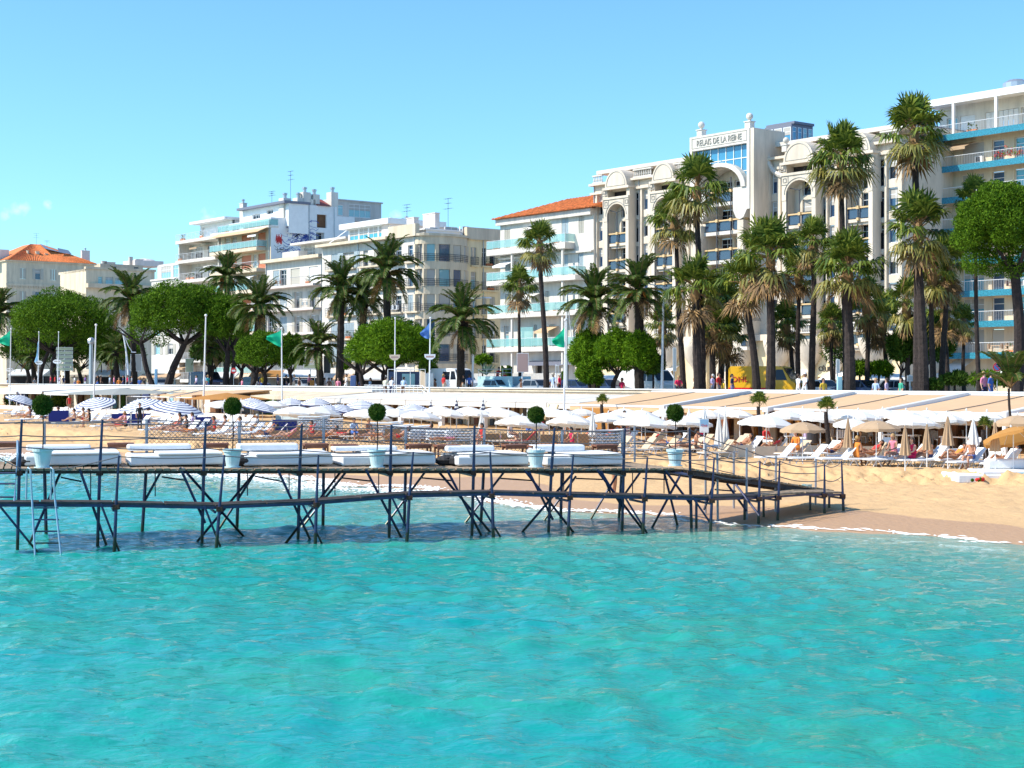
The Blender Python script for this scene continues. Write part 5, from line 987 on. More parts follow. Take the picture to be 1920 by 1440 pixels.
for c in (.15, DW/2, DW-.2): q = MB(); q.hexa([PP(0, c, deckz(0)-.14), PP(PL-.6, c, deckz(PL)-.14), PP(PL-.6, c+.06, deckz(PL)-.14), PP(0, c+.06, deckz(0)-.14)], [PP(0, c, deckz(0)-.058), PP(PL-.6, c, deckz(PL)-.058), PP(PL-.6, c+.06, deckz(PL)-.058), PP(0, c+.06, deckz(0)-.058)]); pchild(q, 'joist', 'plank_dark')
# ramp going down to the beach
ra, rb = W(1262, 876, 46.2), W(1531, 917, 51.5); rd_ = rb-ra; rdh = Vector((rd_.x, rd_.y, 0)).normalized(); rn = Vector((-rdh.y, rdh.x, 0)); rL = Vector((rd_.x, rd_.y, 0)).length; ra = ra-rn*.7; rb = rb-rn*.7
RM = [plank_mesh(.16, 1.55, .05, 'plank', 20+i) for i in range(3)]
n = int(rL/.2)
for i in range(n): p = ra.lerp(rb, i/n); o = link('plank', rs.choice(RM), pier, p-O, math.atan2(rdh.y, rdh.x)); o.rotation_euler = (0, -math.atan2(rd_.z, rL), math.atan2(rdh.y, rdh.x))
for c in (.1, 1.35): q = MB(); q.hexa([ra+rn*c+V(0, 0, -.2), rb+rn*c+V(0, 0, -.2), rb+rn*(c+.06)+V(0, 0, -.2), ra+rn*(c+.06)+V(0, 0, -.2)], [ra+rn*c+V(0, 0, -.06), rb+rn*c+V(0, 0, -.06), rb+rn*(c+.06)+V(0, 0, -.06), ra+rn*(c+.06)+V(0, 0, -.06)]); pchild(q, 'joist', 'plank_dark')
# lower walkway: long boards between the bearers
WY = ([-70, 0, 213, 403, 590, 761, 926, 1063, 1204, 1331, 1428, 1530, 1586], [941, 941, 942, 946, 938, 925, 921, 925, 928, 931, 928, 921, 923])
def wdep(px): return pdep(px, -1.0) if px <= 1331 else lerp(px, [1331, 1428, 1586], [pdep(1331, -1.0), 46.6, 49.5])
stops = [-70, 75, 213, 310, 403, 500, 590, 676, 761, 845, 926, 1000, 1063, 1134, 1204, 1270, 1331, 1428, 1510, 1584]
def wpt(px, c): d = wdep(px); b = W(px, lerp(px, *WY), d); return b+Vector((PN.x, PN.y, 0))*c
for i in range(len(stops)-1):
    a_, b_ = stops[i], stops[i+1]
    for j in range(3):
        c0, c1 = .02+j*.27, .25+j*.27
        if a_ >= 1428: c0 *= 1.5; c1 *= 1.5
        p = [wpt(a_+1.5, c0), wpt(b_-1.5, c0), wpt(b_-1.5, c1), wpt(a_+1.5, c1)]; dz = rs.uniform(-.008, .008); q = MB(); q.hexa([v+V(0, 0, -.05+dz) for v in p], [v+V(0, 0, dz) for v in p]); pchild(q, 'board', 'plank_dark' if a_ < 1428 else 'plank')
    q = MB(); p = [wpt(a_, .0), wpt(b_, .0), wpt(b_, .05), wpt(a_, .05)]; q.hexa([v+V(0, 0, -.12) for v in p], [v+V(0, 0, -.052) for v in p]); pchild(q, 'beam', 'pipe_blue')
    p = [wpt(a_, .76), wpt(b_, .76), wpt(b_, .81), wpt(a_, .81)]; q = MB(); q.hexa([v+V(0, 0, -.12) for v in p], [v+V(0, 0, -.052) for v in p]); pchild(q, 'beam', 'pipe_blue')
def pipe(p0, p1, r=.045, name='brace', m='pipe_blue', n_=7): q = MB(); q.tube([p0, p1], r, n_); return pchild(q, name, m)
def fittings(p, r=.075): q = MB(); q.box(p.x-r, p.y-r, p.z-.06, p.x+r, p.y+r, p.z+.06); q.tube([p+V(0, -r-.03, 0), p+V(0, r, 0)], .02, 5); return pchild(q, 'clamp', 'rust')
GZ = lambda p: max(-.9, sand_z(p.x, p.y)-.1)
# tall posts of the deck front, foot px, deck px, top px/py
front = [(32, 36, 41, 786), (182, 187, 192, 787), (378, 382, 386, 790), (558, 562, 566, 795), (729, 732, 734, 797), (884, 888, 890, 798), (1027, 1034, 1040, 802), (1166, 1169, 1172, 803), (1297, 1294, 1293, 803)]
ftops = []
for (bx, dx, tx, ty) in front:
    d0 = pdep(bx, -.05); zb = min(-.4, 0); b = Vector((at(bx, d0), d0, zb)); d1 = pdep(tx, -.05); t = W(tx, ty, d1); m_ = W(dx, 878, pdep(dx, -.05)); q = MB(); q.tube([b, Vector((at(dx, m_.y), m_.y, m_.z-.05)), t], [.044, .044, .032], 8); pchild(q, 'post', 'pipe_blue'); ftops.append(t)
    fittings(Vector((m_.x, m_.y, m_.z-.13))); pipe(PP(pl(dx), -.1, m_.z-.2), PP(pl(dx), DW, m_.z-.2), .045, 'bearer')
# walkway posts
wposts = [(45, 0, 880), (213, 223, 854), (403, 421, 853), (590, 597, 853), (761, 775, 847), (926, 919, 847), (1063, 1075, 853), (1204, 1214, 857), (1331, 1339, 859), (1422, 1425, 864), (1458, 1462, 863), (1546, 1546, 870), (1582, 1578, 864)]
wt = []
for i, (bx, tx, ty) in enumerate(wposts):
    if i == 0: continue
    d = wdep(bx)-.06; gx = at(bx, d); z0 = GZ(Vector((gx, d, 0))) if bx > 1250 else -.5; t = W(tx, ty, wdep(tx)-.06); mid = W(bx+(tx-bx)*.5, lerp(bx, *WY), d)
    q = MB(); q.tube([(gx, d, z0), mid, t], [.05, .04, .024], 8); pchild(q, 'post', 'pipe_blue'); wt.append(t); fittings(Vector((mid.x, mid.y, mid.z-.12)), .08)
    p2 = wpt(bx, .95); pipe(Vector((p2.x, p2.y, GZ(p2) if bx > 1250 else -.5)), p2+V(0, 0, -.1), .04, 'post') if bx >= 1331 else None
    pipe(wpt(bx, -.05)+V(0, 0, -.2), wpt(bx, .95 if bx > 1331 else .95)+V(0, 0, -.2), .035, 'bearer')
# rear posts
rear = [(88, 83, 790), (263, 275, 786), (442, 449, 790), (605, 607, 785), (757, 761, 800), (900, 908, 803), (1051, 1054, 806), (1160, 1167, 806), (1312, 1323, 835)]
rt = []
for bx, tx, ty in rear[:-1]:
    d = pdep(bx, DW); t = W(tx, ty, pdep(tx, DW)); b = Vector((at(bx, d), d, GZ(Vector((at(bx, d), d, 0))))); q = MB(); q.tube([b, Vector((t.x, t.y, deckz(pl(tx, DW))))], .05, 7); pchild(q, 'post', 'pipe_blue')
    q = MB(); q.tube([Vector((t.x, t.y, deckz(pl(tx, DW)))), t], .045, 7); pchild(q, 'rail_post', 'pipe_grey'); rt.append(t)
# braces (measured): ends, rough place across the deck
F0, WK, RR = -.05, -1.0, DW
for (xa, ya, xb, yb, ca, cb) in [(115.6, 882, 66.7, 994, 1.8, 1.2), (0, 951, 49, 1010, WK, WK), (149, 880, 202.7, 1031, F0, F0), (189, 946, 215, 1012, WK, WK), (305, 879, 272, 938, RR, RR), (337.5, 878, 379, 968, F0, F0), (343, 880, 454, 1003, F0, 1.5), (383, 950, 404, 1002, WK, WK), (483, 880, 417, 982, RR, RR), (479, 886, 379, 1005, 2, .5), (521, 882, 585, 1019, F0, F0), (566, 944, 590, 992, WK, WK), (652, 882, 573, 980, RR, RR), (642, 882, 559, 989, 2, F0),
    (686, 882, 749, 1001, F0, F0), (735, 934, 760, 985, WK, WK), (800, 882, 733, 971, RR, RR), (817.5, 880, 909, 986, 1, .5), (838, 882, 898, 995, F0, F0), (890, 928, 923, 982, WK, WK), (949, 881, 873, 979, RR, RR), (983, 882, 1064, 984, F0, F0), (992, 886, 1031, 963, F0, F0), (1078, 884, 986, 990, .6, .4), (1080, 894, 1020, 976, RR, RR),
    (1118, 881, 1206, 994, F0, F0), (1161, 884, 1106, 976, RR, RR), (1126, 884, 1169, 954, F0, F0), (1206, 879, 1171, 927, RR, RR), (1172, 934, 1204, 985, WK, WK), (1244, 882, 1271, 988, 1, 1), (1247, 883, 1297, 948, F0, F0), (1280, 884, 1222, 991, .8, .5), (1299, 934, 1331, 979, WK, WK), (1340, 905, 1320, 956, 1, 1), (1363, 908, 1400, 958, 1, 1), (1380, 910, 1424, 967, .4, -.6), (1128, 884, 1145, 925, RR, RR)]:
    da, db = pdep(xa, ca), pdep(xb, cb); p0, p1 = W(xa, ya, da), W(xb, yb, db); e = (p1-p0).normalized(); 
    if yb > 955 and xb < 1250 and e.z < 0: p1 = p0+e*((p0.z+.35)/-e.z) if p1.z < .4 else p1+e*.2
    pipe(p0+V(0, 0, .02), p1, .037 if ca != WK else .03)
for xa, ya, xb, yb in ((114, 895, 153, 903), (303, 894, 350, 901), (478, 893, 530, 903), (640, 896, 695, 902), (790, 896, 846, 901), (938, 897, 998, 901), (1080, 897, 1130, 899), (1205, 897, 1252, 899), (1340, 918, 1380, 921)): pipe(W(xa, ya, pdep(xa, 1.8)), W(xb, yb, pdep(xb, 1.8)), .022, 'tie_rod')
for px in (170, 291, 464, 542, 628, 710, 862, 1011, 1057, 1186, 1245): l = pl(px, 1.6); p = PP(l, 1.6, deckz(l)-.1); pipe(p, Vector((p.x, p.y, p.z-.75)), .016, 'hanger')
# ramp posts
rposts = [(1400, 1400, 839, 973, 47.5, 0), (1454, 1455, 855, 925, 49.5, 0), (1529, 1530, 860, 919, 51.3, 0), (1323, 1323, 830, 945, 49.5, 1), (1376, 1376, 846, 945, 51, 1), (1346, 1345, 850, 950, 47, 0), (1190, 1190, 799, 868, 48.6, 1)]
for bx, tx, ty, by, d, bk in rposts:
    b = W(bx, by, d); b.z = GZ(b) if bx > 1200 else deckz(pl(bx, DW)); pipe(b, W(tx, ty, d), .036, 'rail_post', 'pipe_grey')
# ropes: sagging between the posts
def rope(p0, p1, sag=.08, r=.014, n_=8, name='rope', m='rope'): q = MB(); q.tube([p0.lerp(p1, i/n_)+V(0, 0, -sag*4*(i/n_)*(1-i/n_)) for i in range(n_+1)], r, 4); return pchild(q, name, m)
tops = [W(-60, 786, pdep(-60, -.05))]+ftops
for i in range(len(tops)-1):
    for dz, sg in ((.07, .04), (.42, .03), (.72, .05)): rope(tops[i]+V(0, 0, -dz), tops[i+1]+V(0, 0, -dz), sg)
for i in range(len(wt)-1):
    rope(wt[i]+V(0, 0, -.03), wt[i+1]+V(0, 0, -.03), .05 if i < 8 else .12)
    if i >= 7: rope(wt[i]+V(0, 0, -.5), wt[i+1]+V(0, 0, -.5), .1)
ra_ = W(104, 882, wdep(104)-.06); rope(wt[0]+V(0, 0, -.03), ra_, .02); rope(W(-30, 842, wdep(0)-.06), W(52, 884, wdep(52)-.06), .03)
rp = [ftops[-1], W(1400, 841, 47.5), W(1455, 857, 49.5), W(1530, 862, 51.3)]
for i in range(3):
    for dz in (.05, .45): rope(rp[i]+V(0, 0, -dz), rp[i+1]+V(0, 0, -dz), .04)
rp = [W(1190, 801, 48.6), W(1323, 832, 49.5), W(1376, 848, 51)]; rope(rt[-1], rp[0], 0)
for i in range(2):
    for dz in (0, .35, .7): rope(rp[i]+V(0, 0, -dz), rp[i+1]+V(0, 0, -dz), .03)
rt2 = [W(-60, 790, pdep(-60, DW))]+rt
for i in range(len(rt2)-1):
    for dz in (.02, .55): rope(rt2[i]+V(0, 0, -dz), rt2[i+1]+V(0, 0, -dz), .02, .016)
# chain link mesh along the beach side of the deck
fence = MB()
for i in range(2, len(rt)-0):
    a_, b_ = rt[i-1], rt[i]; ln = (b_-a_).length; h_ = .78; q = MB(); st = .13; n_ = int(ln/st)
    for j in range(-int(h_/st), n_):
        for sg in (0, 1):
            u0, v0, u1, v1 = j*st, 0., j*st+h_, h_
            if u0 < 0: v0 = -u0; u0 = 0
            if u1 > ln: v1 -= (u1-ln); u1 = ln
            if v1 <= v0: continue
            f = lambda u_, v_: a_.lerp(b_, (u_ if not sg else ln-u_)/ln)+V(0, 0, -.02-v_)
            q.tube([f(u0, v0), f(u1, v1)], .006, 3, cap=False)
    o = pchild(q, 'chain_link', 'rope'); o['kind'] = 'stuff'
# silver bathing ladder and the steps up to the deck at the left edge
ld = MB(); d = wdep(62)-.1
L0, L1 = [W(53, 876, d+.25), W(50, 940, d+.25)], None
for (xt, xb_, xh) in ((57, 66, 49), (100, 115, 95)):
    pts = [W(xh, 936, d+.3), W(xh+1, 884, d+.3), W(xt-4, 877, d+.12), W(xt, 881, d), W(xt+3, 935, d), W(xb_, 1046, d-.25)]; ld.tube(pts, .026, 8)
lo = pchild(ld, 'ladder', 'steel')
for py, xa, xb in ((952, 64, 109), (974, 65, 110), (996, 66, 112), (1018, 66, 114), (1040, 67, 116)):
    q = MB(); p0, p1 = W(xa, py, d-.03), W(xb, py, d-.03); q.hexa([p0+V(0, -.03, -.02), p1+V(0, -.03, -.02), p1+V(0, .05, -.02), p0+V(0, .05, -.02)], [p0+V(0, -.03, .012), p1+V(0, -.03, .012), p1+V(0, .05, .012), p0+V(0, .05, .012)]); q.v = [tuple(Vector(v)-O) for v in q.v]; q.build('rung', 'pipe_blue', lo)
st = MB(); pts0 = [W(33, 826, d+.8), W(33, 850, d+.6), W(27, 940, d+.3)]; st.tube(pts0, .03, 7); st.tube([W(-22, 826, d+.8), W(-22, 850, d+.6), W(-28, 940, d+.3)], .03, 7); so_ = pchild(st, 'steps', 'steel')
for py in (887, 907, 932): q = MB(); q.tube([W(-26, py, d+.45), W(30, py, d+.45)], .025, 6); q.v = [tuple(Vector(v)-O) for v in q.v]; q.build('rung', 'pipe_blue', so_)
# ---------------- things standing on the deck
def on_deck(px, c): l = pl(px, c); return PP(l, c, deckz(l)+.005)
GB = 'white daybeds along the pier deck'
def rbox(mb, x0, y0, z0, x1, y1, z1, b=.05, mi=0):
    """cushion: a box with soft bevelled edges"""
    prof = [(0, b), (b*.3, b*.3), (b, 0)]; zs = [(z0, b), (z0+b*.4, b*.3), (z0+b, 0), (z1-b, 0), (z1-b*.4, b*.3), (z1, b)]; vs = []; 
    for z, i in zs: vs += [(x0+i, y0+b, z), (x0+b, y0+i, z), (x1-b, y0+i, z), (x1-i, y0+b, z), (x1-i, y1-b, z), (x1-b, y1-i, z), (x0+b, y1-i, z), (x0+i, y1-b, z)]
    fs = []
    for k in range(len(zs)-1):
        for j in range(8): fs.append((k*8+j, k*8+(j+1) % 8, (k+1)*8+(j+1) % 8, (k+1)*8+j))
    fs += [tuple(reversed(range(8))), tuple((len(zs)-1)*8+j for j in range(8))]; mb.add(vs, fs, mi)
beds = [(44, 228, 'beside the first potted tree at the left end'), (241, 421, 'left of the second potted tree'), (455, 625, 'right of the second potted tree'), (640, 818, 'behind the third potted tree'), (857, 993, 'left of the fourth potted tree'), (1024, 1170, 'right of the fourth potted tree, last on the pier')]
for i, (xa, xb, wh) in enumerate(beds):
    p = on_deck(xa, .75); q_ = on_deck(xb, .75); wd = (q_-p).length; r = thing('daybed', 'low white upholstered daybed '+wh, 'daybed', p, ang, GB)
    b = MB(); rbox(b, .02, .05, .02, wd, 2.0, .29, .05); b.build('base', 'cushion_white', r, smooth=False)
    b = MB(); rbox(b, wd*.30 if i % 2 else .35, 0, .29, wd-.04, 1.95, .36, .035); b.build('mattress', 'cushion_white', r)
    b = MB(); rbox(b, 0.05, 1.35, .36, wd*.70, 1.95, .50+.03*(i % 3), .05); b.build('bolster', 'cushion_white', r)
def topiary(px, c, ballr, zball, lbl, i, py_ball):
    p = on_deck(px, c); r = thing('potted_tree', lbl, 'potted tree', p, 0, 'ball-clipped trees in white pots on the pier'); hp = .50
    b = MB(); b.lathe([(.155, 0), (.165, .03), (.235, .42), (.265, .43), (.27, .5), (.245, .5), (.235, .44), (.02, .44)], 20); b.lathe([(.22, 0), (.22, .025)], 16); b.build('pot', 'pot', r, smooth=False)
    zb = zz(py_ball, p.y)-p.z; b = MB(); b.tube([(0, 0, .4), (.02, 0, zb*.6), (0, 0, zb)], .016, 6); b.build('stem', 'trunk_pine', r)
    rb = ballr*p.y/F; rq = random.Random(i+5); cloud([((0, 0, zb), (rb*.88,)*3)]*4+[(tuple(Vector((0, 0, zb))+Vector([rq.gauss(0, 1) for _ in range(3)]).normalized()*rb*.72), (rb*.3,)*3) for k in range(16)], 6500, .03, 'foliage', 'box_leaf', r, 60+i, shell=.35, tuft=1.7)
    if i == 3:
        g = MB(); rs = random.Random(1)
        for _ in range(60): a = rs.uniform(0, 6.3); q = rs.uniform(0, .22); g.ball((math.cos(a)*q, math.sin(a)*q, .47+rs.uniform(0, .04)), .03, 5)
        g.build('gravel', 'white', r)
for i, (px, c, br_, pyb, lb) in enumerate([(80, .3, 20, 760, 'potted ball tree at the left end, with the biggest and darkest crown'), (436, .45, 17, 762, 'potted ball tree between the second and third daybeds'), (707, .4, 17, 773, 'potted ball tree in front of the fourth daybed'), (1005, .5, 16.5, 778, 'potted ball tree whose pot is heaped with white pebbles'), (1266, 1.2, 17, 774, 'potted ball tree standing alone at the top of the ramp')]): topiary(px, c, br_, 0, lb, i, pyb)
GT = 'small brown wooden tables between the daybeds'
tables = [(12, 3.0, 'at the left edge of the picture'), (226, 3.0, 'between the first two daybeds'), (404, 3.1, 'behind the second potted tree'), (592, 3.1, 'left one of the pair before the third gap'), (645, 2.7, 'right one of the pair before the third gap'), (785, 3.1, 'behind the end of the fourth daybed'), (838, 2.6, 'beside the dark bags left of the fifth daybed'), (965, 3.1, 'behind the end of the fifth daybed'), (1014, 2.4, 'right behind the pebble-filled pot'), (1134, 3.2, 'behind the last daybed')]
for i, (px, c, wh) in enumerate(tables):
    p = on_deck(px, c); r = thing('side_table', 'small dark wooden table '+wh, 'table', p, ang, GT); w2 = .36
    b = MB(); b.box(-w2, -.25, .50, w2, .25, .55); b.build('tabletop', 'wood_red', r)
    for a_ in (-w2+.02, w2-.07):
        for b_ in (-.23, .18): q = MB(); q.box(a_, b_, 0, a_+.05, b_+.05, .498); q.build('leg', 'wood_red', r)
    b = MB(); b.box(-w2+.03, -.2, .42, w2-.03, -.17, .495); b.box(-w2+.03, .17, .42, w2-.03, .2, .495); b.build('apron', 'wood_red', r)
for px, c, lb, s_ in [(36, 1.2, 'dark bag pile at the foot of the steps on the left', .26), (468, 1.0, 'big dark rounded bag beside the second potted tree', .34), (652, 1.3, 'dark clothes and bag heap left of the fourth daybed', .30), (850, 1.4, 'dark and striped bag heap left of the fifth daybed', .34), (1036, 1.0, 'small dark heap left of the last daybed', .2)]:
    p = on_deck(px, c); rs = random.Random(px); b = MB()
    for k in range(4): b.lathe([(s_*rs.uniform(.5, .8)*math.sin(math.pi*j/6)+.004, s_*rs.uniform(.9, 1.1)*(1-math.cos(math.pi*j/6))*.45) for j in range(7)], 8, (rs.uniform(-.35, .35)*s_*2.2, rs.uniform(-.2, .2), .0), sx=1.3)
    o = b.build('bag', 'bag'); o.location = p; tag(o, lb, 'bag', 'bags left on the pier deck')
# ================================================ PEOPLE
BASE = dict(pelvis=(0, 0, .94), belly=(0, 0, 1.10), chest=(0, 0, 1.30), neck=(0, .0, 1.47), chin=(0, -.01, 1.55), head=(0, -.012, 1.64), crown=(0, 0, 1.70),
            shL=(-.18, 0, 1.41), elL=(-.23, .02, 1.13), wrL=(-.24, -.06, .90), haL=(-.24, -.09, .82), shR=(.18, 0, 1.41), elR=(.23, .02, 1.13), wrR=(.24, -.06, .90), haR=(.24, -.09, .82),
            hiL=(-.095, 0, .90), knL=(-.10, -.02, .50), anL=(-.10, .02, .09), toL=(-.11, -.15, .04), hiR=(.095, 0, .90), knR=(.10, -.02, .50), anR=(.10, .02, .09), toR=(.11, -.15, .04))
RAD = dict(pelvis=.135, belly=.12, chest=.135, neck=.055, chin=.065, head=.092, crown=.07, sh=.06, el=.042, wr=.03, ha=.038, hi=.095, kn=.06, an=.042, to=.04)
EDG = [('pelvis', 'belly'), ('belly', 'chest'), ('chest', 'neck'), ('neck', 'chin'), ('chin', 'head'), ('head', 'crown')]+[x for s in 'LR' for x in (('chest', 'sh'+s), ('sh'+s, 'el'+s), ('el'+s, 'wr'+s), ('wr'+s, 'ha'+s), ('pelvis', 'hi'+s), ('hi'+s, 'kn'+s), ('kn'+s, 'an'+s), ('an'+s, 'to'+s))]
POSES = {'stand': {}, 'walk': dict(knL=(-.1, -.16, .52), anL=(-.1, -.22, .10), toL=(-.1, -.38, .08), knR=(.1, .05, .50), anR=(.1, .30, .14), toR=(.1, .18, .04), elL=(-.22, .12, 1.14), wrL=(-.22, .1, .92), haL=(-.22, .08, .85), elR=(.22, -.08, 1.15), wrR=(.2, -.22, .98), haR=(.2, -.28, .93)),
    'phone': dict(elR=(.22, -.12, 1.2), wrR=(.10, -.26, 1.42), haR=(.07, -.27, 1.50)), 'lean': dict(chest=(0, -.14, 1.27), neck=(0, -.22, 1.42), chin=(0, -.25, 1.50), head=(0, -.27, 1.58), crown=(0, -.26, 1.64), shL=(-.18, -.17, 1.36), shR=(.18, -.17, 1.36), elL=(-.24, -.28, 1.12), elR=(.24, -.28, 1.12), wrL=(-.12, -.42, 1.06), wrR=(.12, -.42, 1.06), haL=(-.06, -.46, 1.05), haR=(.06, -.46, 1.05)),
    # seated on an edge, seat height .42
    'sit': dict(pelvis=(0, 0, .52), belly=(0, .0, .68), chest=(0, -.03, .90), neck=(0, -.06, 1.06), chin=(0, -.09, 1.13), head=(0, -.10, 1.21), crown=(0, -.09, 1.27), shL=(-.18, -.04, 1.0), shR=(.18, -.04, 1.0), elL=(-.22, -.10, .74), elR=(.22, -.10, .74), wrL=(-.14, -.32, .66), wrR=(.14, -.32, .66), haL=(-.1, -.39, .66), haR=(.1, -.39, .66), hiL=(-.1, -.02, .50), hiR=(.1, -.02, .50), knL=(-.12, -.42, .52), knR=(.12, -.42, .52), anL=(-.12, -.44, .10), anR=(.12, -.44, .10), toL=(-.12, -.60, .04), toR=(.12, -.60, .04)),
    # seated up on a lounger, legs drawn along it (seat height .35)
    'sitleg': dict(pelvis=(0, 0, .46), belly=(0, .02, .62), chest=(0, .0, .84), neck=(0, -.03, 1.0), chin=(0, -.07, 1.07), head=(0, -.08, 1.15), crown=(0, -.07, 1.21), shL=(-.18, 0, .94), shR=(.18, 0, .94), elL=(-.24, -.10, .70), elR=(.24, -.10, .70), wrL=(-.16, -.33, .62), wrR=(.16, -.33, .62), haL=(-.13, -.4, .62), haR=(.13, -.4, .62), hiL=(-.1, -.02, .44), hiR=(.1, -.02, .44), knL=(-.15, -.40, .62), knR=(.15, -.42, .56), anL=(-.12, -.70, .41), anR=(.12, -.74, .41), toL=(-.12, -.84, .46), toR=(.12, -.88, .46)),
    'recline': dict(pelvis=(0, 0, .44), belly=(0, .14, .52), chest=(0, .32, .66), neck=(0, .45, .77), chin=(0, .50, .83), head=(0, .55, .89), crown=(0, .59, .93), shL=(-.18, .40, .74), shR=(.18, .40, .74), elL=(-.26, .24, .56), elR=(.26, .24, .56), wrL=(-.14, .05, .56), wrR=(.14, .05, .56), haL=(-.08, -.0, .56), haR=(.08, -.0, .56), hiL=(-.1, -.03, .43), hiR=(.1, -.03, .43), knL=(-.12, -.38, .64), knR=(.12, -.44, .48), anL=(-.12, -.66, .40), anR=(.12, -.86, .40), toL=(-.12, -.78, .46), toR=(.12, -.95, .52)),
    'lie': dict(pelvis=(0, 0, .42), belly=(0, .16, .42), chest=(0, .38, .43), neck=(0, .54, .45), chin=(0, .60, .48), head=(0, .68, .47), crown=(0, .75, .47), shL=(-.18, .48, .42), shR=(.18, .48, .42), elL=(-.3, .3, .40), elR=(.3, .3, .40), wrL=(-.25, .06, .40), wrR=(.25, .06, .40), haL=(-.23, -.0, .40), haR=(.23, -.0, .40), hiL=(-.1, -.04, .42), hiR=(.1, -.04, .42), knL=(-.1, -.42, .48), knR=(.12, -.44, .44), anL=(-.1, -.84, .40), anR=(.12, -.86, .40), toL=(-.1, -.88, .50), toR=(.12, -.9, .50))}
def body_mesh(pose, outfit):
    key = ('body', pose, outfit)
    if key in CACHE: return CACHE[key]
    J = {k: Vector(v) for k, v in {**BASE, **POSES[pose]}.items()}; names = list(J); me = bpy.data.meshes.new('tmp'); me.from_pydata([J[k] for k in names], [(names.index(a_), names.index(b_)) for a_, b_ in EDG], [])
    o = bpy.data.objects.new('tmp', me); COL.objects.link(o); o.modifiers.new('s', 'SKIN'); 
    for i, k in enumerate(names):
        r_ = RAD.get(k) or RAD[k[:2]]; v = me.skin_vertices[0].data[i]; v.radius = (r_*1.12, r_*.80) if k in ('chest', 'belly') else (r_, r_); v.use_root = (k == 'pelvis')
    s = o.modifiers.new('u', 'SUBSURF'); s.levels = 1; s.render_levels = 1
    dg = bpy.context.evaluated_depsgraph_get(); out = bpy.data.meshes.new_from_object(o.evaluated_get(dg)); bpy.data.objects.remove(o); out.name = 'person'
    mb = MB(); mb.v = [tuple(v.co) for v in out.vertices]; mb.f = [tuple(p.vertices) for p in out.polygons]; slot = {}
    segs = [(a_, b_) for a_, b_ in EDG]
    def reg(a_, b_):
        k = (a_[:2], b_[:2])
        if k in (('pe', 'be'), ('be', 'ch')): return 'torso'
        return {('ch', 'ne'): 'torso', ('ne', 'ch'): 'skin', ('ch', 'he'): 'skin', ('he', 'cr'): 'skin', ('ch', 'sh'): 'torso', ('sh', 'el'): 'uparm', ('el', 'wr'): 'fore', ('wr', 'ha'): 'skin', ('pe', 'hi'): 'hip', ('hi', 'kn'): 'thigh', ('kn', 'an'): 'shin', ('an', 'to'): 'foot'}[k]
    MAP = {'dressed': dict(torso=1, uparm=1, hip=2, thigh=2, shin=2, foot=3), 'shorts': dict(torso=1, uparm=1, hip=2, thigh=2, shin=0, foot=3), 'trunks': dict(hip=2), 'suit': dict(torso=1, hip=1), 'dress': dict(torso=1, hip=1, thigh=1, uparm=0)}[outfit]
    for f in mb.f:
        c = sum((Vector(mb.v[i]) for i in f), Vector())/len(f); best = None
        for a_, b_ in segs:
            p, q = J[a_], J[b_]; d = q-p; t = max(0, min(1, (c-p).dot(d)/d.length_squared)); ds = (c-p-d*t).length
            if best is None or ds < best[0]: best = (ds, reg(a_, b_), a_, t)
        g = best[1]
        if outfit == 'trunks' and g == 'thigh' and best[3] < .35: g = 'hip'
        if outfit == 'trunks' and g == 'torso' and best[2] == 'pelvis' and best[3] < .2: g = 'hip'
        if outfit == 'dress' and g == 'thigh' and best[3] > .75: g = 'x'
        mb.m.append(MAP.get(g, 0))
    # nose, ears, fingers and thumb
    hd, ch = J['head'], J['chin']; up = (J['crown']-ch).normalized(); side = Vector((1, 0, 0)); fw = up.cross(side).normalized(); fw = -fw if fw.y > 0 and pose not in ('lie', 'recline') else fw
    if pose in ('lie', 'recline'): fw = Vector((0, -.3, .95)) if pose == 'lie' else Vector((0, -.7, .7))
    mb.tube([hd+fw*.085-up*.0, hd+fw*.118-up*.03, hd+fw*.09-up*.04], [.012, .018, .010], 5)
    for sx in (-1, 1): mb.tube([hd+side*sx*.085-up*.02, hd+side*sx*.10+up*.02], [.015, .02], 5); mb.tube([hd+side*sx*.033+fw*.084+up*.012, hd+side*sx*.033+fw*.092+up*.012], [.012, .006], 5, 3)
    mb.tube([hd-side*.025+fw*.085-up*.062, hd+side*.025+fw*.085-up*.062], .007, 4, 3)
    for s_ in 'LR':
        wv, h = J['wr'+s_], J['ha'+s_]; d = (h-wv).normalized(); sd = d.cross(Vector((0, 1, .3))).normalized(); cu = d.cross(sd)
        for k, ln in enumerate((.062, .072, .068, .052)): b0 = h+sd*(k-1.5)*.019; mb.tube([b0, b0+d*ln*.6+cu*.008, b0+d*ln+cu*.028], [.010, .009, .006], 5)
        mb.tube([h-d*.03+sd*.03, h+sd*.055+d*.01, h+sd*.058+d*.04], [.011, .010, .007], 5)
    me = mb.mesh('person', [M['skin'], M['white'], M['ink'], M['ink']], True)
    hb = MB(); n = 10; c0 = hd-fw*.018+up*.012
    for i in range(6):
        th = math.pi*.56*i/5
        for j in range(n): a = 2*math.pi*j/n; hb.v.append(tuple(c0+up*math.cos(th)*.125+(side*math.cos(a)+fw*math.sin(a))*math.sin(th)*.108-fw*(.03*math.sin(th))))
    hb.f = [(i*n+j, (i+1)*n+j, (i+1)*n+(j+1) % n, i*n+(j+1) % n) for i in range(5) for j in range(n)]; hb.m = [0]*len(hb.f)
    hb.tube([c0-fw*.09, c0-fw*.11-up*.09, c0-fw*.085-up*.15], [.06, .05, .025], 6)
    hm = hb.mesh('hair', ['hair_brown'], True); CACHE[key] = (me, hm); return CACHE[key]
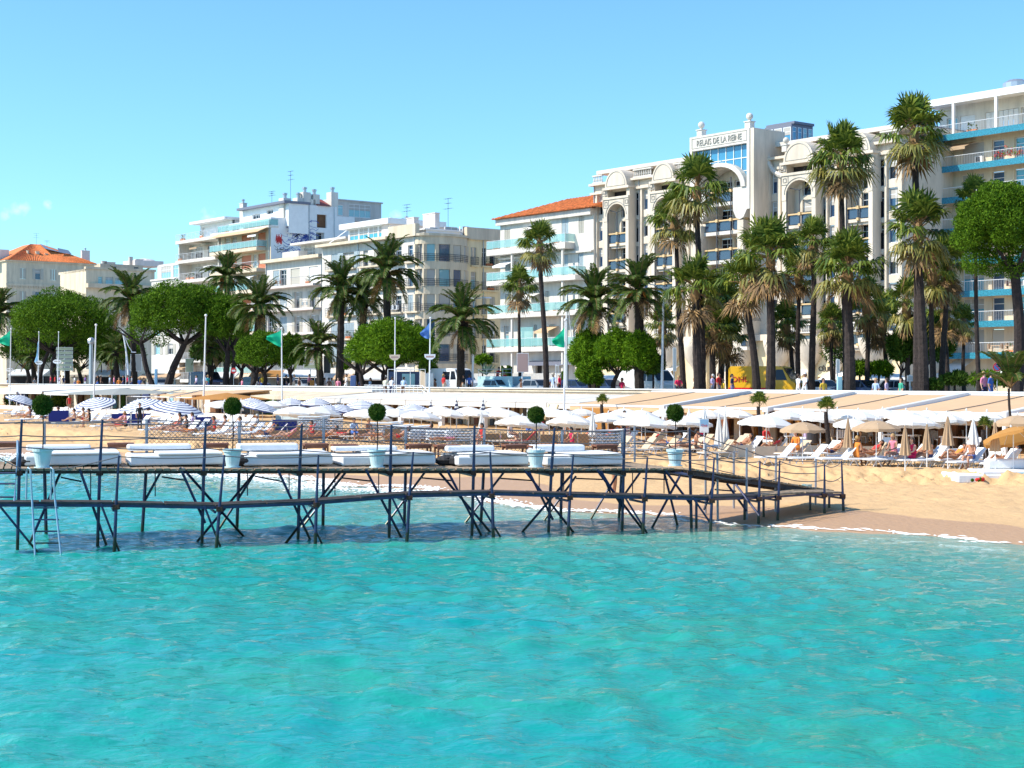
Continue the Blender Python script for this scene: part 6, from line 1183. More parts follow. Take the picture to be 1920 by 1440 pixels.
mat('skin', (.52, .27, .17), .6); mat('skin_tan', (.42, .19, .10), .55); mat('skin_pale', (.62, .36, .25), .6); mat('hair_brown', (.05, .03, .02), .7); mat('hair_dark', (.012, .01, .01), .7); mat('hair_blond', (.38, .24, .10), .7); mat('hair_grey', (.45, .44, .42), .7)
CL = {'white': (.78, .78, .78), 'red': (.60, .03, .03), 'blue': (.05, .13, .42), 'pale blue': (.45, .58, .78), 'black': (.015, .015, .02), 'grey': (.28, .29, .32), 'green': (.05, .38, .25), 'yellow': (.75, .50, .05), 'pink': (.75, .25, .35), 'orange': (.78, .25, .04), 'purple': (.22, .10, .38), 'beige': (.58, .48, .36), 'navy': (.02, .03, .10), 'brown': (.16, .08, .05), 'teal': (.05, .42, .45), 'crimson': (.62, .01, .08), 'lilac': (.62, .50, .72), 'cream': (.75, .72, .55)}
for k, v in CL.items(): mat('cloth_'+k, v, .85)
def person(x, y, z, label, pose='stand', outfit='dressed', top='white', bot='navy', hair='hair_brown', skin='skin', rz=0, sc=1, group=None, hat=None):
    me, hm = body_mesh(pose, outfit); o = link('person', me, None, (x, y, z), rz, sc)
    for i, m in enumerate((skin, 'cloth_'+top, 'cloth_'+bot, 'hair_dark')): o.material_slots[i].link = 'OBJECT'; o.material_slots[i].material = M[m]
    h = link('hair', hm, o); h.material_slots[0].link = 'OBJECT'; h.material_slots[0].material = M[hair]
    if hat:
        J = {**BASE, **POSES[pose]}; c = J['crown']; b = MB(); b.lathe([(.19, -.03), (.19, -.02), (.11, -.01), (.10, .07), (.03, .09)], 12, c); b.build('hat', 'cloth_'+hat, o)
    return tag(o, label, 'person', group)
# ================================================ BEACH FURNITURE
BZ = lambda x, y: sand_z(x, y)
def canopy(rad, h, val=.14, n=8, sag=.03, seg=3):
    """parasol roof of n gores with a hanging valance; uv.y runs out from the top for stripes"""
    mb = MB(); uvs = []; rows = []
    for i in range(6):
        f_ = i/5; ring = []
        for j in range(n*seg):
            a = 2*math.pi*j/(n*seg); e = (j % seg)/seg; pull = 1-sag*math.sin(math.pi*e)*f_*1.6; z = h*(1-f_**1.7)-sag*math.sin(math.pi*e)*f_*.5
            ring.append(len(mb.v)); mb.v.append((rad*f_*pull*math.cos(a)+(0 if i else 0), rad*f_*pull*math.sin(a), z)); uvs.append(f_)
        rows.append(ring)
    ring = []
    for j in range(n*seg): a = 2*math.pi*j/(n*seg); x, y, z = mb.v[rows[-1][j]]; ring.append(len(mb.v)); mb.v.append((x*1.01, y*1.01, z-val*(1 if j % 2 else .72))); uvs.append(1.07)
    rows.append(ring); k = n*seg
    for i in range(6):
        for j in range(k): mb.f.append((rows[i][j], rows[i+1][j], rows[i+1][(j+1) % k], rows[i][(j+1) % k])); mb.m.append(0)
    mb.uvv = uvs; return mb
def canopy_mesh(rad, h, m, **kw):
    mb = canopy(rad, h, **kw); me = mb.mesh('canopy', m); uv = me.uv_layers.new(name='UVMap')
    for l in me.loops: uv.data[l.index].uv = (0, mb.uvv[l.vertex_index])
    return me
POLE = MB().tube([(0, 0, 0), (0, 0, 1)], .022, 7).mesh('pole', 'metal_white')
def parasol(px, ytop, wpx, t, kind, label, group, tilt=(0, 0), hgt=None, name='parasol'):
    d = dep(px, t) if t is not None else hgt[0]; x, y = at(px, d), d; z0 = BZ(x, y); zt = zz(ytop, d); hh = max(1.7, zt-z0); rad = wpx*d/F/2
    r = thing(name, label, 'parasol', (x, y, z0-.03), random.Random(px).uniform(0, .7), group); k = round(rad, 1); key = ('can', kind, k); cz = .30*k+.02
    if key not in CACHE: CACHE[key] = canopy_mesh(k, cz, {'white': 'canvas_white', 'tan': 'canvas_tan', 'striped': 'canvas_striped', 'orange': 'canvas_orange'}[kind], n=8)
    c = link('canopy', CACHE[key], r, (0, 0, hh-cz)); c.rotation_euler = (tilt[0], tilt[1], 0); p = link('pole', POLE, r); p.scale = (1, 1, hh+.02); 
    kr = ('ribs', k)
    if kr not in CACHE:
        q = MB()
        for j in range(8): a = 2*math.pi*j/8; q.tube([(0, 0, cz-.04), (k*.55*math.cos(a), k*.55*math.sin(a), cz*.62), (k*.97*math.cos(a), k*.97*math.sin(a), .0)], .012, 3)
        CACHE[kr] = q.mesh('ribs', 'metal_white')
    link('ribs', CACHE[kr], c)
    ks = ('finial',)
    if ks not in CACHE: CACHE[ks] = MB().lathe([(.02, 0), (.045, .04), (.03, .09), (.005, .13)], 8).mesh('finial', 'canvas_white')
    f_ = link('finial', CACHE[ks], c, (0, 0, cz))
    return r
def closed_parasol(px, ytop, ybot, t, kind, label, group, wpx=16):
    d = dep(px, t); x, y = at(px, d), d; z0 = BZ(x, y); zt = zz(ytop, d)-z0; zb = max(.35, zz(ybot, d)-z0); rad = max(.16, wpx*d/F/2); r = thing('closed_parasol', label, 'parasol', (x, y, z0-.03), 0, group); n = 16; mb = MB()
    for i in range(7):
        f_ = i/6
        for j in range(n): a = 2*math.pi*j/n; q = rad*(.10+.9*f_**.9)*(1.12 if j % 2 else .72); mb.v.append((q*math.cos(a)+.0, q*math.sin(a), zt-(zt-zb)*f_))
    for i in range(6):
        for j in range(n): mb.f.append((i*n+j, (i+1)*n+j, (i+1)*n+(j+1) % n, i*n+(j+1) % n)); mb.m.append(0 if kind != 'striped' or i % 2 else 1)
    mb.f.append(tuple(range(n))); mb.m.append(0); mb.build('folded_canopy', [{'white': 'canvas_white', 'tan': 'canvas_tan', 'striped': 'canvas_white'}[kind], 'cloth_navy'], r)
    p = link('pole', POLE, r); p.scale = (1, 1, zt+.12); return r
GW, GSr, GCl = 'open white parasols on the beach', 'blue and white striped parasols', 'folded parasols on the beach'
whites = [(420, 760, 76, -9), (560, 768, 100, -13), (600, 774, 80, -12), (690, 768, 92, -13), (745, 770, 74, -11), (790, 772, 84, -12), (845, 770, 66, -9), (900, 767, 62, -8), (952, 768, 72, -9), (978, 779, 104, -14), (1060, 768, 76, -9), (1072, 777, 96, -14), (1140, 773, 84, -10), (1203, 768, 72, -7), (1210, 776, 116, -11), (1290, 778, 92, -11), (1326, 767, 70, -6), (1387, 768, 58, -6), (1437, 776, 108, -10), (1474, 768, 76, -6), (1538, 771, 82, -7), (1608, 768, 92, -6), (1600, 784, 74, -10), (1698, 768, 78, -6), (1712, 776, 112, -9), (1774, 774, 76, -8), (1850, 771, 78, -7)]
wl = ['behind the second potted tree', 'wide, left of the third potted tree over the blue windscreen', 'low, over stacked loungers left of the third potted tree', 'just left of the third potted tree', 'just right of the third potted tree', 'before the first closed striped parasol', 'before the middle closed striped parasol', 'before the last closed striped parasol', 'left of the white folded parasol at the brown windscreen', 'widest in the middle, pinkish underside', 'small, just right of the fourth potted tree', 'wide, front one right of the fourth potted tree', 'above the orange lounger near the small palm', 'small, behind the widest one left of the fifth potted tree', 'widest left of the fifth potted tree', 'behind the fifth potted tree, above the poster sign', 'back row right of the fifth potted tree', 'back row right of the tall folded pair', 'big and bright, left of the left tan parasol', 'back row above the left tan parasol', 'back row behind the left tan parasol', 'back row, left of the right tan parasol', 'front row, half behind the right tan parasol', 'back row of the pair right of the awning post', 'front row of the pair right of the awning post', 'left of the white folded parasol at the right edge', 'rightmost white one, behind the orange parasol']
for (a_, b_, c_, d_), l_ in zip(whites, wl): parasol(a_, b_, c_, d_, 'white', 'open white parasol '+l_, GW, tilt=(random.uniform(-.06, .06), .08 if a_ > 1100 else .12))
for i, (a_, b_, c_, d_) in enumerate([(712, 764, 60, -5), (768, 763, 62, -4), (822, 763, 56, -4), (878, 762, 60, -4), (930, 762, 58, -4), (1030, 763, 60, -4), (1090, 765, 60, -5), (1170, 765, 62, -4), (1250, 765, 66, -4), (1360, 764, 60, -3.5), (1505, 765, 66, -4), (1570, 766, 64, -4), (1655, 766, 66, -4), (1738, 768, 66, -5), (1812, 769, 66, -5), (452, 764, 62, -6), (512, 764, 60, -6)]): parasol(a_, b_, c_, d_, 'white', f'small white parasol in the rearmost row, {ORD[i]} of that row from the third potted tree' if i < 15 else f'small white parasol in the rearmost row {"left" if i == 15 else "right"} of the small striped one', GW)
striped = [(42, 744, 64, -10, .3), (178, 746, 82, -11, -.25), (262, 749, 84, -11, -.25), (332, 753, 104, -13, .16), (470, 746, 58, -5, 0), (492, 758, 76, -10, .2), (545, 746, 52, -4, 0), (592, 746, 56, -4, 0), (642, 758, 62, -9, .2), (618, 766, 54, -10, .2), (678, 750, 66, -6, 0), (775, 757, 58, -4, 0)]
sl_ = ['at the far left behind the first potted tree', 'tilted left one beside the small poster sign', 'tilted one above the dark blue windscreen', 'largest, with clear rings, left of the second potted tree', 'small, behind the second potted tree', 'tilted one right of the second potted tree', 'left of the two at the white counter', 'right of the two at the white counter', 'tilted one above the stacked loungers', 'lower one tilted above the stacked loungers', 'behind the third potted tree', 'flat one left of the first closed striped parasol']
for (a_, b_, c_, d_, tl), l_ in zip(striped, sl_): parasol(a_, b_, c_, d_, 'striped', 'blue and white striped parasol, '+l_, GSr, tilt=(.12, tl))
for a_, b_, c_, d_, l_ in ((1505, 790, 88, -13, 'left one of two, above the woman in black'), (1643, 787, 88, -12.5, 'right one of two, by the white awning post'), (1908, 777, 90, -9, 'tan parasol behind the orange one at the right edge')): parasol(a_, b_, c_, d_, 'tan', 'open tan parasol, '+l_ if not l_.startswith('tan') else 'open '+l_, 'open tan parasols')
r = parasol(1900, 800, 118, None, 'orange', 'big orange parasol tilted back at the right edge', None, tilt=(-.30, -.12), hgt=(60.5,))
for a_, b_, c_, t, l_ in ((808, 752, 772, -3, 'left one of three closed striped parasols'), (856, 749, 772, -3, 'middle one of three closed striped parasols'), (906, 749, 772, -3, 'right one of three closed striped parasols')): closed_parasol(a_, b_, c_, t, 'striped', 'closed blue striped parasol, '+l_, GCl, 11)
for a_, b_, c_, t, w_, l_ in ((903, 772, 806, -15, 15, 'before the brown windscreen in the middle'), (1111, 768, 815, -14, 16, 'beside the small palm at the orange screen'), (1348, 772, 832, -13, 17, 'left one of the tall pair right of the poster sign'), (1360, 773, 834, -12.5, 17, 'right one of the tall pair right of the poster sign'), (1321, 765, 790, -9, 8, 'thin one directly above the poster sign'), (1292, 767, 782, -6, 6, 'tiny one behind the fifth potted tree'), (1825, 784, 832, -11, 22, 'by the railing at the right')): closed_parasol(a_, b_, c_, t, 'white', 'closed white parasol '+l_, GCl, w_)
for a_, b_, c_, t, w_, l_ in ((1590, 782, 838, -13, 18, 'left of the woman in orange'), (1697, 796, 852, -13.5, 20, 'left of the couple on the lounger'), (1738, 793, 842, -12, 18, 'behind the man in dark trunks'), (1777, 779, 834, -11.5, 22, 'with sunlit purple tip right of the man in dark trunks'), (1866, 790, 845, -12, 20, 'under the orange parasol')): closed_parasol(a_, b_, c_, t, 'tan', 'closed tan parasol '+l_, GCl, w_)
# loungers: feet towards -x, head towards +x
def lounger_meshes(up=True, cush='cushion_white', stripe=False):
    f = MB(); L_ = 1.9
    for sy in (-.3, .3):
        f.tube([(-.95, sy, .30), (.35, sy, .30), (.95, sy, .30)], .018, 5)
        for sx in (-.6, .55): f.tube([(sx-.22, sy, 0), (sx-.05, sy, .26), (sx, sy, .30), (sx+.05, sy, .26), (sx+.22, sy, 0)], .016, 5)
    f.tube([(-.95, -.3, .30), (-.95, .3, .30)], .018, 5); f.tube([(.95, -.3, .30), (.95, .3, .30)], .018, 5)
    s = MB(); rbox(s, -.93, -.29, .305, .25, .29, .35, .015); b = MB(); a = R(46 if up else 4); c_, s_ = math.cos(a), math.sin(a)
    rbox(b, 0, -.29, 0, .75, .29, .045, .015); b.v = [(x*c_-z*s_+.26, y, x*s_+z*c_+.31) for x, y, z in b.v]
    if up: f.tube([(.26+.6*c_, -.25, .31+.6*s_), (.26+.6*c_+.12, -.25, .30)], .012, 4); f.tube([(.26+.6*c_, .25, .31+.6*s_), (.26+.6*c_+.12, .25, .30)], .012, 4)
    if stripe:
        for k in range(3): s.box(-.92, -.2+k*.17, .351, .24, -.14+k*.17, .354, 1); t_ = MB().box(.02, -.2+k*.17, .046, .73, -.14+k*.17, .049, 1); t_.v = [(x*c_-z*s_+.26, y, x*s_+z*c_+.31) for x, y, z in t_.v]; b.add(t_.v, t_.f, 1)
    return f.mesh('frame', 'metal_white'), s.mesh('seat_pad', [cush, 'cushion_blue']), b.mesh('backrest', [cush, 'cushion_blue'])
LMESH = {(u, c): lounger_meshes(u, {'white': 'cushion_white', 'tan': 'cushion_tan', 'striped': 'cushion_white', 'blue': 'cushion_blue', 'red': 'towel_red', 'orange': 'towel_orange'}[c], c == 'striped') for u in (True, False) for c in ('white', 'tan', 'striped', 'blue', 'red', 'orange')}
def lounger(px, d, col, up, label, group, rz=.1, dz=0, name='sun_lounger'):
    x, y = at(px, d), d; z = BZ(x, y); r = thing(name, label, 'sun lounger', (x, y, z+dz), rz, group); f, s, b = LMESH[(up, col)]
    link('frame', f, r); link('seat_pad', s, r); link('backrest', b, r); return r
def dby(py, z=.62): return F*(H-z)/(py-HY)
GL = 'white sun loungers along the edge of the sand bank'; GTn = 'tan sun loungers behind the pier ramp'; GLs = 'sun loungers of the left beach club'
near_l = [(1458, 876, 'at the left end of the row, seen behind the ramp rails'), (1517, 876, 'second from the left in the front row, right of the ramp rail'), (1573, 877, 'left of the woman in orange'), (1618, 877, 'under the woman in orange'), (1662, 878, 'right of the woman in orange'), (1722, 879, 'under the woman in crimson and the man'), (1790, 876, 'with raised back right of the man in trunks'), (1836, 876, 'with raised back before the reclining reader')]
for px, py, l_ in near_l: lounger(px, dby(py), 'white', px not in (1722, 1662, 1618), 'white sun lounger '+l_, GL, rz=.3)
for px, py, l_ in ((1640, 858, 'second row behind the woman in orange'), (1755, 860, 'second row between the man and the tan folded parasol'), (1812, 858, 'second row left of the white railing'), (1480, 858, 'second row before the beige screen')): lounger(px, dby(py), 'white', True, 'white sun lounger in the '+l_, GL, rz=.4)
for px, py, l_ in ((1155, 856, 'at the left, before the hanging towel'), (1200, 859, 'first front one right of the last daybed'), (1222, 848, 'second row above the front ones'), (1248, 854, 'left of the fifth potted tree'), (1292, 858, 'right of the fifth potted tree'), (1345, 864, 'nearest the beige screen'), (1380, 850, 'second row by the tall folded pair')): lounger(px, dby(py), 'tan', True, 'tan sun lounger with raised back '+l_, GTn, rz=.5)
for px, py, c, u, l_ in ((726, 834, 'tan', True, 'tan sun lounger with raised back left of the man in black'), (800, 834, 'tan', True, 'tan sun lounger with orange towel before the brown windscreen'), (872, 838, 'white', False, 'flat white sun lounger with a pale blue towel at the brown screen'), (940, 842, 'tan', False, 'flat tan sun lounger behind the fifth daybed'), (1085, 840, 'red', False, 'flat sun lounger with red towel right of the fourth potted tree'), (1122, 840, 'red', True, 'sun lounger with bright red back right of the fourth potted tree'), (638, 832, 'orange', True, 'sun lounger with orange back near the third potted tree'), (980, 842, 'red', True, 'sun lounger with red back by the seated mother'), (668, 834, 'tan', False, 'flat tan lounger under the person in blue')): lounger(px, dby(py), c, u, l_, 'loungers in front of the brown windscreens', rz=.1)
for i, px in enumerate((490, 515, 542, 568)): lounger(px, dby(820, .88), ('orange', 'white', 'orange', 'red')[i], True, ('orange lounger left of the second windscreen gap', 'white lounger between two orange ones near the fence mesh', 'orange lounger holding a pale sunbather near the fence mesh', 'red lounger at the right end of the group behind the mesh')[i], GLs, rz=.15)
rs = random.Random(21); used = {}
for i, px in enumerate([34, 62, 98, 122, 160, 178, 196, 222, 262, 288, 302, 318, 336, 352, 372, 392, 412, 432, 452, 474, 496, 510]):
    py = 808+(px > 200)*4+(px > 330)*4+(i % 2)*(-5); c = ('white', 'white', 'striped', 'white', 'striped')[i % 5]
    lounger(px, dep(px, (-22.4, -20.6, -18.8)[i % 3]+(1.5 if px > 450 else 0)), c, i % 3 != 0, f"{c if c != 'blue' else 'dark blue'} lounger with {'raised back' if i % 3 else 'flat back'}, {ORD[i]} from the left in the left club's rows", GLs, rz=.85)
for k, (t_, nm, n_) in enumerate(((-15.5, 'middle', 24), (-12.5, 'back', 22))):
    for i in range(n_): px = 22+i*20+k*9+rs.uniform(-4, 4); c = ('white', 'striped', 'white', 'white', 'white', 'white')[(i+k) % 6]; lounger(px, dep(px, t_), c, i % 5 != 3, f"{c if c != 'blue' else 'dark blue'} lounger in the left club's {nm} row, {ORD[i]} from the left edge", GLs, rz=.85+rs.uniform(-.15, .15))
for i, px in enumerate((1170, 1212, 1260, 1310, 1336, 1372, 1402)): lounger(px, dep(px, -9.5), 'tan' if i % 2 else 'white', True, f"{'tan' if i % 2 else 'white'} lounger in the row behind the tan loungers, {ORD[i]} from the left", GTn, rz=.5)
for i, px in enumerate((1446, 1490, 1545, 1590, 1630, 1668, 1712, 1742, 1785, 1815, 1850, 1880)): lounger(px, dep(px, -10.2-(i % 2)*.9), 'tan' if i in (1, 4) else 'white', i != 3, f"{'tan' if i in (1, 4) else 'white'} lounger in the row behind the beige screens, {ORD[i]} from the left", GL, rz=.5)
# stacks of white loungers
for si, (px, py, n) in enumerate(((588, 822, 7), (612, 820, 6), (722, 818, 6), (742, 818, 5), (772, 818, 5), (800, 818, 4), (832, 818, 4), (868, 819, 5), (1142, 826, 6))):
    d = dep(px, -15.5 if px < 1000 else -13)
    for k in range(n): lounger(px, d, 'white', False, f"{ORD[k]} lounger from the bottom in the {ORD[si]} stack of white loungers from the left", 'stacked white loungers', rz=.1+.06*(si % 3), dz=.145*k, name='stacked_lounger')
lounger(1148, dby(820), 'orange', True, 'orange lounger standing up under the white parasol near the small palm', None, rz=.3)
# windscreens
def screen(px0, px1, ytop, ybot, col, label, n=3, d=None, z=.62, group=None):
    d0 = d or dby(ybot, z); x0, x1 = at(px0, d0), at(px1, d0+1.2 if px1-px0 > 60 else d0+.5); y1 = d0+(1.2 if px1-px0 > 60 else .5); zt = zz(ytop, d0); r = thing('windscreen', label, 'windscreen', (x0, d0, 0), 0, group)
    for i in range(n):
        a_, b_ = i/n, (i+1)/n; q = MB(); xa, xb, ya, yb = (x1-x0)*a_, (x1-x0)*b_, (y1-d0)*a_, (y1-d0)*b_; z0 = BZ(x0+xa, d0+ya); q.hexa([(xa+.04, ya, z0+.05), (xb-.04, yb, z0+.05), (xb-.04, yb+.02, z0+.05), (xa+.04, ya+.02, z0+.05)], [(xa+.04, ya, zt-.03), (xb-.04, yb, zt-.03), (xb-.04, yb+.02, zt-.03), (xa+.04, ya+.02, zt-.03)]); q.build('panel', col, r)
    for i in range(n+1): a_ = i/n; q = MB(); q.tube([((x1-x0)*a_, (y1-d0)*a_, BZ(x0, d0)-.05), ((x1-x0)*a_, (y1-d0)*a_, zt+.03)], .025, 6); q.build('post', 'metal_grey', r)
GWs = 'canvas windscreens on the beach'
for a in ((500, 690, 806, 838, 'canvas_brown', 'long brown windscreen behind the fence mesh left of the third potted tree', 5, 88), (720, 838, 803, 840, 'canvas_brown', 'brown windscreen right of the third potted tree', 3, 85), (838, 900, 812, 845, 'canvas_screen', 'beige windscreen left of the white folded parasol', 2, 83), (902, 1010, 812, 846, 'canvas_brown', 'reddish brown windscreen behind the seated mother', 3, 82), (1012, 1118, 814, 846, 'canvas_brown', 'brown windscreen behind the red lounger', 3, 80), (1120, 1180, 815, 848, 'canvas_screen', 'beige windscreen behind the standing man', 2, 79), (1352, 1412, 834, 860, 'canvas_screen', 'white-beige windscreen left of the ramp rails, first panel', 2, 70.5), (1416, 1534, 836, 858, 'canvas_screen', 'long beige windscreen behind the front loungers, right of the first panel', 3, 71), (1548, 1600, 836, 856, 'canvas_screen', 'beige windscreen left of the woman in orange', 2, 71.5), (1612, 1700, 836, 857, 'canvas_screen', 'beige windscreen right of the woman in orange', 2, 72),
          (90, 130, 769, 786, 'canvas_blue', 'dark blue windscreen right of the first potted tree', 1, 112), (208, 282, 775, 798, 'canvas_blue', 'dark blue windscreen with fence mesh before it', 2, 108), (365, 398, 781, 790, 'canvas_blue', 'narrow blue windscreen left of the second potted tree', 1, 100), (510, 558, 786, 797, 'canvas_blue', 'bright blue windscreen under the wide white parasol', 1, 92)): screen(a[0], a[1], a[2], a[3], a[4], a[5], a[6], d=a[7], group=GWs)
for px, d in ((1382, 67.5), (1442, 68), (1500, 68)): text(None, 'PLAGE', (at(px, d-.1), d-.1, zz(846, d)), .25, 'letter_grey', ext=.002) if False else None
# reclining, sitting and standing people on the beach
GP_ = 'bathers on the beach'; dd = lambda px, py, z=.62: (at(px, dby(py, z)), dby(py, z))
def bather(px, py, label, pose, outfit, top='navy', bot='navy', hair='hair_brown', skin='skin', rz=math.pi/2, z=.62, dz=0, hat=None, sc=1, t=None):
    x, y = dd(px, py, z) if t is None else (at(px, dep(px, t)), dep(px, t)); person(x, y, BZ(x, y)+dz, label, pose, outfit, top, bot, hair, skin, rz, sc, GP_, hat)
bather(1606, 877, 'tanned woman in an orange bikini sitting on the edge of a white lounger', 'sit', 'suit', 'orange', hair='hair_blond', skin='skin_tan', rz=2.2, dz=-.05)
bather(1712, 878.5, 'woman in a crimson dress sitting on a lounger, face turned up to the sun', 'sitleg', 'dress', 'crimson', rz=-1.35, hair='hair_brown', skin='skin_pale', dz=-.04)
bather(1744, 878, 'tanned man in dark trunks sitting beside the woman in crimson', 'sitleg', 'trunks', bot='navy', rz=-1.4, hair='hair_dark', skin='skin_tan', dz=-.04)
bather(1800, 874, 'bather with bare back lying behind a raised white lounger back', 'recline', 'trunks', rz=-1.5, skin='skin_tan')
bather(1862, 872, 'dark-haired bather reclining under the orange parasol', 'sitleg', 'suit', 'black', rz=-1.5, hair='hair_dark')
bather(1152, 914, 'tanned man standing on the sand behind the pier end', 'stand', 'trunks', bot='brown', rz=1.2, z=.38, skin='skin_tan', dz=0)
bather(1508, 842, 'woman in a black top standing under the left tan parasol holding a towel', 'phone', 'dressed', 'black', 'lilac', rz=2, skin='skin_pale')
bather(1435, 850, 'person in red seated left of the woman in black', 'sit', 'shorts', 'red', 'white', rz=.6)
bather(1290, 857, 'reclining man in a pale shirt by the fifth potted tree', 'recline', 'shorts', 'pale blue', 'brown', rz=-1.5, hair='hair_dark')
bather(1304, 862, 'tanned man crouched on the lounger right of the fifth potted tree', 'sit', 'trunks', bot='brown', rz=1.5, hair='hair_dark', skin='skin_tan')
bather(1255, 852, 'bather with arm bent on the lounger left of the fifth potted tree', 'recline', 'trunks', bot='blue', rz=-1.5)
bather(1171, 832, 'person in black standing by the hanging towel under a white parasol', 'stand', 'dressed', 'black', 'black', rz=.3, hair='hair_dark')
bather(1095, 839, 'bikini bather lying with raised knees on the red lounger', 'recline', 'suit', 'red', rz=-1.55, skin='skin_tan')
bather(1136, 841, 'older bather lying back right of the red lounger', 'recline', 'trunks', rz=-1.5, skin='skin_pale', hair='hair_grey')
bather(955, 841, 'woman in a white skirt sitting in the middle before the reddish windscreen', 'sit', 'dress', 'white', rz=1.2, hair='hair_brown', skin='skin_pale')
bather(930, 840, 'pale bather lying beside the woman in the white skirt', 'lie', 'suit', 'pink', rz=-1.6, skin='skin_pale')
bather(1062, 828, 'person in teal shorts bending under the big white parasol', 'lean', 'trunks', bot='teal', rz=.4, skin='skin_tan')
bather(991, 828, 'person with a blue towel sitting left of the fourth potted tree', 'sit', 'shorts', 'blue', 'blue', rz=.2, hair='hair_dark')
bather(1012, 827, 'dark-haired person sitting right behind the fourth potted tree', 'sit', 'shorts', 'crimson', 'navy', rz=.2, hair='hair_dark')
bather(663, 834, 'child in a blue shirt sitting left of the third potted tree', 'sit', 'shorts', 'pale blue', 'blue', rz=.5, hair='hair_dark')
bather(690, 834, 'heavy bather in black shorts sitting just left of the third potted tree', 'sit', 'trunks', bot='black', rz=.8, skin='skin_tan', hair='hair_blond')
bather(790, 832, 'sunbather with raised knees on the orange towel before the brown screen', 'recline', 'trunks', bot='black', rz=-1.5, skin='skin_tan', hair='hair_dark')
bather(632, 833, 'sunbather lying behind the orange lounger back', 'lie', 'suit', 'red', rz=-1.6, skin='skin_pale')
bather(130, 768, 'tanned woman in a red bikini standing among the plants at the left club', 'stand', 'suit', 'red', rz=.3, skin='skin_tan', t=-6, hair='hair_brown')
left = [(44, 804, 'recline', 'suit', 'orange', 'hair_brown', 'woman in orange lying right of the left flag pole'), (57, 806, 'sit', 'suit', 'navy', 'hair_dark', 'dark-haired bather sitting left of the first potted tree'), (110, 806, 'sitleg', 'suit', 'navy', 'hair_brown', 'bather in front of the first blue windscreen'), (140, 804, 'sitleg', 'trunks', 'navy', 'hair_dark', 'dark-haired man sitting right of the blue windscreen, first of three'), (157, 806, 'sitleg', 'trunks', 'red', 'hair_brown', 'tanned man with raised knees, middle of the three'), (168, 804, 'sit', 'suit', 'black', 'hair_dark', 'dark-haired woman sitting, last of the three'), (218, 803, 'recline', 'suit', 'pink', 'hair_brown', 'pink-clad bather behind the meshed blue windscreen'), (235, 803, 'sitleg', 'suit', 'pink', 'hair_blond', 'fair-haired bather above the meshed blue windscreen'), (262, 798, 'stand', 'dressed', 'black', 'hair_dark', 'person in black standing behind the meshed blue windscreen'),
        (322, 812, 'recline', 'suit', 'red', 'hair_brown', 'red-suited bather below the largest striped parasol'), (338, 814, 'sitleg', 'trunks', 'blue', 'hair_dark', 'bather in blue right of the red-suited one'), (350, 812, 'sitleg', 'suit', 'black', 'hair_dark', 'dark bather reading below the striped parasol'), (362, 813, 'sit', 'shorts', 'lilac', 'hair_brown', 'bather in lilac left of the narrow blue windscreen'), (402, 812, 'sitleg', 'suit', 'red', 'hair_brown', 'woman in red sitting left of the second potted tree'), (423, 812, 'sitleg', 'trunks', 'crimson', 'hair_brown', 'tanned man sitting directly left of the second potted tree'), (452, 818, 'sit', 'shorts', 'white', 'hair_brown', 'bather in white right of the second potted tree'), (484, 814, 'sit', 'shorts', 'grey', 'hair_grey', 'grey-haired bather under the striped parasol'),
        (310, 822, 'lie', 'trunks', 'brown', 'hair_brown', 'tanned bather lying on the bank edge below the striped parasol'), (345, 823, 'lie', 'suit', 'orange', 'hair_blond', 'fair bather lying on the bank edge right of the tanned one'), (500, 830, 'recline', 'trunks', 'navy', 'hair_dark', 'tanned bather on the orange lounger by the fence mesh'), (540, 830, 'recline', 'suit', 'pink', 'hair_blond', 'pale bather on the third lounger by the fence mesh'), (215, 816, 'lie', 'suit', 'red', 'hair_dark', 'bather lying in front of the meshed blue windscreen'), (85, 812, 'lie', 'trunks', 'navy', 'hair_brown', 'bather lying behind the first potted tree')]
for i, (px, py, po, of, tp, hr, lb) in enumerate(left): bather(px, py, lb, po, of, tp, tp, hr, ('skin', 'skin_tan', 'skin')[i % 3], rz=(-1.4, -1.2, -1.6)[i % 3] if po != 'stand' else .4, dz=.0, t=(-22.6 if py > 815 else -21.2 if i % 2 else -19.5)+(1.5 if px > 440 else 0))
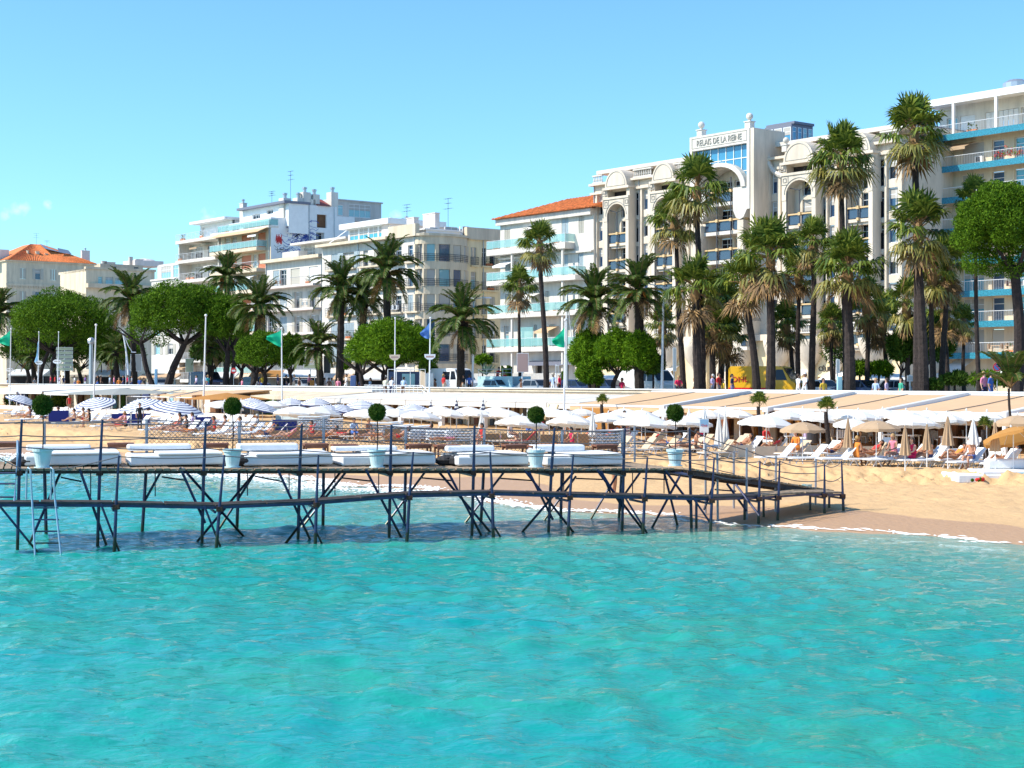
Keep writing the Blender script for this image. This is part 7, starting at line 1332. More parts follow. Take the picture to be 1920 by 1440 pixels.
for i, (px, t_, po, of, tp, hr, lb) in enumerate([(1448, -10.4, 'recline', 'suit', 'red', 'hair_brown', 'bather in red reclining behind the long beige windscreen, at its left'), (1494, -11, 'sit', 'shorts', 'orange', 'hair_dark', 'bather in orange sitting behind the long beige windscreen'), (1560, -10.6, 'recline', 'trunks', 'navy', 'hair_brown', 'tanned bather reclining left of the woman in orange'), (1634, -10.4, 'recline', 'suit', 'red', 'hair_dark', 'dark-haired bather in red right of the woman in orange'), (1676, -10.8, 'sit', 'suit', 'pink', 'hair_blond', 'blonde bather in pink behind the couple on the lounger'), (1718, -10, 'recline', 'trunks', 'crimson', 'hair_brown', 'bather in crimson trunks behind the couple'), (1790, -10.5, 'recline', 'suit', 'orange', 'hair_brown', 'bather in orange right of the couple'), (1822, -11, 'sit', 'trunks', 'blue', 'hair_dark', 'tanned man sitting below the white folded parasol at right'), (1884, -10.5, 'recline', 'suit', 'red', 'hair_dark', 'bather in red behind the orange parasol pole'),
        (1178, -9.6, 'sit', 'suit', 'pink', 'hair_brown', 'bather in pink under the small parasol near the hanging towel'), (1228, -9.6, 'recline', 'suit', 'red', 'hair_dark', 'bather in red below the widest parasol left of the fifth potted tree'), (1318, -9.8, 'sit', 'shorts', 'crimson', 'hair_brown', 'bather in crimson under the poster board'), (1390, -9.6, 'recline', 'trunks', 'navy', 'hair_dark', 'tanned bather right of the tall folded pair'), (700, -17, 'lie', 'suit', 'orange', 'hair_brown', 'bather in orange lying below the third potted tree crown'), (748, -17, 'recline', 'trunks', 'red', 'hair_dark', 'bather in red trunks before the brown windscreen right of the third tree'), (835, -16.5, 'lie', 'suit', 'pink', 'hair_blond', 'pale bather lying before the middle windscreens'), (905, -16.5, 'sit', 'suit', 'red', 'hair_dark', 'bather in red beside the white folded parasol'), (1040, -16, 'lie', 'trunks', 'orange', 'hair_brown', 'tanned bather lying right of the fourth potted tree'), (1072, -15.5, 'sitleg', 'suit', 'crimson', 'hair_dark', 'bather in crimson sitting up left of the red lounger'), (585, -20, 'sitleg', 'suit', 'red', 'hair_brown', 'bather in red by the left stacked loungers'), (612, -19.5, 'recline', 'trunks', 'orange', 'hair_dark', 'bather in orange trunks right of the left stacked loungers')]): bather(px, 0, lb, po, of, tp, tp, hr, ('skin_tan', 'skin', 'skin_tan')[i % 3], rz=(-1.1, -.9, -1.3)[i % 3], t=t_)
# white low daybed with cushions at the far right, bucket, poster signs, swing bucket
d = dby(892, .66); r = thing('daybed', 'low white beach daybed under the orange parasol at the right edge', 'daybed', (at(1796, d), d, BZ(at(1796, d), d)), .05)
b = MB(); rbox(b, 0, 0, 0, 2.9, 2.0, .34, .05); b.build('base', 'cushion_white', r); b = MB(); rbox(b, 1.0, .1, .34, 3.2, 1.9, .46, .04); b.build('mattress', 'cushion_white', r); b = MB(); rbox(b, 1.7, 1.5, .46, 3.4, 2.0, .85, .08); b.build('backrest', 'cushion_white', r)
b = MB(); rbox(b, 1.75, .02, .05, 3.4, .3, .40, .05); b.build('cushion', 'pane_pale', r); b.m
b = MB(); rs = random.Random(2)
for k in range(9): b.ball((rs.uniform(0, .45), 0, .08+rs.uniform(0, .05)), .07, 6, k % 2)
o = b.build('toys', ['flower_red', 'bush_leaf']); o.location = (at(1822, d-.2), d-.2, BZ(at(1822, d), d)); tag(o, 'small red and green beach toys leaning on the white daybed', 'toys')
def board_sign(px, y0, y1, ybase, w_, t, label, txt=None):
    d = dep(px, t); z0 = BZ(at(px, d), d); r = thing('poster_sign', label, 'sign', (at(px, d), d, z0)); wd = w_*d/F/2; a_, b_ = zz(y1, d)-z0, zz(y0, d)-z0
    q = MB(); q.box(-wd, 0, a_, wd, .04, b_); q.box(-wd+.02, -.004, a_+.05, wd-.02, -.001, a_+(b_-a_)*.45, 1); q.box(-wd+.02, -.004, a_+(b_-a_)*.45+.01, wd-.02, -.001, b_-.03, 2); po = q.build('board', ['metal_white', 'cushion_white', 'flag_pale'], r)
    MB().tube([(0, .05, -.1), (0, .05, a_+.1)], .03, 6).build('pole', 'metal_white', r)
    if txt: text(po, txt, (0, -.012, a_+(b_-a_)*.5), wd*.72, 'red', ext=.003)
board_sign(1320.5, 785, 811, 830, 17, -14, 'poster board with blue top and red lettering right of the fifth potted tree', 'Club')
board_sign(199, 750, 768, 778, 16, -8, 'small white and blue poster board between striped parasols on the left', 'Club')
d = dby(842, .7); o = MB().lathe([(.10, 0), (.14, .28), (.145, .29), (.1, .29)], 12).build('bucket', mat('lime', (.25, .75, .05), .4)); o.location = (at(404, d), d, BZ(at(404, d), d)); tag(o, 'small lime green bucket on the sand left of the second potted tree', 'bucket')
o = MB().lathe([(.16, 0), (.19, .36), (.195, .37), (.12, .37)], 12).build('bucket', 'pane_pale'); d = 55.5; x = at(1513, d); o.location = (x, d, BZ(x, d)+.02); tag(o, 'pale grey bucket on the sand above the end of the ramp', 'bucket')
for px, py, wd, l_ in ((1520, 838, 36, 'round dark table with white cloth left of the tan folded parasol'),):
    x, y = dd(px, py); r = thing('round_table', l_, 'table', (x, y, BZ(x, y))); MB().lathe([(.45, .70), (.46, .74), (.1, .745)], 18).build('tabletop', 'cushion_white', r); MB().lathe([(.42, .1), (.44, .69)], 18).build('skirt', 'metal_dark', r)
def chair(px, py, col, label, rz=0, z=.62):
    x, y = dd(px, py, z); r = thing('beach_chair', label, 'chair', (x, y, BZ(x, y)), rz, 'white terrace chairs in front of the restaurant')
    if 'chair' not in CACHE:
        s = MB(); rbox(s, -.25, -.25, .40, .25, .25, .44, .01); b = MB(); b.tube([(-.24, .24, .40), (-.25, .30, .85), (.25, .30, .85), (.24, .24, .40)], .02, 5); 
        for k in range(5): b.box(-.2+k*.09, .255, .45, -.15+k*.09, .275, .84)
        l = []
        for a_ in (-.23, .21):
            for b_ in (-.23, .21): q = MB(); q.box(a_, b_, 0, a_+.03, b_+.03, .40); l.append(q.mesh('leg', 'metal_white'))
        CACHE['chair'] = (s.mesh('seat', 'cushion_white'), b.mesh('backrest', 'metal_white'), l)
    s, b, l = CACHE['chair']; link('seat', s, r); link('backrest', b, r); [link('leg', q, r) for q in l]
for i, px in enumerate((1560, 1578, 1602, 1625, 1655, 1674, 1722, 1738, 1760, 1796, 1815, 1838, 1852, 1862, 1500, 1478)): chair(px, 836+(i % 3)*3, 0, f'white terrace chair before the restaurant, {ORD[i]} counted from the left tan parasol rightwards' if px > 1510 else f'white terrace chair {"just" if i == 15 else "second"} left of the round table', rz=(.3, 2.8, 1.4, -1.2)[i % 4])
d = dby(834); q = thing('railing', 'white post and rail fence at the terrace behind the tan folded parasols', 'railing', (at(1780, d), d, BZ(at(1780, d), d))); q1 = MB(); q1.tube([(0, 0, .9), (2.1, .5, .9)], .04, 6); q1.build('rail', 'wood_tan', q); [MB().tube([(x_, x_*.24, 0), (x_, x_*.24, 1.05)], .07, 8).build('post', 'metal_white', q) for x_ in (.55, 2.1)]
# small palms in the sand of the terrace
def small_palm(px, ytop, ybase, d, label, spread=1.0, n=16, thin=False):
    x, y = at(px, d), d; z0 = BZ(x, y); zt = zz(ytop+16, d)-z0; r = thing('small_palm', label, 'palm tree', (x, y, z0)); trunk(r, Vector((0, 0, zt)), .13 if not thin else .06, .09 if not thin else .05, 'trunk_fan')
    for i in range(n):
        a = i*2.4; kind = 'up' if i < n*.7 else 'mid'; me_ = (FM if not thin else DM)[kind][i % 2]; o = link('frond', me_, r, (0, 0, zt), None, .42*spread if not thin else .40*spread); o.rotation_euler = (0, -.12 if not thin else .1, a)
small_palm(1130, 742, 772, dep(1130, -6), 'small potted palm before the orange screen at the left end of the beige awning', .9)
small_palm(1424, 746, 780, dep(1424, -5), 'small upright palm before the beige awning, left one of the pair', 1.2); small_palm(1551, 756, 800, dep(1551, -8), 'small upright palm before the beige awning, right one of the pair', 1.1)
small_palm(1894, 712, 800, dep(1894, -6), 'scraggly thin palm with bare fronds at the right end of the terrace', 1.6, 20, True); small_palm(1846, 790, 830, dep(1846, -9), 'small fan palm in shade below the rightmost white parasol', .9, 9)
# ================================================ BEACH CLUB BUILDINGS under the promenade
def STv(s, t, z): q = ST(s, t); return Vector((q.x, q.y, z))
def spx(px, t): d = dep(px, t); s, _ = toST(at(px, d), d); return s
def slab(mb, s0, s1, t0, z0a, z0b, t1, z1a, z1b, mi=0): mb.hexa([STv(s0, t0, z0a), STv(s1, t0, z0a), STv(s1, t1, z1a), STv(s0, t1, z1a)][::-1], [STv(s0, t0, z0b), STv(s1, t0, z0b), STv(s1, t1, z1b), STv(s0, t1, z1b)][::-1], mi)
def localize(mb, o): mb.v = [tuple(Vector(v)-o) for v in mb.v]; return mb
def st_root(name, label, cat, px, t, z, group=None): o = STv(spx(px, t), t, z); return thing(name, label, cat, o, 0, group), o
WZ = 3.62   # top of the parapet
r, o = st_root('retaining_wall', 'promenade wall with a pale flat coping running the whole width above the beach clubs', 'wall', 1900, 10, 0)
q = MB(); slab(q, -120, 420, 9.8, .3, WZ-.08, 10.2, .3, WZ-.08); localize(q, o).build('wall', 'plaster_tan', r)
q = MB(); slab(q, -120, 420, 9.55, WZ-.08, WZ, 10.35, WZ-.08, WZ); localize(q, o).build('coping', 'white', r)
# restaurant on the right
sR0, sR1 = spx(1990, 0), spx(1068, 0); r, o = st_root('restaurant', 'long beach restaurant with beige sloping awnings along the right half of the wall', 'restaurant', 1480, 0, .6)
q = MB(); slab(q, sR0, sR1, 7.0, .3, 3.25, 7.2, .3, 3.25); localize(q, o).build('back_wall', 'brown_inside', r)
q = MB(); slab(q, sR0, sR1, -2, .3, .66, 9.8, .3, .66); localize(q, o).build('floor', 'plank', r)
q = MB(); slab(q, sR0, sR1, 7.2, 3.30, WZ-.1, 9.5, 3.30, WZ-.1); localize(q, o).build('roof', 'white', r)
q = MB(); slab(q, sR0, sR1, 7.05, 3.34, 3.46, 7.19, 3.34, 3.46); localize(q, o).build('gutter', 'metal_grey', r)
edges = [(1068, 1237), (1262, 1434), (1452, 1648), (1664, 1880), (1898, 2100)]
for i, (pa, pb) in enumerate(edges):
    s0, s1 = spx(pb, 0), spx(pa, 0); q = MB(); k = 5
    for j in range(k):
        fa, fb = j/k, (j+1)/k; za, zb_ = 2.66+(3.42-2.66)*fa-.05*math.sin(math.pi*fa), 2.66+(3.42-2.66)*fb-.05*math.sin(math.pi*fb); slab(q, s0, s1, 7.1*fa, za, za+.02, 7.1*fb, zb_, zb_+.02)
    a_ = localize(q, o).build('awning', 'canvas_beige', r)
    q = MB(); slab(q, s0, s1, -.06, 2.60, 2.72, .02, 2.60, 2.72); localize(q, o).build('front_bar', 'metal_white', a_)
    q = MB(); slab(q, s0+.05, s1-.05, -.03, 2.34, 2.60, -.01, 2.34, 2.60); slab(q, s0+(s1-s0)*.12, s0+(s1-s0)*.98, .35, 2.05, 2.40, .37, 2.05, 2.40); localize(q, o).build('valance', 'canvas_beige', a_)
    q = MB(); sm = (s0+s1)/2; q.tube([STv(sm, .05, 2.70), STv(sm, 3.5, 3.03), STv(sm, 7.1, 3.46)], .02, 4); localize(q, o).build('seam', 'rope', a_)
for px in (1249, 1443, 1656, 1889):
    s = spx(px, 0); q = MB(); q.hexa([STv(s-.2, -.4, 2.50), STv(s+.2, -.4, 2.50), STv(s+.2, 7.1, 3.40), STv(s-.2, 7.1, 3.40)][::-1], [STv(s-.2, -.4, 2.74), STv(s+.2, -.4, 2.74), STv(s+.2, 7.1, 3.60), STv(s-.2, 7.1, 3.60)][::-1]); localize(q, o).build('beam', 'metal_white', r)
    q = MB(); q.hexa([STv(s-.09, -.3, .6), STv(s+.09, -.3, .6), STv(s+.09, -.12, .6), STv(s-.09, -.12, .6)], [STv(s-.09, -.3, 2.5), STv(s+.09, -.3, 2.5), STv(s+.09, -.12, 2.5), STv(s-.09, -.12, 2.5)]); localize(q, o).build('post', 'metal_white', r)
rs = random.Random(4)
for i in range(26):
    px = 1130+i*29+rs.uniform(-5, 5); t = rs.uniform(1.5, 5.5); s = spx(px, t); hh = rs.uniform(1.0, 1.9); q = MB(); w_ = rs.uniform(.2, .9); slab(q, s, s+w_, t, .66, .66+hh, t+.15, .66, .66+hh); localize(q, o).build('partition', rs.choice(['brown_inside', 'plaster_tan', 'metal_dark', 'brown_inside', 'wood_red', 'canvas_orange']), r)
q = MB(); slab(q, spx(1140, -.5), spx(1086, -.5), -.5, 1.2, 2.5, -.45, 1.2, 2.5); localize(q, o).build('orange_screen', 'canvas_orange', r)
for i, (px, t, lb) in enumerate(((1500, 2, 'long set table in the restaurant shade left of the awning post'), (1690, 2, 'white table in the restaurant shade right of the awning post'), (1800, 2, 'white table in the restaurant shade by the railing'))):
    s = spx(px, t); g, oo = st_root('dining_table', lb, 'table', px, t, .66); q = MB(); slab(q, s-1.0, s+1.0, t-.4, 1.36, 1.42, t+.4, 1.36, 1.42); localize(q, oo).build('tabletop', 'white', g)
    for a_ in (-.9, .85):
        for b_ in (-.35, .3): q = MB(); slab(q, s+a_, s+a_+.05, t+b_, .66, 1.36, t+b_+.05, .66, 1.36); localize(q, oo).build('leg', 'metal_white', g)
# white club in the middle
sA, sB = spx(1104, 2), spx(604, 2); r, o = st_root('beach_club', 'long white beach club with flat awning and brown cabins in the middle', 'beach club', 850, 2, .6)
q = MB(); slab(q, sA, sB, 8.6, 3.28, 3.32, 9.5, 3.28, 3.32); slab(q, sA, sB, 8.5, 3.36, WZ-.16, 8.7, 3.36, WZ-.16); localize(q, o).build('roof_parapet', 'plaster_cream', r)
q = MB(); n = 10
for i in range(n):
    s0 = sA+(sB-sA)*i/n; s1 = sA+(sB-sA)*(i+1)/n; q = MB(); slab(q, s0+.03, s1-.03, 1.2, 2.72, 2.78, 8.1, 3.16, 3.22); localize(q, o).build('awning', 'awning_white', r)
    q = MB(); slab(q, s0+.03, s1-.03, 1.14, 2.36, 2.70, 1.18, 2.36, 2.70); localize(q, o).build('valance', 'awning_white', r)
for px in (755, 831, 911, 997, 1076): s = spx(px, 1.6); q = MB(); slab(q, s-.18, s+.18, 1.3, .6, 2.7, 1.6, .6, 2.7); localize(q, o).build('post', 'metal_white', r)
q = MB(); slab(q, sA, sB, 5, .3, 2.9, 5.2, .3, 2.9); localize(q, o).build('cabin_wall', 'plaster_tan', r)
for i in range(34):
    s = sA+(sB-sA)*(i+.3)/34; q = MB(); slab(q, s, s+(sB-sA)/34*.5, 4.9, .6, 2.5, 4.95, .6, 2.5); localize(q, o).build('cabin_door', ('wood_red', 'brown_inside', 'metal_dark', 'plaster_tan')[(i*7) % 4], r)
q = MB(); slab(q, sA, sB, -1, .3, .64, 9.5, .3, .64); localize(q, o).build('floor', 'plank', r)
for px in (1028, 1045): s = spx(px, -.2); q = MB(); q.tube([STv(s, -.5, 1.7), STv(s+.9, .6, 2.6)], .07, 5); localize(q, o).build('brace', 'wood_tan', r)
# steel landing with railings and stairs where three men stand
r, o = st_root('landing', 'steel landing with white rails and a short stair behind the white club roof', 'landing', 730, 6.5, 2.7)
s0, s1 = spx(795, 6.5), spx(686, 6.5); q = MB(); slab(q, s0, s1, 6.2, 2.62, 2.72, 9.4, 2.62, 2.72); localize(q, o).build('deck', 'metal_grey', r)
def rail_line(pts, mats='metal_white', n_=14, hs=(.35, .7, 1.05), par=None, nm='railing'):
    q = MB()
    for h_ in hs: q.tube([p+V(0, 0, h_) for p in pts], .025, 4)
    for i in range(len(pts)-1):
        for j in range(n_): p = pts[i].lerp(pts[i+1], j/n_); q.tube([p, p+V(0, 0, hs[-1])], .02, 4)
    return localize(q, o).build(nm, mats, par or r)
rail_line([STv(s0, 6.3, 2.72), STv(s1, 6.3, 2.72)]); rail_line([STv(s0, 6.3, 2.72), STv(spx(818, 6.3), 6.3, 1.6)], n_=5)
# left clubs
r, o = st_root('left_beach_club', 'white terraces and canopies of the beach club on the left', 'beach club', 300, 2, .8)
sL0, sL1 = spx(600, 2), spx(-60, 2)
q = MB(); slab(q, sL0, sL1, 7, 3.2, 3.45, 9.5, 3.2, 3.45); localize(q, o).build('roof', 'white', r)
q = MB(); slab(q, sL0, sL1, 6.6, .4, 3.2, 6.8, .4, 3.2); localize(q, o).build('back_wall', 'plaster_cream', r)
q = MB(); slab(q, sL0, sL1, -3, .3, .95, 9.5, .3, .95); localize(q, o).build('terrace_floor', 'plaster_white', r)
rs = random.Random(9)
for i in range(40):
    px = 8+i*15+rs.uniform(-3, 3); s = spx(px, 6.5); q = MB(); w_ = rs.uniform(.8, 2.2); slab(q, s, s+w_, 6.4, .95, rs.uniform(2.4, 2.9), 6.5, .95, 2.9); localize(q, o).build('cabin_door', rs.choice(['plaster_tan', 'brown_inside', 'box_leaf', 'pane_pale', 'metal_dark', 'shutter_blue', 'cloth_navy', 'plaster_white']), r)
for i, (pa, pb, t0, z0, z1, m) in enumerate(((-60, 30, 0, 2.75, 3.2, 'white'), (35, 78, 0, 2.85, 3.2, 'white'), (82, 128, 0, 2.75, 3.25, 'white'), (300, 360, 1, 2.7, 3.1, 'canvas_beige'), (368, 420, 2, 2.8, 3.2, 'canvas_beige'), (470, 600, 2, 2.75, 3.1, 'plaster_cream'))):
    s0, s1 = spx(pb, t0), spx(pa, t0); q = MB(); slab(q, s0, s1, t0, z0, z0+.08, 6.9, z1, z1+.08); slab(q, s0, s1, t0-.05, z0-.22, z0+.06, t0-.01, z0-.22, z0+.06); a_ = localize(q, o).build('awning', m, r)
    for s in (s0+.2, s1-.2): q = MB(); q.tube([STv(s, t0+.1, .9), STv(s, t0+.1, z0)], .06, 6); localize(q, o).build('post', 'metal_white', r)
q = MB(); sc = spx(225, 1); c_ = STv(sc, 1, 3.35); pts = [STv(sc-7, -3, 2.75), STv(sc+8, -3, 2.7), STv(sc+9, 5, 2.9), STv(sc-6, 5, 2.9)]; q.add(pts+[c_], [(0, 1, 4), (1, 2, 4), (2, 3, 4), (3, 0, 4)]); sa = localize(q, o).build('sail_canopy', mat('canvas_grey', (.36, .38, .36), .8, trans=.2), r)
for p in pts: q = MB(); q.tube([Vector((p.x, p.y, .9)), p], .05, 6); localize(q, o).build('post', 'metal_white', sa)
q = MB(); sc = spx(424, -1); c_ = STv(sc, -1, 3.1); pts = [STv(sc+5*math.cos(a), -1+3.4*math.sin(a), 2.55) for a in [math.pi/4*k for k in range(8)]]; q.add(pts+[c_], [(k, (k+1) % 8, 8) for k in range(8)]); sa = localize(q, o).build('ochre_canopy', 'canvas_orange', r)
q = MB(); q.tube([STv(sc, -1, .9), c_], .05, 6); localize(q, o).build('post', 'metal_white', sa)
for pa, pb in ((255, 290), (292, 330), (335, 372)):
    q = MB(); p0, p1 = STv(spx(pa, 0), -1, 2.6), STv(spx(pb, 5), 5.5, 3.2); q.tube([p0, p1], .05, 5); q.tube([Vector((p0.x, p0.y, .9)), p0], .05, 6); q.tube([p0, STv(spx(pb, -1), -1, 2.6)], .04, 5); localize(q, o).build('pergola', 'metal_white', r)
q = MB(); slab(q, spx(610, -3), spx(516, -3), -3, .95, 1.95, -2.8, .95, 1.95); localize(q, o).build('counter', 'shutter_pale', r)
q = MB(); slab(q, spx(460, -4), spx(-60, -4), -4.1, .6, 1.45, -4, .6, 1.45); localize(q, o).build('low_wall', 'plaster_white', r)
for px in (22, 108, 116): shr = cloud([((0, 0, .8), (1.0, .8, .8))], 900, .16, 'foliage', 'box_leaf', None, px); p = STv(spx(px, 3), 3, .95); shr.location = p; tag(shr, {22: 'dark plant under the first white awning at the left', 108: 'tall plant behind the woman in the red bikini', 116: 'plant right of the woman in the red bikini'}[px], 'plant')
# ================================================ PROMENADE: poles, flags, lamps, signs, cars, people
def pole(name, px, ytop, t, r0, label, cat, zbase=None, lean=0, m='metal_white', group=None, pb=None):
    d = dep(px, t); x = at(px, d); xb = at(pb, d) if pb else x; zb = BZ(xb, d) if (t < 0 and zbase is None) else (zbase if zbase is not None else PZ); zt = zz(ytop, d); r = thing(name, label, cat, (xb, d, zb), 0, group)
    MB().tube([(0, 0, 0), ((x-xb)*.6, 0, (zt-zb)*.6), (x-xb, 0, zt-zb)], [r0*1.2, r0, r0*.75], 8).build('pole', m, r); MB().ball((x-xb, 0, zt-zb+.03), r0*1.7, 8).build('finial', m, r); return r, Vector((x-xb, 0, zt-zb)), d
def flag(px, ytop, t, pts, m, label_p, label_f, r0=.055, pb=None, board=None):
    r, top, d = pole('flag_pole', px, ytop, t, r0, label_p, 'flag pole', pb=pb)
    # cloth from outline corners (pixels) hoist-top, hoist-bottom, fly-bottom, fly-top, gathered in folds
    x0 = at(px, d); C = [Vector((at(a_, d)-x0, 0, zz(b_, d))) for a_, b_ in pts]; n, m2 = 14, 9; mb = MB()
    for i in range(n+1):
        for j in range(m2+1):
            u_, v_ = i/n, j/m2; p = (C[0].lerp(C[1], v_)).lerp(C[3].lerp(C[2], v_), u_); p.y = .28*u_*math.sin(u_*7+v_*4)+.12*math.sin(v_*9+u_*2)*u_; p.z -= .06*math.sin(u_*math.pi)*1; mb.v.append((p.x, p.y, p.z))
    for i in range(n):
        for j in range(m2): a_ = i*(m2+1)+j; mb.f.append((a_, a_+m2+1, a_+m2+2, a_+1)); mb.m.append(0)
    f_ = mb.build('flag', m, None, True); f_.location = (x0, d, 0); tag(f_, label_f, 'flag'); return r, d
flag(20.5, 617, -3, [(19, 619), (18, 649), (-8, 640), (-2, 636)], 'flag_green', 'white flag pole at the left edge carrying a green flag', 'green flag at the left edge', pb=18)
flag(528, 616, -3, [(528, 618), (527, 651), (500, 636), (499, 630)], 'flag_green', 'white flag pole with a green flag left of the middle', 'green flag before the small round pines', pb=529)
flag(1060, 601, -3, [(1059, 613), (1058, 652), (1036, 644), (1035, 637)], 'flag_green', 'white flag pole carrying a green flag before the white villa', 'green flag before the white villa', pb=1057)
r, d = flag(807, 597, 7.5, [(806, 604), (804, 636), (789, 628), (787, 624)], 'flag_blue', 'white flag pole with a blue flag and an oval board', 'blue flag before the cream corner house', pb=805)
r2, d2 = flag(73, 623, 9, [(73, 630), (72, 679), (66, 679), (70, 650)], 'flag_pale', 'white pole with a limp pale blue flag in front of the first umbrella pine', 'limp pale blue flag on the left', pb=71)
def oval(px, y0, y1, wpx, t, m, label, ell=False):
    d = dep(px, t)-.12; w_ = wpx*d/F/2; h_ = (y1-y0)*d/F; q = MB(); pts = [(-w_, h_*.5), (w_, h_*.5), (w_*.95, 0), (w_*.5, -h_*.38), (0, -h_*.5), (-w_*.5, -h_*.38), (-w_*.95, 0)] if not ell else [(w_*math.cos(a), h_/2*math.sin(a)) for a in [math.pi/8*k for k in range(16)]][::-1]
    q.prism(pts[::-1] if not ell else pts, 0, .05); q.box(-w_*.7, -.005, -.08*h_, w_*.7, -.001, .22*h_, 1); o = q.build('name_board', [m, 'poster' if not ell else 'letter_grey']); o.location = (at(px, d), d, zz((y0+y1)/2, d)); return tag(o, label, 'sign')
oval(740, 665, 676, 20, 7.5, 'plaster_cream', 'cream boat-shaped name board on the pole left of the blue flag'); oval(806, 664, 675, 21, 7.5, 'metal_white', 'white boat-shaped name board on the blue flag pole')
oval(73, 676, 684, 14, 9, 'metal_white', 'small white name board below the limp blue flag', True); oval(107, 674, 682, 16, 9, 'metal_white', 'small white name board on the pole before the direction signs', True); oval(18, 690, 697, 14, -3, 'metal_white', 'small white name board on the leftmost flag pole', True)
for px, yt, t, lb, pb in ((741, 597, 7.5, 'slim white pole with a cream name board', 740), (110, 623, 9, 'slim white pole before the direction signs', 108), (180, 610, -4, 'tall white pole right of the direction signs', 175), (386, 592, -1, 'tall white pole beside the dark blue van', 381)): pole('pole', px, yt, t, .05 if t > 0 else .075, lb, 'pole', pb=pb)
for px, yt, t, r0, lb, pb in ((171, 640, 13, .28, 'thick grey column behind the left white pole', 171),): pole('column', px, yt, t, r0, lb, 'column', pb=pb, m='metal_grey')
def lamp(px, ytop, t, label, arms, pb, r0=.1, curve=0):
    d = dep(px, t); x0 = at(pb, d); zt = zz(ytop, d)-PZ; r = thing('street_lamp', label, 'street lamp', (x0, d, PZ)); dx = at(px, d)-x0; n = 8
    MB().tube([(dx*(i/n)**(1 if not curve else 2.2), 0, zt*i/n) for i in range(n+1)], [r0*(1.2-.5*i/n) for i in range(n+1)], 9).build('pole', 'metal_white', r)
    for (ax, ay) in arms:
        ex, ez = at(ax, d)-x0, zz(ay, d)-PZ; MB().tube([(dx, 0, zt), (dx+(ex-dx)*.6, 0, zt+(ez-zt)*.7), (ex, 0, ez)], [.05, .045, .03], 6).build('arm', 'metal_white', r)
        sgn = -1 if ex < dx else 1; q = MB(); q.hexa([(ex-.1, -.12, ez-.06), (ex+.45*sgn, -.16, ez-.08), (ex+.45*sgn, .16, ez-.08), (ex-.1, .12, ez-.06)], [(ex-.1, -.1, ez+.05), (ex+.4*sgn, -.1, ez+.03), (ex+.4*sgn, .1, ez+.03), (ex-.1, .1, ez+.05)]); q.build('lamp_head', 'metal_grey', r)
lamp(1244, 540, 14, 'white street lamp with two arms between the clipped trees and the palms', [(1214, 532), (1268, 537)], 1241)
lamp(230, 622, 14, 'curved grey street lamp at the left, leaning over the people', [(248, 660)], 241, .12, 1)
lamp(1063, 545, 13, 'curved grey lamp post right behind the right green flag', [(1073, 640)], 1062, .1, 1)
lamp(888, 560, 14, 'slim white street lamp before the yellow side wall', [(868, 556), (912, 558)], 886, .09)
lamp(530, 608, 18, 'white street lamp arm above the middle green flag', [(497, 590), (470, 575)], 529, .07)
def sign_post(px, boards, t, label, cat='sign', pw=.05, m='metal_white', pb_y=None):
    d = dep(px, t); x0 = at(px, d); r = thing('sign_post', label, cat, (x0, d, PZ)); top = min(b[2] for b in boards); MB().tube([(0, 0, 0), (0, 0, zz(top, d)-PZ+.05)], pw, 7).build('post', m, r)
    for (xa, xb, ya, yb, mm_) in boards: q = MB(); q.box(at(xa, d)-x0, -.12, zz(yb, d)-PZ, at(xb, d)-x0, -.07, zz(ya, d)-PZ); q.box(at(xa, d)-x0+.04, -.124, zz(yb, d)-PZ+.04, at(xb, d)-x0-.04, -.121, zz(ya, d)-PZ-.04, 1); q.build('board', ['metal_white', mm_], r)
    return r
sign_post(121, [(106, 137, 651+i*7.6, 657+i*7.6, 'sign_green') for i in range(6)], 13, 'stack of six pale green direction boards under the first umbrella pine', pw=.06)
sign_post(236, [(245, 266, 664, 696, 'letter_grey')], 14.5, 'framed poster panel with a pale figure beside the curved lamp'); sign_post(357, [(348, 363, 672, 698, 'sign_green')], 15, 'green and white poster panel above the blue van')
sign_post(604, [(607, 620, 667, 700, 'metal_dark')], 13, 'tall dark poster panel left of the dark palm trunk'); sign_post(582, [(572, 589, 664, 673, 'plaster_tan'), (572, 588, 676, 681, 'plaster_tan'), (569, 592, 683, 691, 'sign_green')], 13, 'tan and green direction boards by the low greyish palm')
sign_post(979, [(969, 991, 662, 698, 'poster')], 14, 'pink poster panel in a white frame left of the tall fan palm'); sign_post(1043, [(1041, 1048, 685, 700, 'letter_grey')], 13, 'small white information sign above the elderly couple')
sign_post(1264, [(1261, 1268, 652, 696, 'metal_grey')], 13.5, 'tall narrow grey sign box right of the double-armed lamp', m='metal_grey'); sign_post(1570, [(1567, 1574, 674, 700, 'metal_grey')], 13.5, 'narrow grey sign beside the shop lettering', m='metal_grey'); sign_post(1706, [(1700, 1712, 704, 715, 'metal_grey')], 16, 'back of a round grey sign left of the right palm cluster', m='metal_grey')
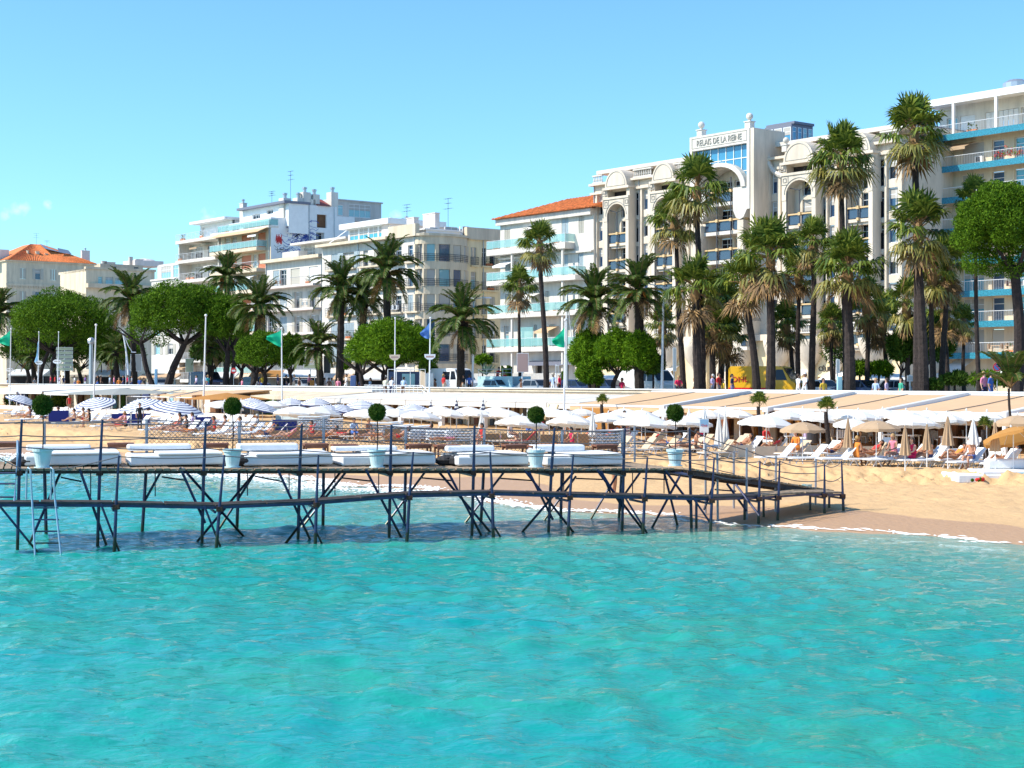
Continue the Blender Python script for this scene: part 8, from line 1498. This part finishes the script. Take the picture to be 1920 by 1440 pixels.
def disc(px, py, rp, t, label, back, fg, bar=False, slash=False):
    d = dep(px, t); r = thing('traffic_sign', label, 'traffic sign', (at(px, d), d, PZ)); k = rp*d/F; z = zz(py, d)-PZ; MB().tube([(0, .04, 0), (0, .04, z)], .03, 6).build('post', 'metal_grey', r)
    q = MB(); q.prism([(k*math.cos(a), z+k*math.sin(a)) for a in [math.pi/12*j for j in range(24)]][::-1], 0, .02); q.prism([(k*.76*math.cos(a), z+k*.76*math.sin(a)) for a in [math.pi/12*j for j in range(24)]][::-1], -.004, -.001, 1)
    if bar: q.box(-k*.6, -.008, z-.09, k*.6, -.005, z+.09, 2)
    if slash: q.add([(-k*.6, -.008, z+k*.45), (-k*.45, -.008, z+k*.6), (k*.6, -.008, z-k*.45), (k*.45, -.008, z-k*.6)], [(0, 3, 2, 1)], 0)
    q.build('disc', [back, fg, 'metal_white'], r)
disc(1870, 688, 8, 13, 'round blue and red no-parking sign at the right', 'red', 'flag_blue', slash=True); disc(438, 695, 5.5, 13.5, 'round red no-entry sign right of the blue van', 'red', 'red', bar=True)
# ---- vehicles
def vehicle(px, t, L_, Hh, Wd, m, label, kind='car', cat='car', rz=None, dz=0, name='parked_car'):
    d = dep(px, t); x = at(px, d); r = thing(name, label, cat, (x, d, PZ-.12+dz), math.atan2(-U.y, -U.x) if rz is None else rz)
    b = MB(); hw = Wd/2
    if kind == 'van': prof = [(-L_/2, .35), (-L_/2, Hh*.93), (-L_/2+.15, Hh), (L_/2-1.7, Hh), (L_/2-1.25, Hh*.97), (L_/2-.55, Hh*.58), (L_/2-.1, Hh*.48), (L_/2, .35)]
    else: prof = [(-L_/2, .32), (-L_/2+.05, Hh*.6), (-L_/2+.45, Hh*.66), (-L_/2+.95, Hh*.97), (-L_/2+1.5, Hh), (.35, Hh*.98), (L_/2-1.15, Hh*.66), (L_/2-.15, Hh*.52), (L_/2, .32)]
    n = len(prof); tp = lambda z: hw*(1-.14*max(0, (z-Hh*.55)/(Hh*.45))); vs = [(x_, -tp(z), z) for x_, z in prof]+[(x_, tp(z), z) for x_, z in prof]
    b.add(vs, [tuple(reversed(range(n))), tuple(range(n, 2*n))]+[(i, (i+1) % n, (i+1) % n+n, i+n) for i in range(n)]); bo = b.build('body', m, r)
    w_ = MB()
    def win(xa, xb, za, zb_, xa2=None, xb2=None):
        for s_ in (-1, 1):
            q = [(xa, s_*(tp(za)+.006), za), (xb, s_*(tp(za)+.006), za), (xb2 if xb2 is not None else xb, s_*(tp(zb_)+.006), zb_), (xa2 if xa2 is not None else xa, s_*(tp(zb_)+.006), zb_)]; w_.add(q, [(0, 1, 2, 3) if s_ < 0 else (3, 2, 1, 0)])
    if kind == 'van': win(L_/2-1.7, L_/2-.85, Hh*.6, Hh*.9, L_/2-1.7, L_/2-1.2); win(L_/2-2.9, L_/2-1.85, Hh*.6, Hh*.88) if m != 'van_yellow' else None
    else: win(-L_/2+1.0, -.05, Hh*.66, Hh*.93, -L_/2+1.2); win(.03, L_/2-1.35, Hh*.66, Hh*.93, .03, .45)
    a_, c_ = (prof[4], prof[5]) if kind == 'van' else (prof[5], prof[6]); e = .08; pa, pb = (a_[0]+(c_[0]-a_[0])*.1, a_[1]+(c_[1]-a_[1])*.1), (a_[0]+(c_[0]-a_[0])*.92, a_[1]+(c_[1]-a_[1])*.92)
    w_.add([(pb[0]+.02, -tp(pb[1])+e, pb[1]+.015), (pb[0]+.02, tp(pb[1])-e, pb[1]+.015), (pa[0]+.02, tp(pa[1])-e, pa[1]+.015), (pa[0]+.02, -tp(pa[1])+e, pa[1]+.015)], [(0, 1, 2, 3)])
    w_.add([(-L_/2-.006, -hw+.2, Hh*.6), (-L_/2-.006, hw-.2, Hh*.6), (-L_/2-.006, hw-.25, Hh*.85), (-L_/2-.006, -hw+.25, Hh*.85)], [(3, 2, 1, 0)]) if kind == 'van' and m != 'van_yellow' else None
    w_.build('glazing', 'pane_dark', bo)
    for sx in (-L_/2+.85, L_/2-.85):
        for s_ in (-1, 1):
            c = MB(); R_ = .33; prof2 = [(R_*.55, -.1), (R_, -.1), (R_, .1), (R_*.55, .1)]; c.lathe([(R_*.6, -.11), (R_, -.1), (R_, .1), (R_*.6, .11)], 14); c.v = [(x_+sx, z_+s_*(hw-.08), y_+R_) for x_, y_, z_ in c.v]; wo = c.build('wheel', 'rubber', r)
            c = MB(); c.lathe([(.02, -.12), (R_*.55, -.118), (R_*.55, .118), (.02, .12)], 10); c.v = [(x_+sx, z_+s_*(hw-.075), y_+R_) for x_, y_, z_ in c.v]; c.build('rim', 'metal_grey', wo)
    for s_ in (-1, 1): q = MB(); q.box(L_/2-.14, s_*hw*.7-.15, Hh*.36, L_/2-.02, s_*hw*.7+.15, Hh*.44); q.build('headlight', 'metal_white', r); q = MB(); q.box(-L_/2-.01, s_*hw*.8-.08, Hh*.4, -L_/2+.05, s_*hw*.8+.08, Hh*.55); q.build('tail_light', 'red', r)
    return r, bo
vehicle(386, 22, 5.4, 2.35, 2.0, 'car_blue', 'dark blue van parked left under the umbrella pines', 'van', 'van', name='parked_van')
vehicle(478, 21, 4.4, 1.75, 1.8, 'car_blue', 'dark blue estate car right of the blue van', name='parked_car')
vehicle(852, 16, 4.8, 2.45, 1.95, 'car_white', 'white van with small square windows right of the blue flag', 'van', 'van', name='parked_van')
vehicle(1215, 19, 5.2, 2.3, 2.0, 'car_white', 'white van behind the double-armed lamp', 'van', 'van', name='parked_van')
r, bo = vehicle(1440, 18, 5.3, 2.45, 1.95, 'van_yellow', 'yellow delivery van with red lettering between the palm trunks', 'van', 'delivery van', rz=-.55, name='delivery_van')
text(bo, 'DHL', (-1.75, -.945, 1.5), .56, 'red', ext=.01, sx=1.2); q = MB(); q.box(-2.6, -.99, .75, .7, -.978, .93); q.build('stripe', 'red', bo)
for i, (px, t, m, lb) in enumerate([(935, 16, 'car_light', 'small pale blue car with its roof showing below the worker in red'), (960, 19, 'car_grey', 'grey car right of the pale blue one'), (1010, 16, 'car_grey', 'grey car left of the elderly couple'), (1020, 22, 'car_red', 'dark red car behind the elderly couple'), (1085, 18, 'car_blue', 'blue car under the clipped trees'), (1140, 17, 'car_blue', 'dark car between the clipped tree trunks'), (1540, 20, 'car_white', 'pale car left of the thickest palm trunk'), (1618, 20, 'car_blue', 'dark car behind the seated people on the right'), (1690, 22, 'car_grey', 'dark grey car behind the woman in pale green'), (570, 21, 'car_grey', 'grey car behind the low greyish palm'), (300, 22, 'car_grey', 'grey car behind the first walkers left of the leaning trunk')]): vehicle(px, t, 4.3, 1.5, 1.75, m, lb)
# open truck with two workers in red
d = dep(945, 17); x = at(945, d); r = thing('flatbed_truck', 'pale flatbed truck with side boards and rail, workers in red standing on it', 'truck', (x, d, PZ-.12), math.atan2(-U.y, -U.x)); q = MB(); q.box(-2.4, -1, .7, 2.4, 1, .85); q.build('bed', 'car_light', r)
for sy in (-1, .96): q = MB(); q.box(-2.4, sy, .85, 2.4, sy+.04, 1.75); q.build('side_board', 'car_light', r)
q = MB(); [q.tube([(-2.3, -1, z), (2.3, -1, z)], .025, 4) for z in (2.05, 2.35)]; [q.tube([(x_, -1, 1.7), (x_, -1, 2.35)], .025, 4) for x_ in (-2.3, -1.1, 0, 1.1, 2.3)]; q.build('rail', 'metal_grey', r)
for sx in (-1.6, 1.7):
    for s_ in (-1, 1): c = MB(); c.lathe([(.25, -.12), (.42, -.12), (.42, .12), (.25, .12)], 14); c.v = [(x_+sx, z_+s_*.85, y_+.42) for x_, y_, z_ in c.v]; c.build('wheel', 'rubber', r)
rr_ = r
GPr = 'people on the promenade'
def on_truck(u_, label, pose, rz): p = Matrix.Rotation(math.atan2(-U.y, -U.x), 3, 'Z') @ Vector((u_, 0, 0)); person(x+p.x, d+p.y, PZ-.12+.85, label, pose, 'dressed', 'red', 'red', 'hair_dark', 'skin', rz, 1, GPr)
on_truck(-.9, 'worker in red bending forward on the flatbed truck, left one', 'lean', .6); on_truck(.1, 'worker in red crouching on the flatbed truck, right one', 'sit', -.4)
# kiosk roofs, tents, bins and a van-shelter seen above the coping
def kiosk(px0, px1, ytop, t, m, label, name='kiosk', low=None):
    d = dep((px0+px1)/2, t); xa, xb = at(px0, d), at(px1, d); r = thing(name, label, name.replace('_', ' '), ((xa+xb)/2, d, PZ), 0); w_ = (xb-xa)/2; h_ = zz(ytop, d)-PZ
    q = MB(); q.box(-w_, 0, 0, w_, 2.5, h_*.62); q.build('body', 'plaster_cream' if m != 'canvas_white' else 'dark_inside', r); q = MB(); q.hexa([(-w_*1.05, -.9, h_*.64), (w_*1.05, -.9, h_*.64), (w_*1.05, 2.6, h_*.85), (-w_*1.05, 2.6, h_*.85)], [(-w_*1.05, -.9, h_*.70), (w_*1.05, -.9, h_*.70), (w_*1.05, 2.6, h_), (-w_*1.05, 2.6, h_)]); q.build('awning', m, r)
    q = MB(); [q.tube([(s_, -.85, 0), (s_, -.85, h_*.66)], .04, 5) for s_ in (-w_, w_)]; q.build('post', 'metal_white', r); return r
for a in ((20, 84, 692, 24, 'canvas_white', 'white tent roof at the far left behind the flag poles'), (130, 168, 692, 26, 'plaster_cream', 'cream cube kiosk right of the direction boards'), (176, 252, 693, 25, 'canvas_white', 'long white tent behind the walkers on the left'), (262, 330, 700, 28, 'canvas_beige', 'beige kiosk awning between the leaning pine trunks'), (372, 440, 697, 30, 'canvas_white', 'white roof behind the dark blue van'), (470, 530, 694, 28, 'canvas_orange', 'terracotta awning under the small round pines'), (530, 592, 693, 26, 'canvas_white', 'white tent right of the middle green flag'), (625, 660, 702, 30, 'canvas_beige', 'beige awning behind the dark palm trunks'), (680, 720, 700, 30, 'canvas_white', 'white awning under the broad green tree'), (1135, 1168, 703, 26, 'canvas_white', 'white tent roof behind the clipped tree trunks'), (1186, 1262, 698, 27, 'canvas_white', 'white tent roof above the white van'), (1640, 1700, 700, 30, 'canvas_white', 'white tent between the garden shrubs on the right')): kiosk(*a[:5], a[5])
r = thing('bus_shelter', 'blue glass kiosk with display screen left of the blue flag', 'kiosk', (at(762, dep(762, 12)), dep(762, 12), PZ)); d = dep(762, 12); k = d/F
q = MB(); q.box(-33*k, 0, 0, 24*k, 1.6, 44*k); q.build('body', 'car_blue', r); q = MB(); q.box(-8*k, -.05, 14*k, 16*k, -.005, 40*k); q.build('screen', 'pane_pale', r)
q = MB()
for x_ in (-34, -18, 8, 26, 36): q.tube([(x_*k, -.4, 0), (x_*k, -.4, 48*k)], .03, 4)
q.tube([(-34*k, -.4, 48*k), (36*k, -.4, 48*k)], .03, 4); q.build('frame', 'metal_white', r)
for px, y0, y1, wp, m, lb in ((585, 713, 725, 8, 'canvas_orange', 'orange bin beside the low palm trunk'), (662, 704, 725, 10, 'cushion_blue', 'blue box under the broad green tree'), (1575, 706, 727, 9, 'shutter_blue', 'pale turquoise bin left of the thickest palm trunk'), (292, 692, 726, 5, 'flag_pale', 'pale blue tall machine beside the leaning trunk'), (806, 700, 722, 14, 'metal_grey', 'grey cabinet at the foot of the blue flag pole')):
    d = dep(px, 11.5); w_ = wp*d/F/2; b = MB(); rbox(b, -w_, 0, 0, w_, w_*2, zz(y0, d)-PZ, .03); o = b.build('bin', m); o.location = (at(px, d), d, PZ); tag(o, lb, 'bin')
# garden wall and villa hedge line, low white parapets
def garden_wall(pa, pb, ytop, t, m, label):
    s0, s1 = spx(pb, t), spx(pa, t); d = dep((pa+pb)/2, t); r, o = st_root('garden_wall', label, 'wall', (pa+pb)/2, t, PZ); q = MB(); slab(q, s0, s1, t, PZ, zz(ytop, d), t+.3, PZ, zz(ytop, d)); localize(q, o).build('wall', m, r)
garden_wall(870, 1060, 700, 38, 'plaster_grey', 'low grey garden wall in front of the yellow and white houses'); garden_wall(560, 720, 700, 38, 'plaster_pink', 'pinkish garden wall in front of the corner house')
# ---- walkers: (px, t, ytop-of-head) described one by one
PW = [(14, 'stand', 'pale blue', 'person in pale blue leaning at the leftmost flag pole'), (65, 'stand', 'grey', 'person in grey sitting on the rail by the limp blue flag'), (95, 'stand', 'crimson', 'person in crimson, left one of the red pair'), (103, 'stand', 'red', 'person in red, right one of the red pair'), (112, 'walk', 'lilac', 'walker in pale lilac before the direction signs'), (119, 'stand', 'navy', 'person in navy behind the slim white pole'), (140, 'walk', 'white', 'person in white right of the direction signs'), (147, 'stand', 'orange', 'short person in orange right of the one in white'), (160, 'walk', 'purple', 'walker in purple left of the grey column'), (172, 'stand', 'white', 'person in white against the grey column'), (183, 'walk', 'black', 'walker in black, first of the dark pair'), (189, 'walk', 'brown', 'walker in brown, second of the dark pair'),
      (206, 'walk', 'pale blue', 'walker in pale blue at the small shaded palm'), (214, 'stand', 'pink', 'person in pink just left of the palm trunk'), (223, 'stand', 'orange', 'person in bright orange right of the palm trunk'), (231, 'walk', 'navy', 'walker in navy left of the curved lamp'), (239, 'walk', 'crimson', 'walker in crimson at the curved lamp foot'), (247, 'walk', 'grey', 'walker in grey right of the curved lamp'), (262, 'stand', 'blue', 'person in blue under the poster panel'), (270, 'stand', 'black', 'person in black right of the poster panel'), (277, 'walk', 'cream', 'walker in cream beside the pale blue machine'), (315, 'stand', 'pink', 'person in pink at the foot of the leaning pine'), (368, 'walk', 'lilac', 'walker in lilac before the dark blue van'), (384, 'stand', 'pale blue', 'person in pale blue beside the white pole'), (390, 'phone', 'teal', 'blonde woman in teal before the blue van'), (454, 'walk', 'pink', 'walker in pink right of the blue van'), (480, 'stand', 'white', 'short person in white left of the man in yellow'), (492, 'stand', 'yellow', 'person in yellow under the small round pine'), (521, 'walk', 'navy', 'walker in navy left of the middle flag pole'), (537, 'walk', 'black', 'walker in black right of the middle flag pole'), (551, 'walk', 'grey', 'walker in grey with a handbag'), (561, 'stand', 'brown', 'short person in brown before the white tent'), (580, 'stand', 'pink', 'person in pink with dark trousers left of the orange bin'),
      (609, 'stand', 'grey', 'grey-clad sitter behind the coping at the dark poster panel'), (617, 'stand', 'brown', 'brown-clad sitter between the two palm trunks'), (622, 'stand', 'cream', 'cream-clad sitter between the two palm trunks'), (634, 'stand', 'pink', 'sitter in pink right of the dark palm trunk'), (649, 'walk', 'white', 'walker in white left of the blue box'), (663, 'stand', 'blue', 'person in blue carrying something white'), (677, 'stand', 'navy', 'stooping person in navy left of the landing'), (694, 'walk', 'pale blue', 'walker in pale blue left of the landing'), (815, 'stand', 'brown', 'short person in brown left of the white van'), (832, 'stand', 'red', 'person in bright red before the white van'), (869, 'stand', 'black', 'woman in black with long dark hair before the white van'), (880, 'stand', 'blue', 'man in blue beside the woman in black'), (977, 'stand', 'brown', 'short dark person below the pink poster panel'), (1037, 'stand', 'pale blue', 'elderly man in pale blue, left one of the couple'), (1049, 'stand', 'crimson', 'grey-haired woman in crimson, right one of the couple'),
      (1166, 'stand', 'crimson', 'small dark-clad person between the clipped trees'), (1272, 'sit', 'crimson', 'tanned person sitting sideways on the wall right of the grey sign box'), (1302, 'stand', 'cream', 'brown-haired woman in white sitting left of the thick trunk'), (1336, 'stand', 'lilac', 'tall man in a pale lilac shirt under the tower palms'), (1348, 'stand', 'red', 'person in red behind the man in the lilac shirt'), (1356, 'stand', 'yellow', 'child in yellow left of the yellow van'), (1373, 'stand', 'navy', 'dark-clad person at the back of the yellow van'), (1497, 'walk', 'white', 'woman in white walking right of the yellow van'), (1509, 'walk', 'white', 'man in white with a white sun hat'), (1544, 'stand', 'yellow', 'short person in yellow beside the pale car'), (1642, 'stand', 'pale blue', 'person in pale blue, left one seated on the promenade chairs'), (1662, 'stand', 'lilac', 'person in lilac seated right of the one in pale blue'), (1689, 'stand', 'green', 'red-haired person in pale green reading'), (1845, 'stand', 'pink', 'person in patterned pink clothes below the no-parking sign'), (1858, 'stand', 'blue', 'person in blue and white below the no-parking sign')]
seat = {65, 147, 315, 454, 480, 561, 609, 617, 622, 634, 677, 815, 977, 1166, 1302, 1356, 1544, 1642, 1662, 1689, 14, 223, 262, 270, 694}
rs = random.Random(77)
for i, (px, po, c, lb) in enumerate(PW):
    t = 11.2+rs.uniform(0, 2.6); d = dep(px, t); z = PZ-(.32 if px in seat else -.0); sc = rs.uniform(1.0, 1.07)
    if px == 1272: z = WZ-.42; t = 10.9; d = dep(px, t)
    person(at(px, d), d, z, lb, po if po != 'sit' else 'sitleg', 'dressed' if i % 3 else 'shorts', c, rs.choice(['navy', 'beige', 'grey', 'black', 'white', 'blue']) if px != 580 else 'black', 'hair_blond' if px in (390,) else 'hair_grey' if px in (1037, 1049, 1336) else rs.choice(['hair_brown', 'hair_dark', 'hair_dark', 'hair_brown', 'hair_blond']), rs.choice(['skin', 'skin_tan', 'skin_pale']), rs.uniform(0, 6.28) if po != 'walk' else rs.choice([-1, 1])*1.57+.6, sc, GPr, hat='white' if px == 1509 else 'beige' if px in (1037,) else None)
for px, c, b_, lb in ((722, 'cream', 'brown', 'man in a cream shirt leaning on the landing rail, left one of three'), (734, 'white', 'navy', 'man in a white shirt leaning on the landing rail, middle one'), (756, 'pale blue', 'brown', 'man in a pale shirt on the landing, right one of three')):
    d = dep(px, 7); person(at(px, d), d, 2.73, lb, 'lean', 'dressed', c, b_, 'hair_dark', 'skin', 3.0, 1.02, GPr)
fr = None
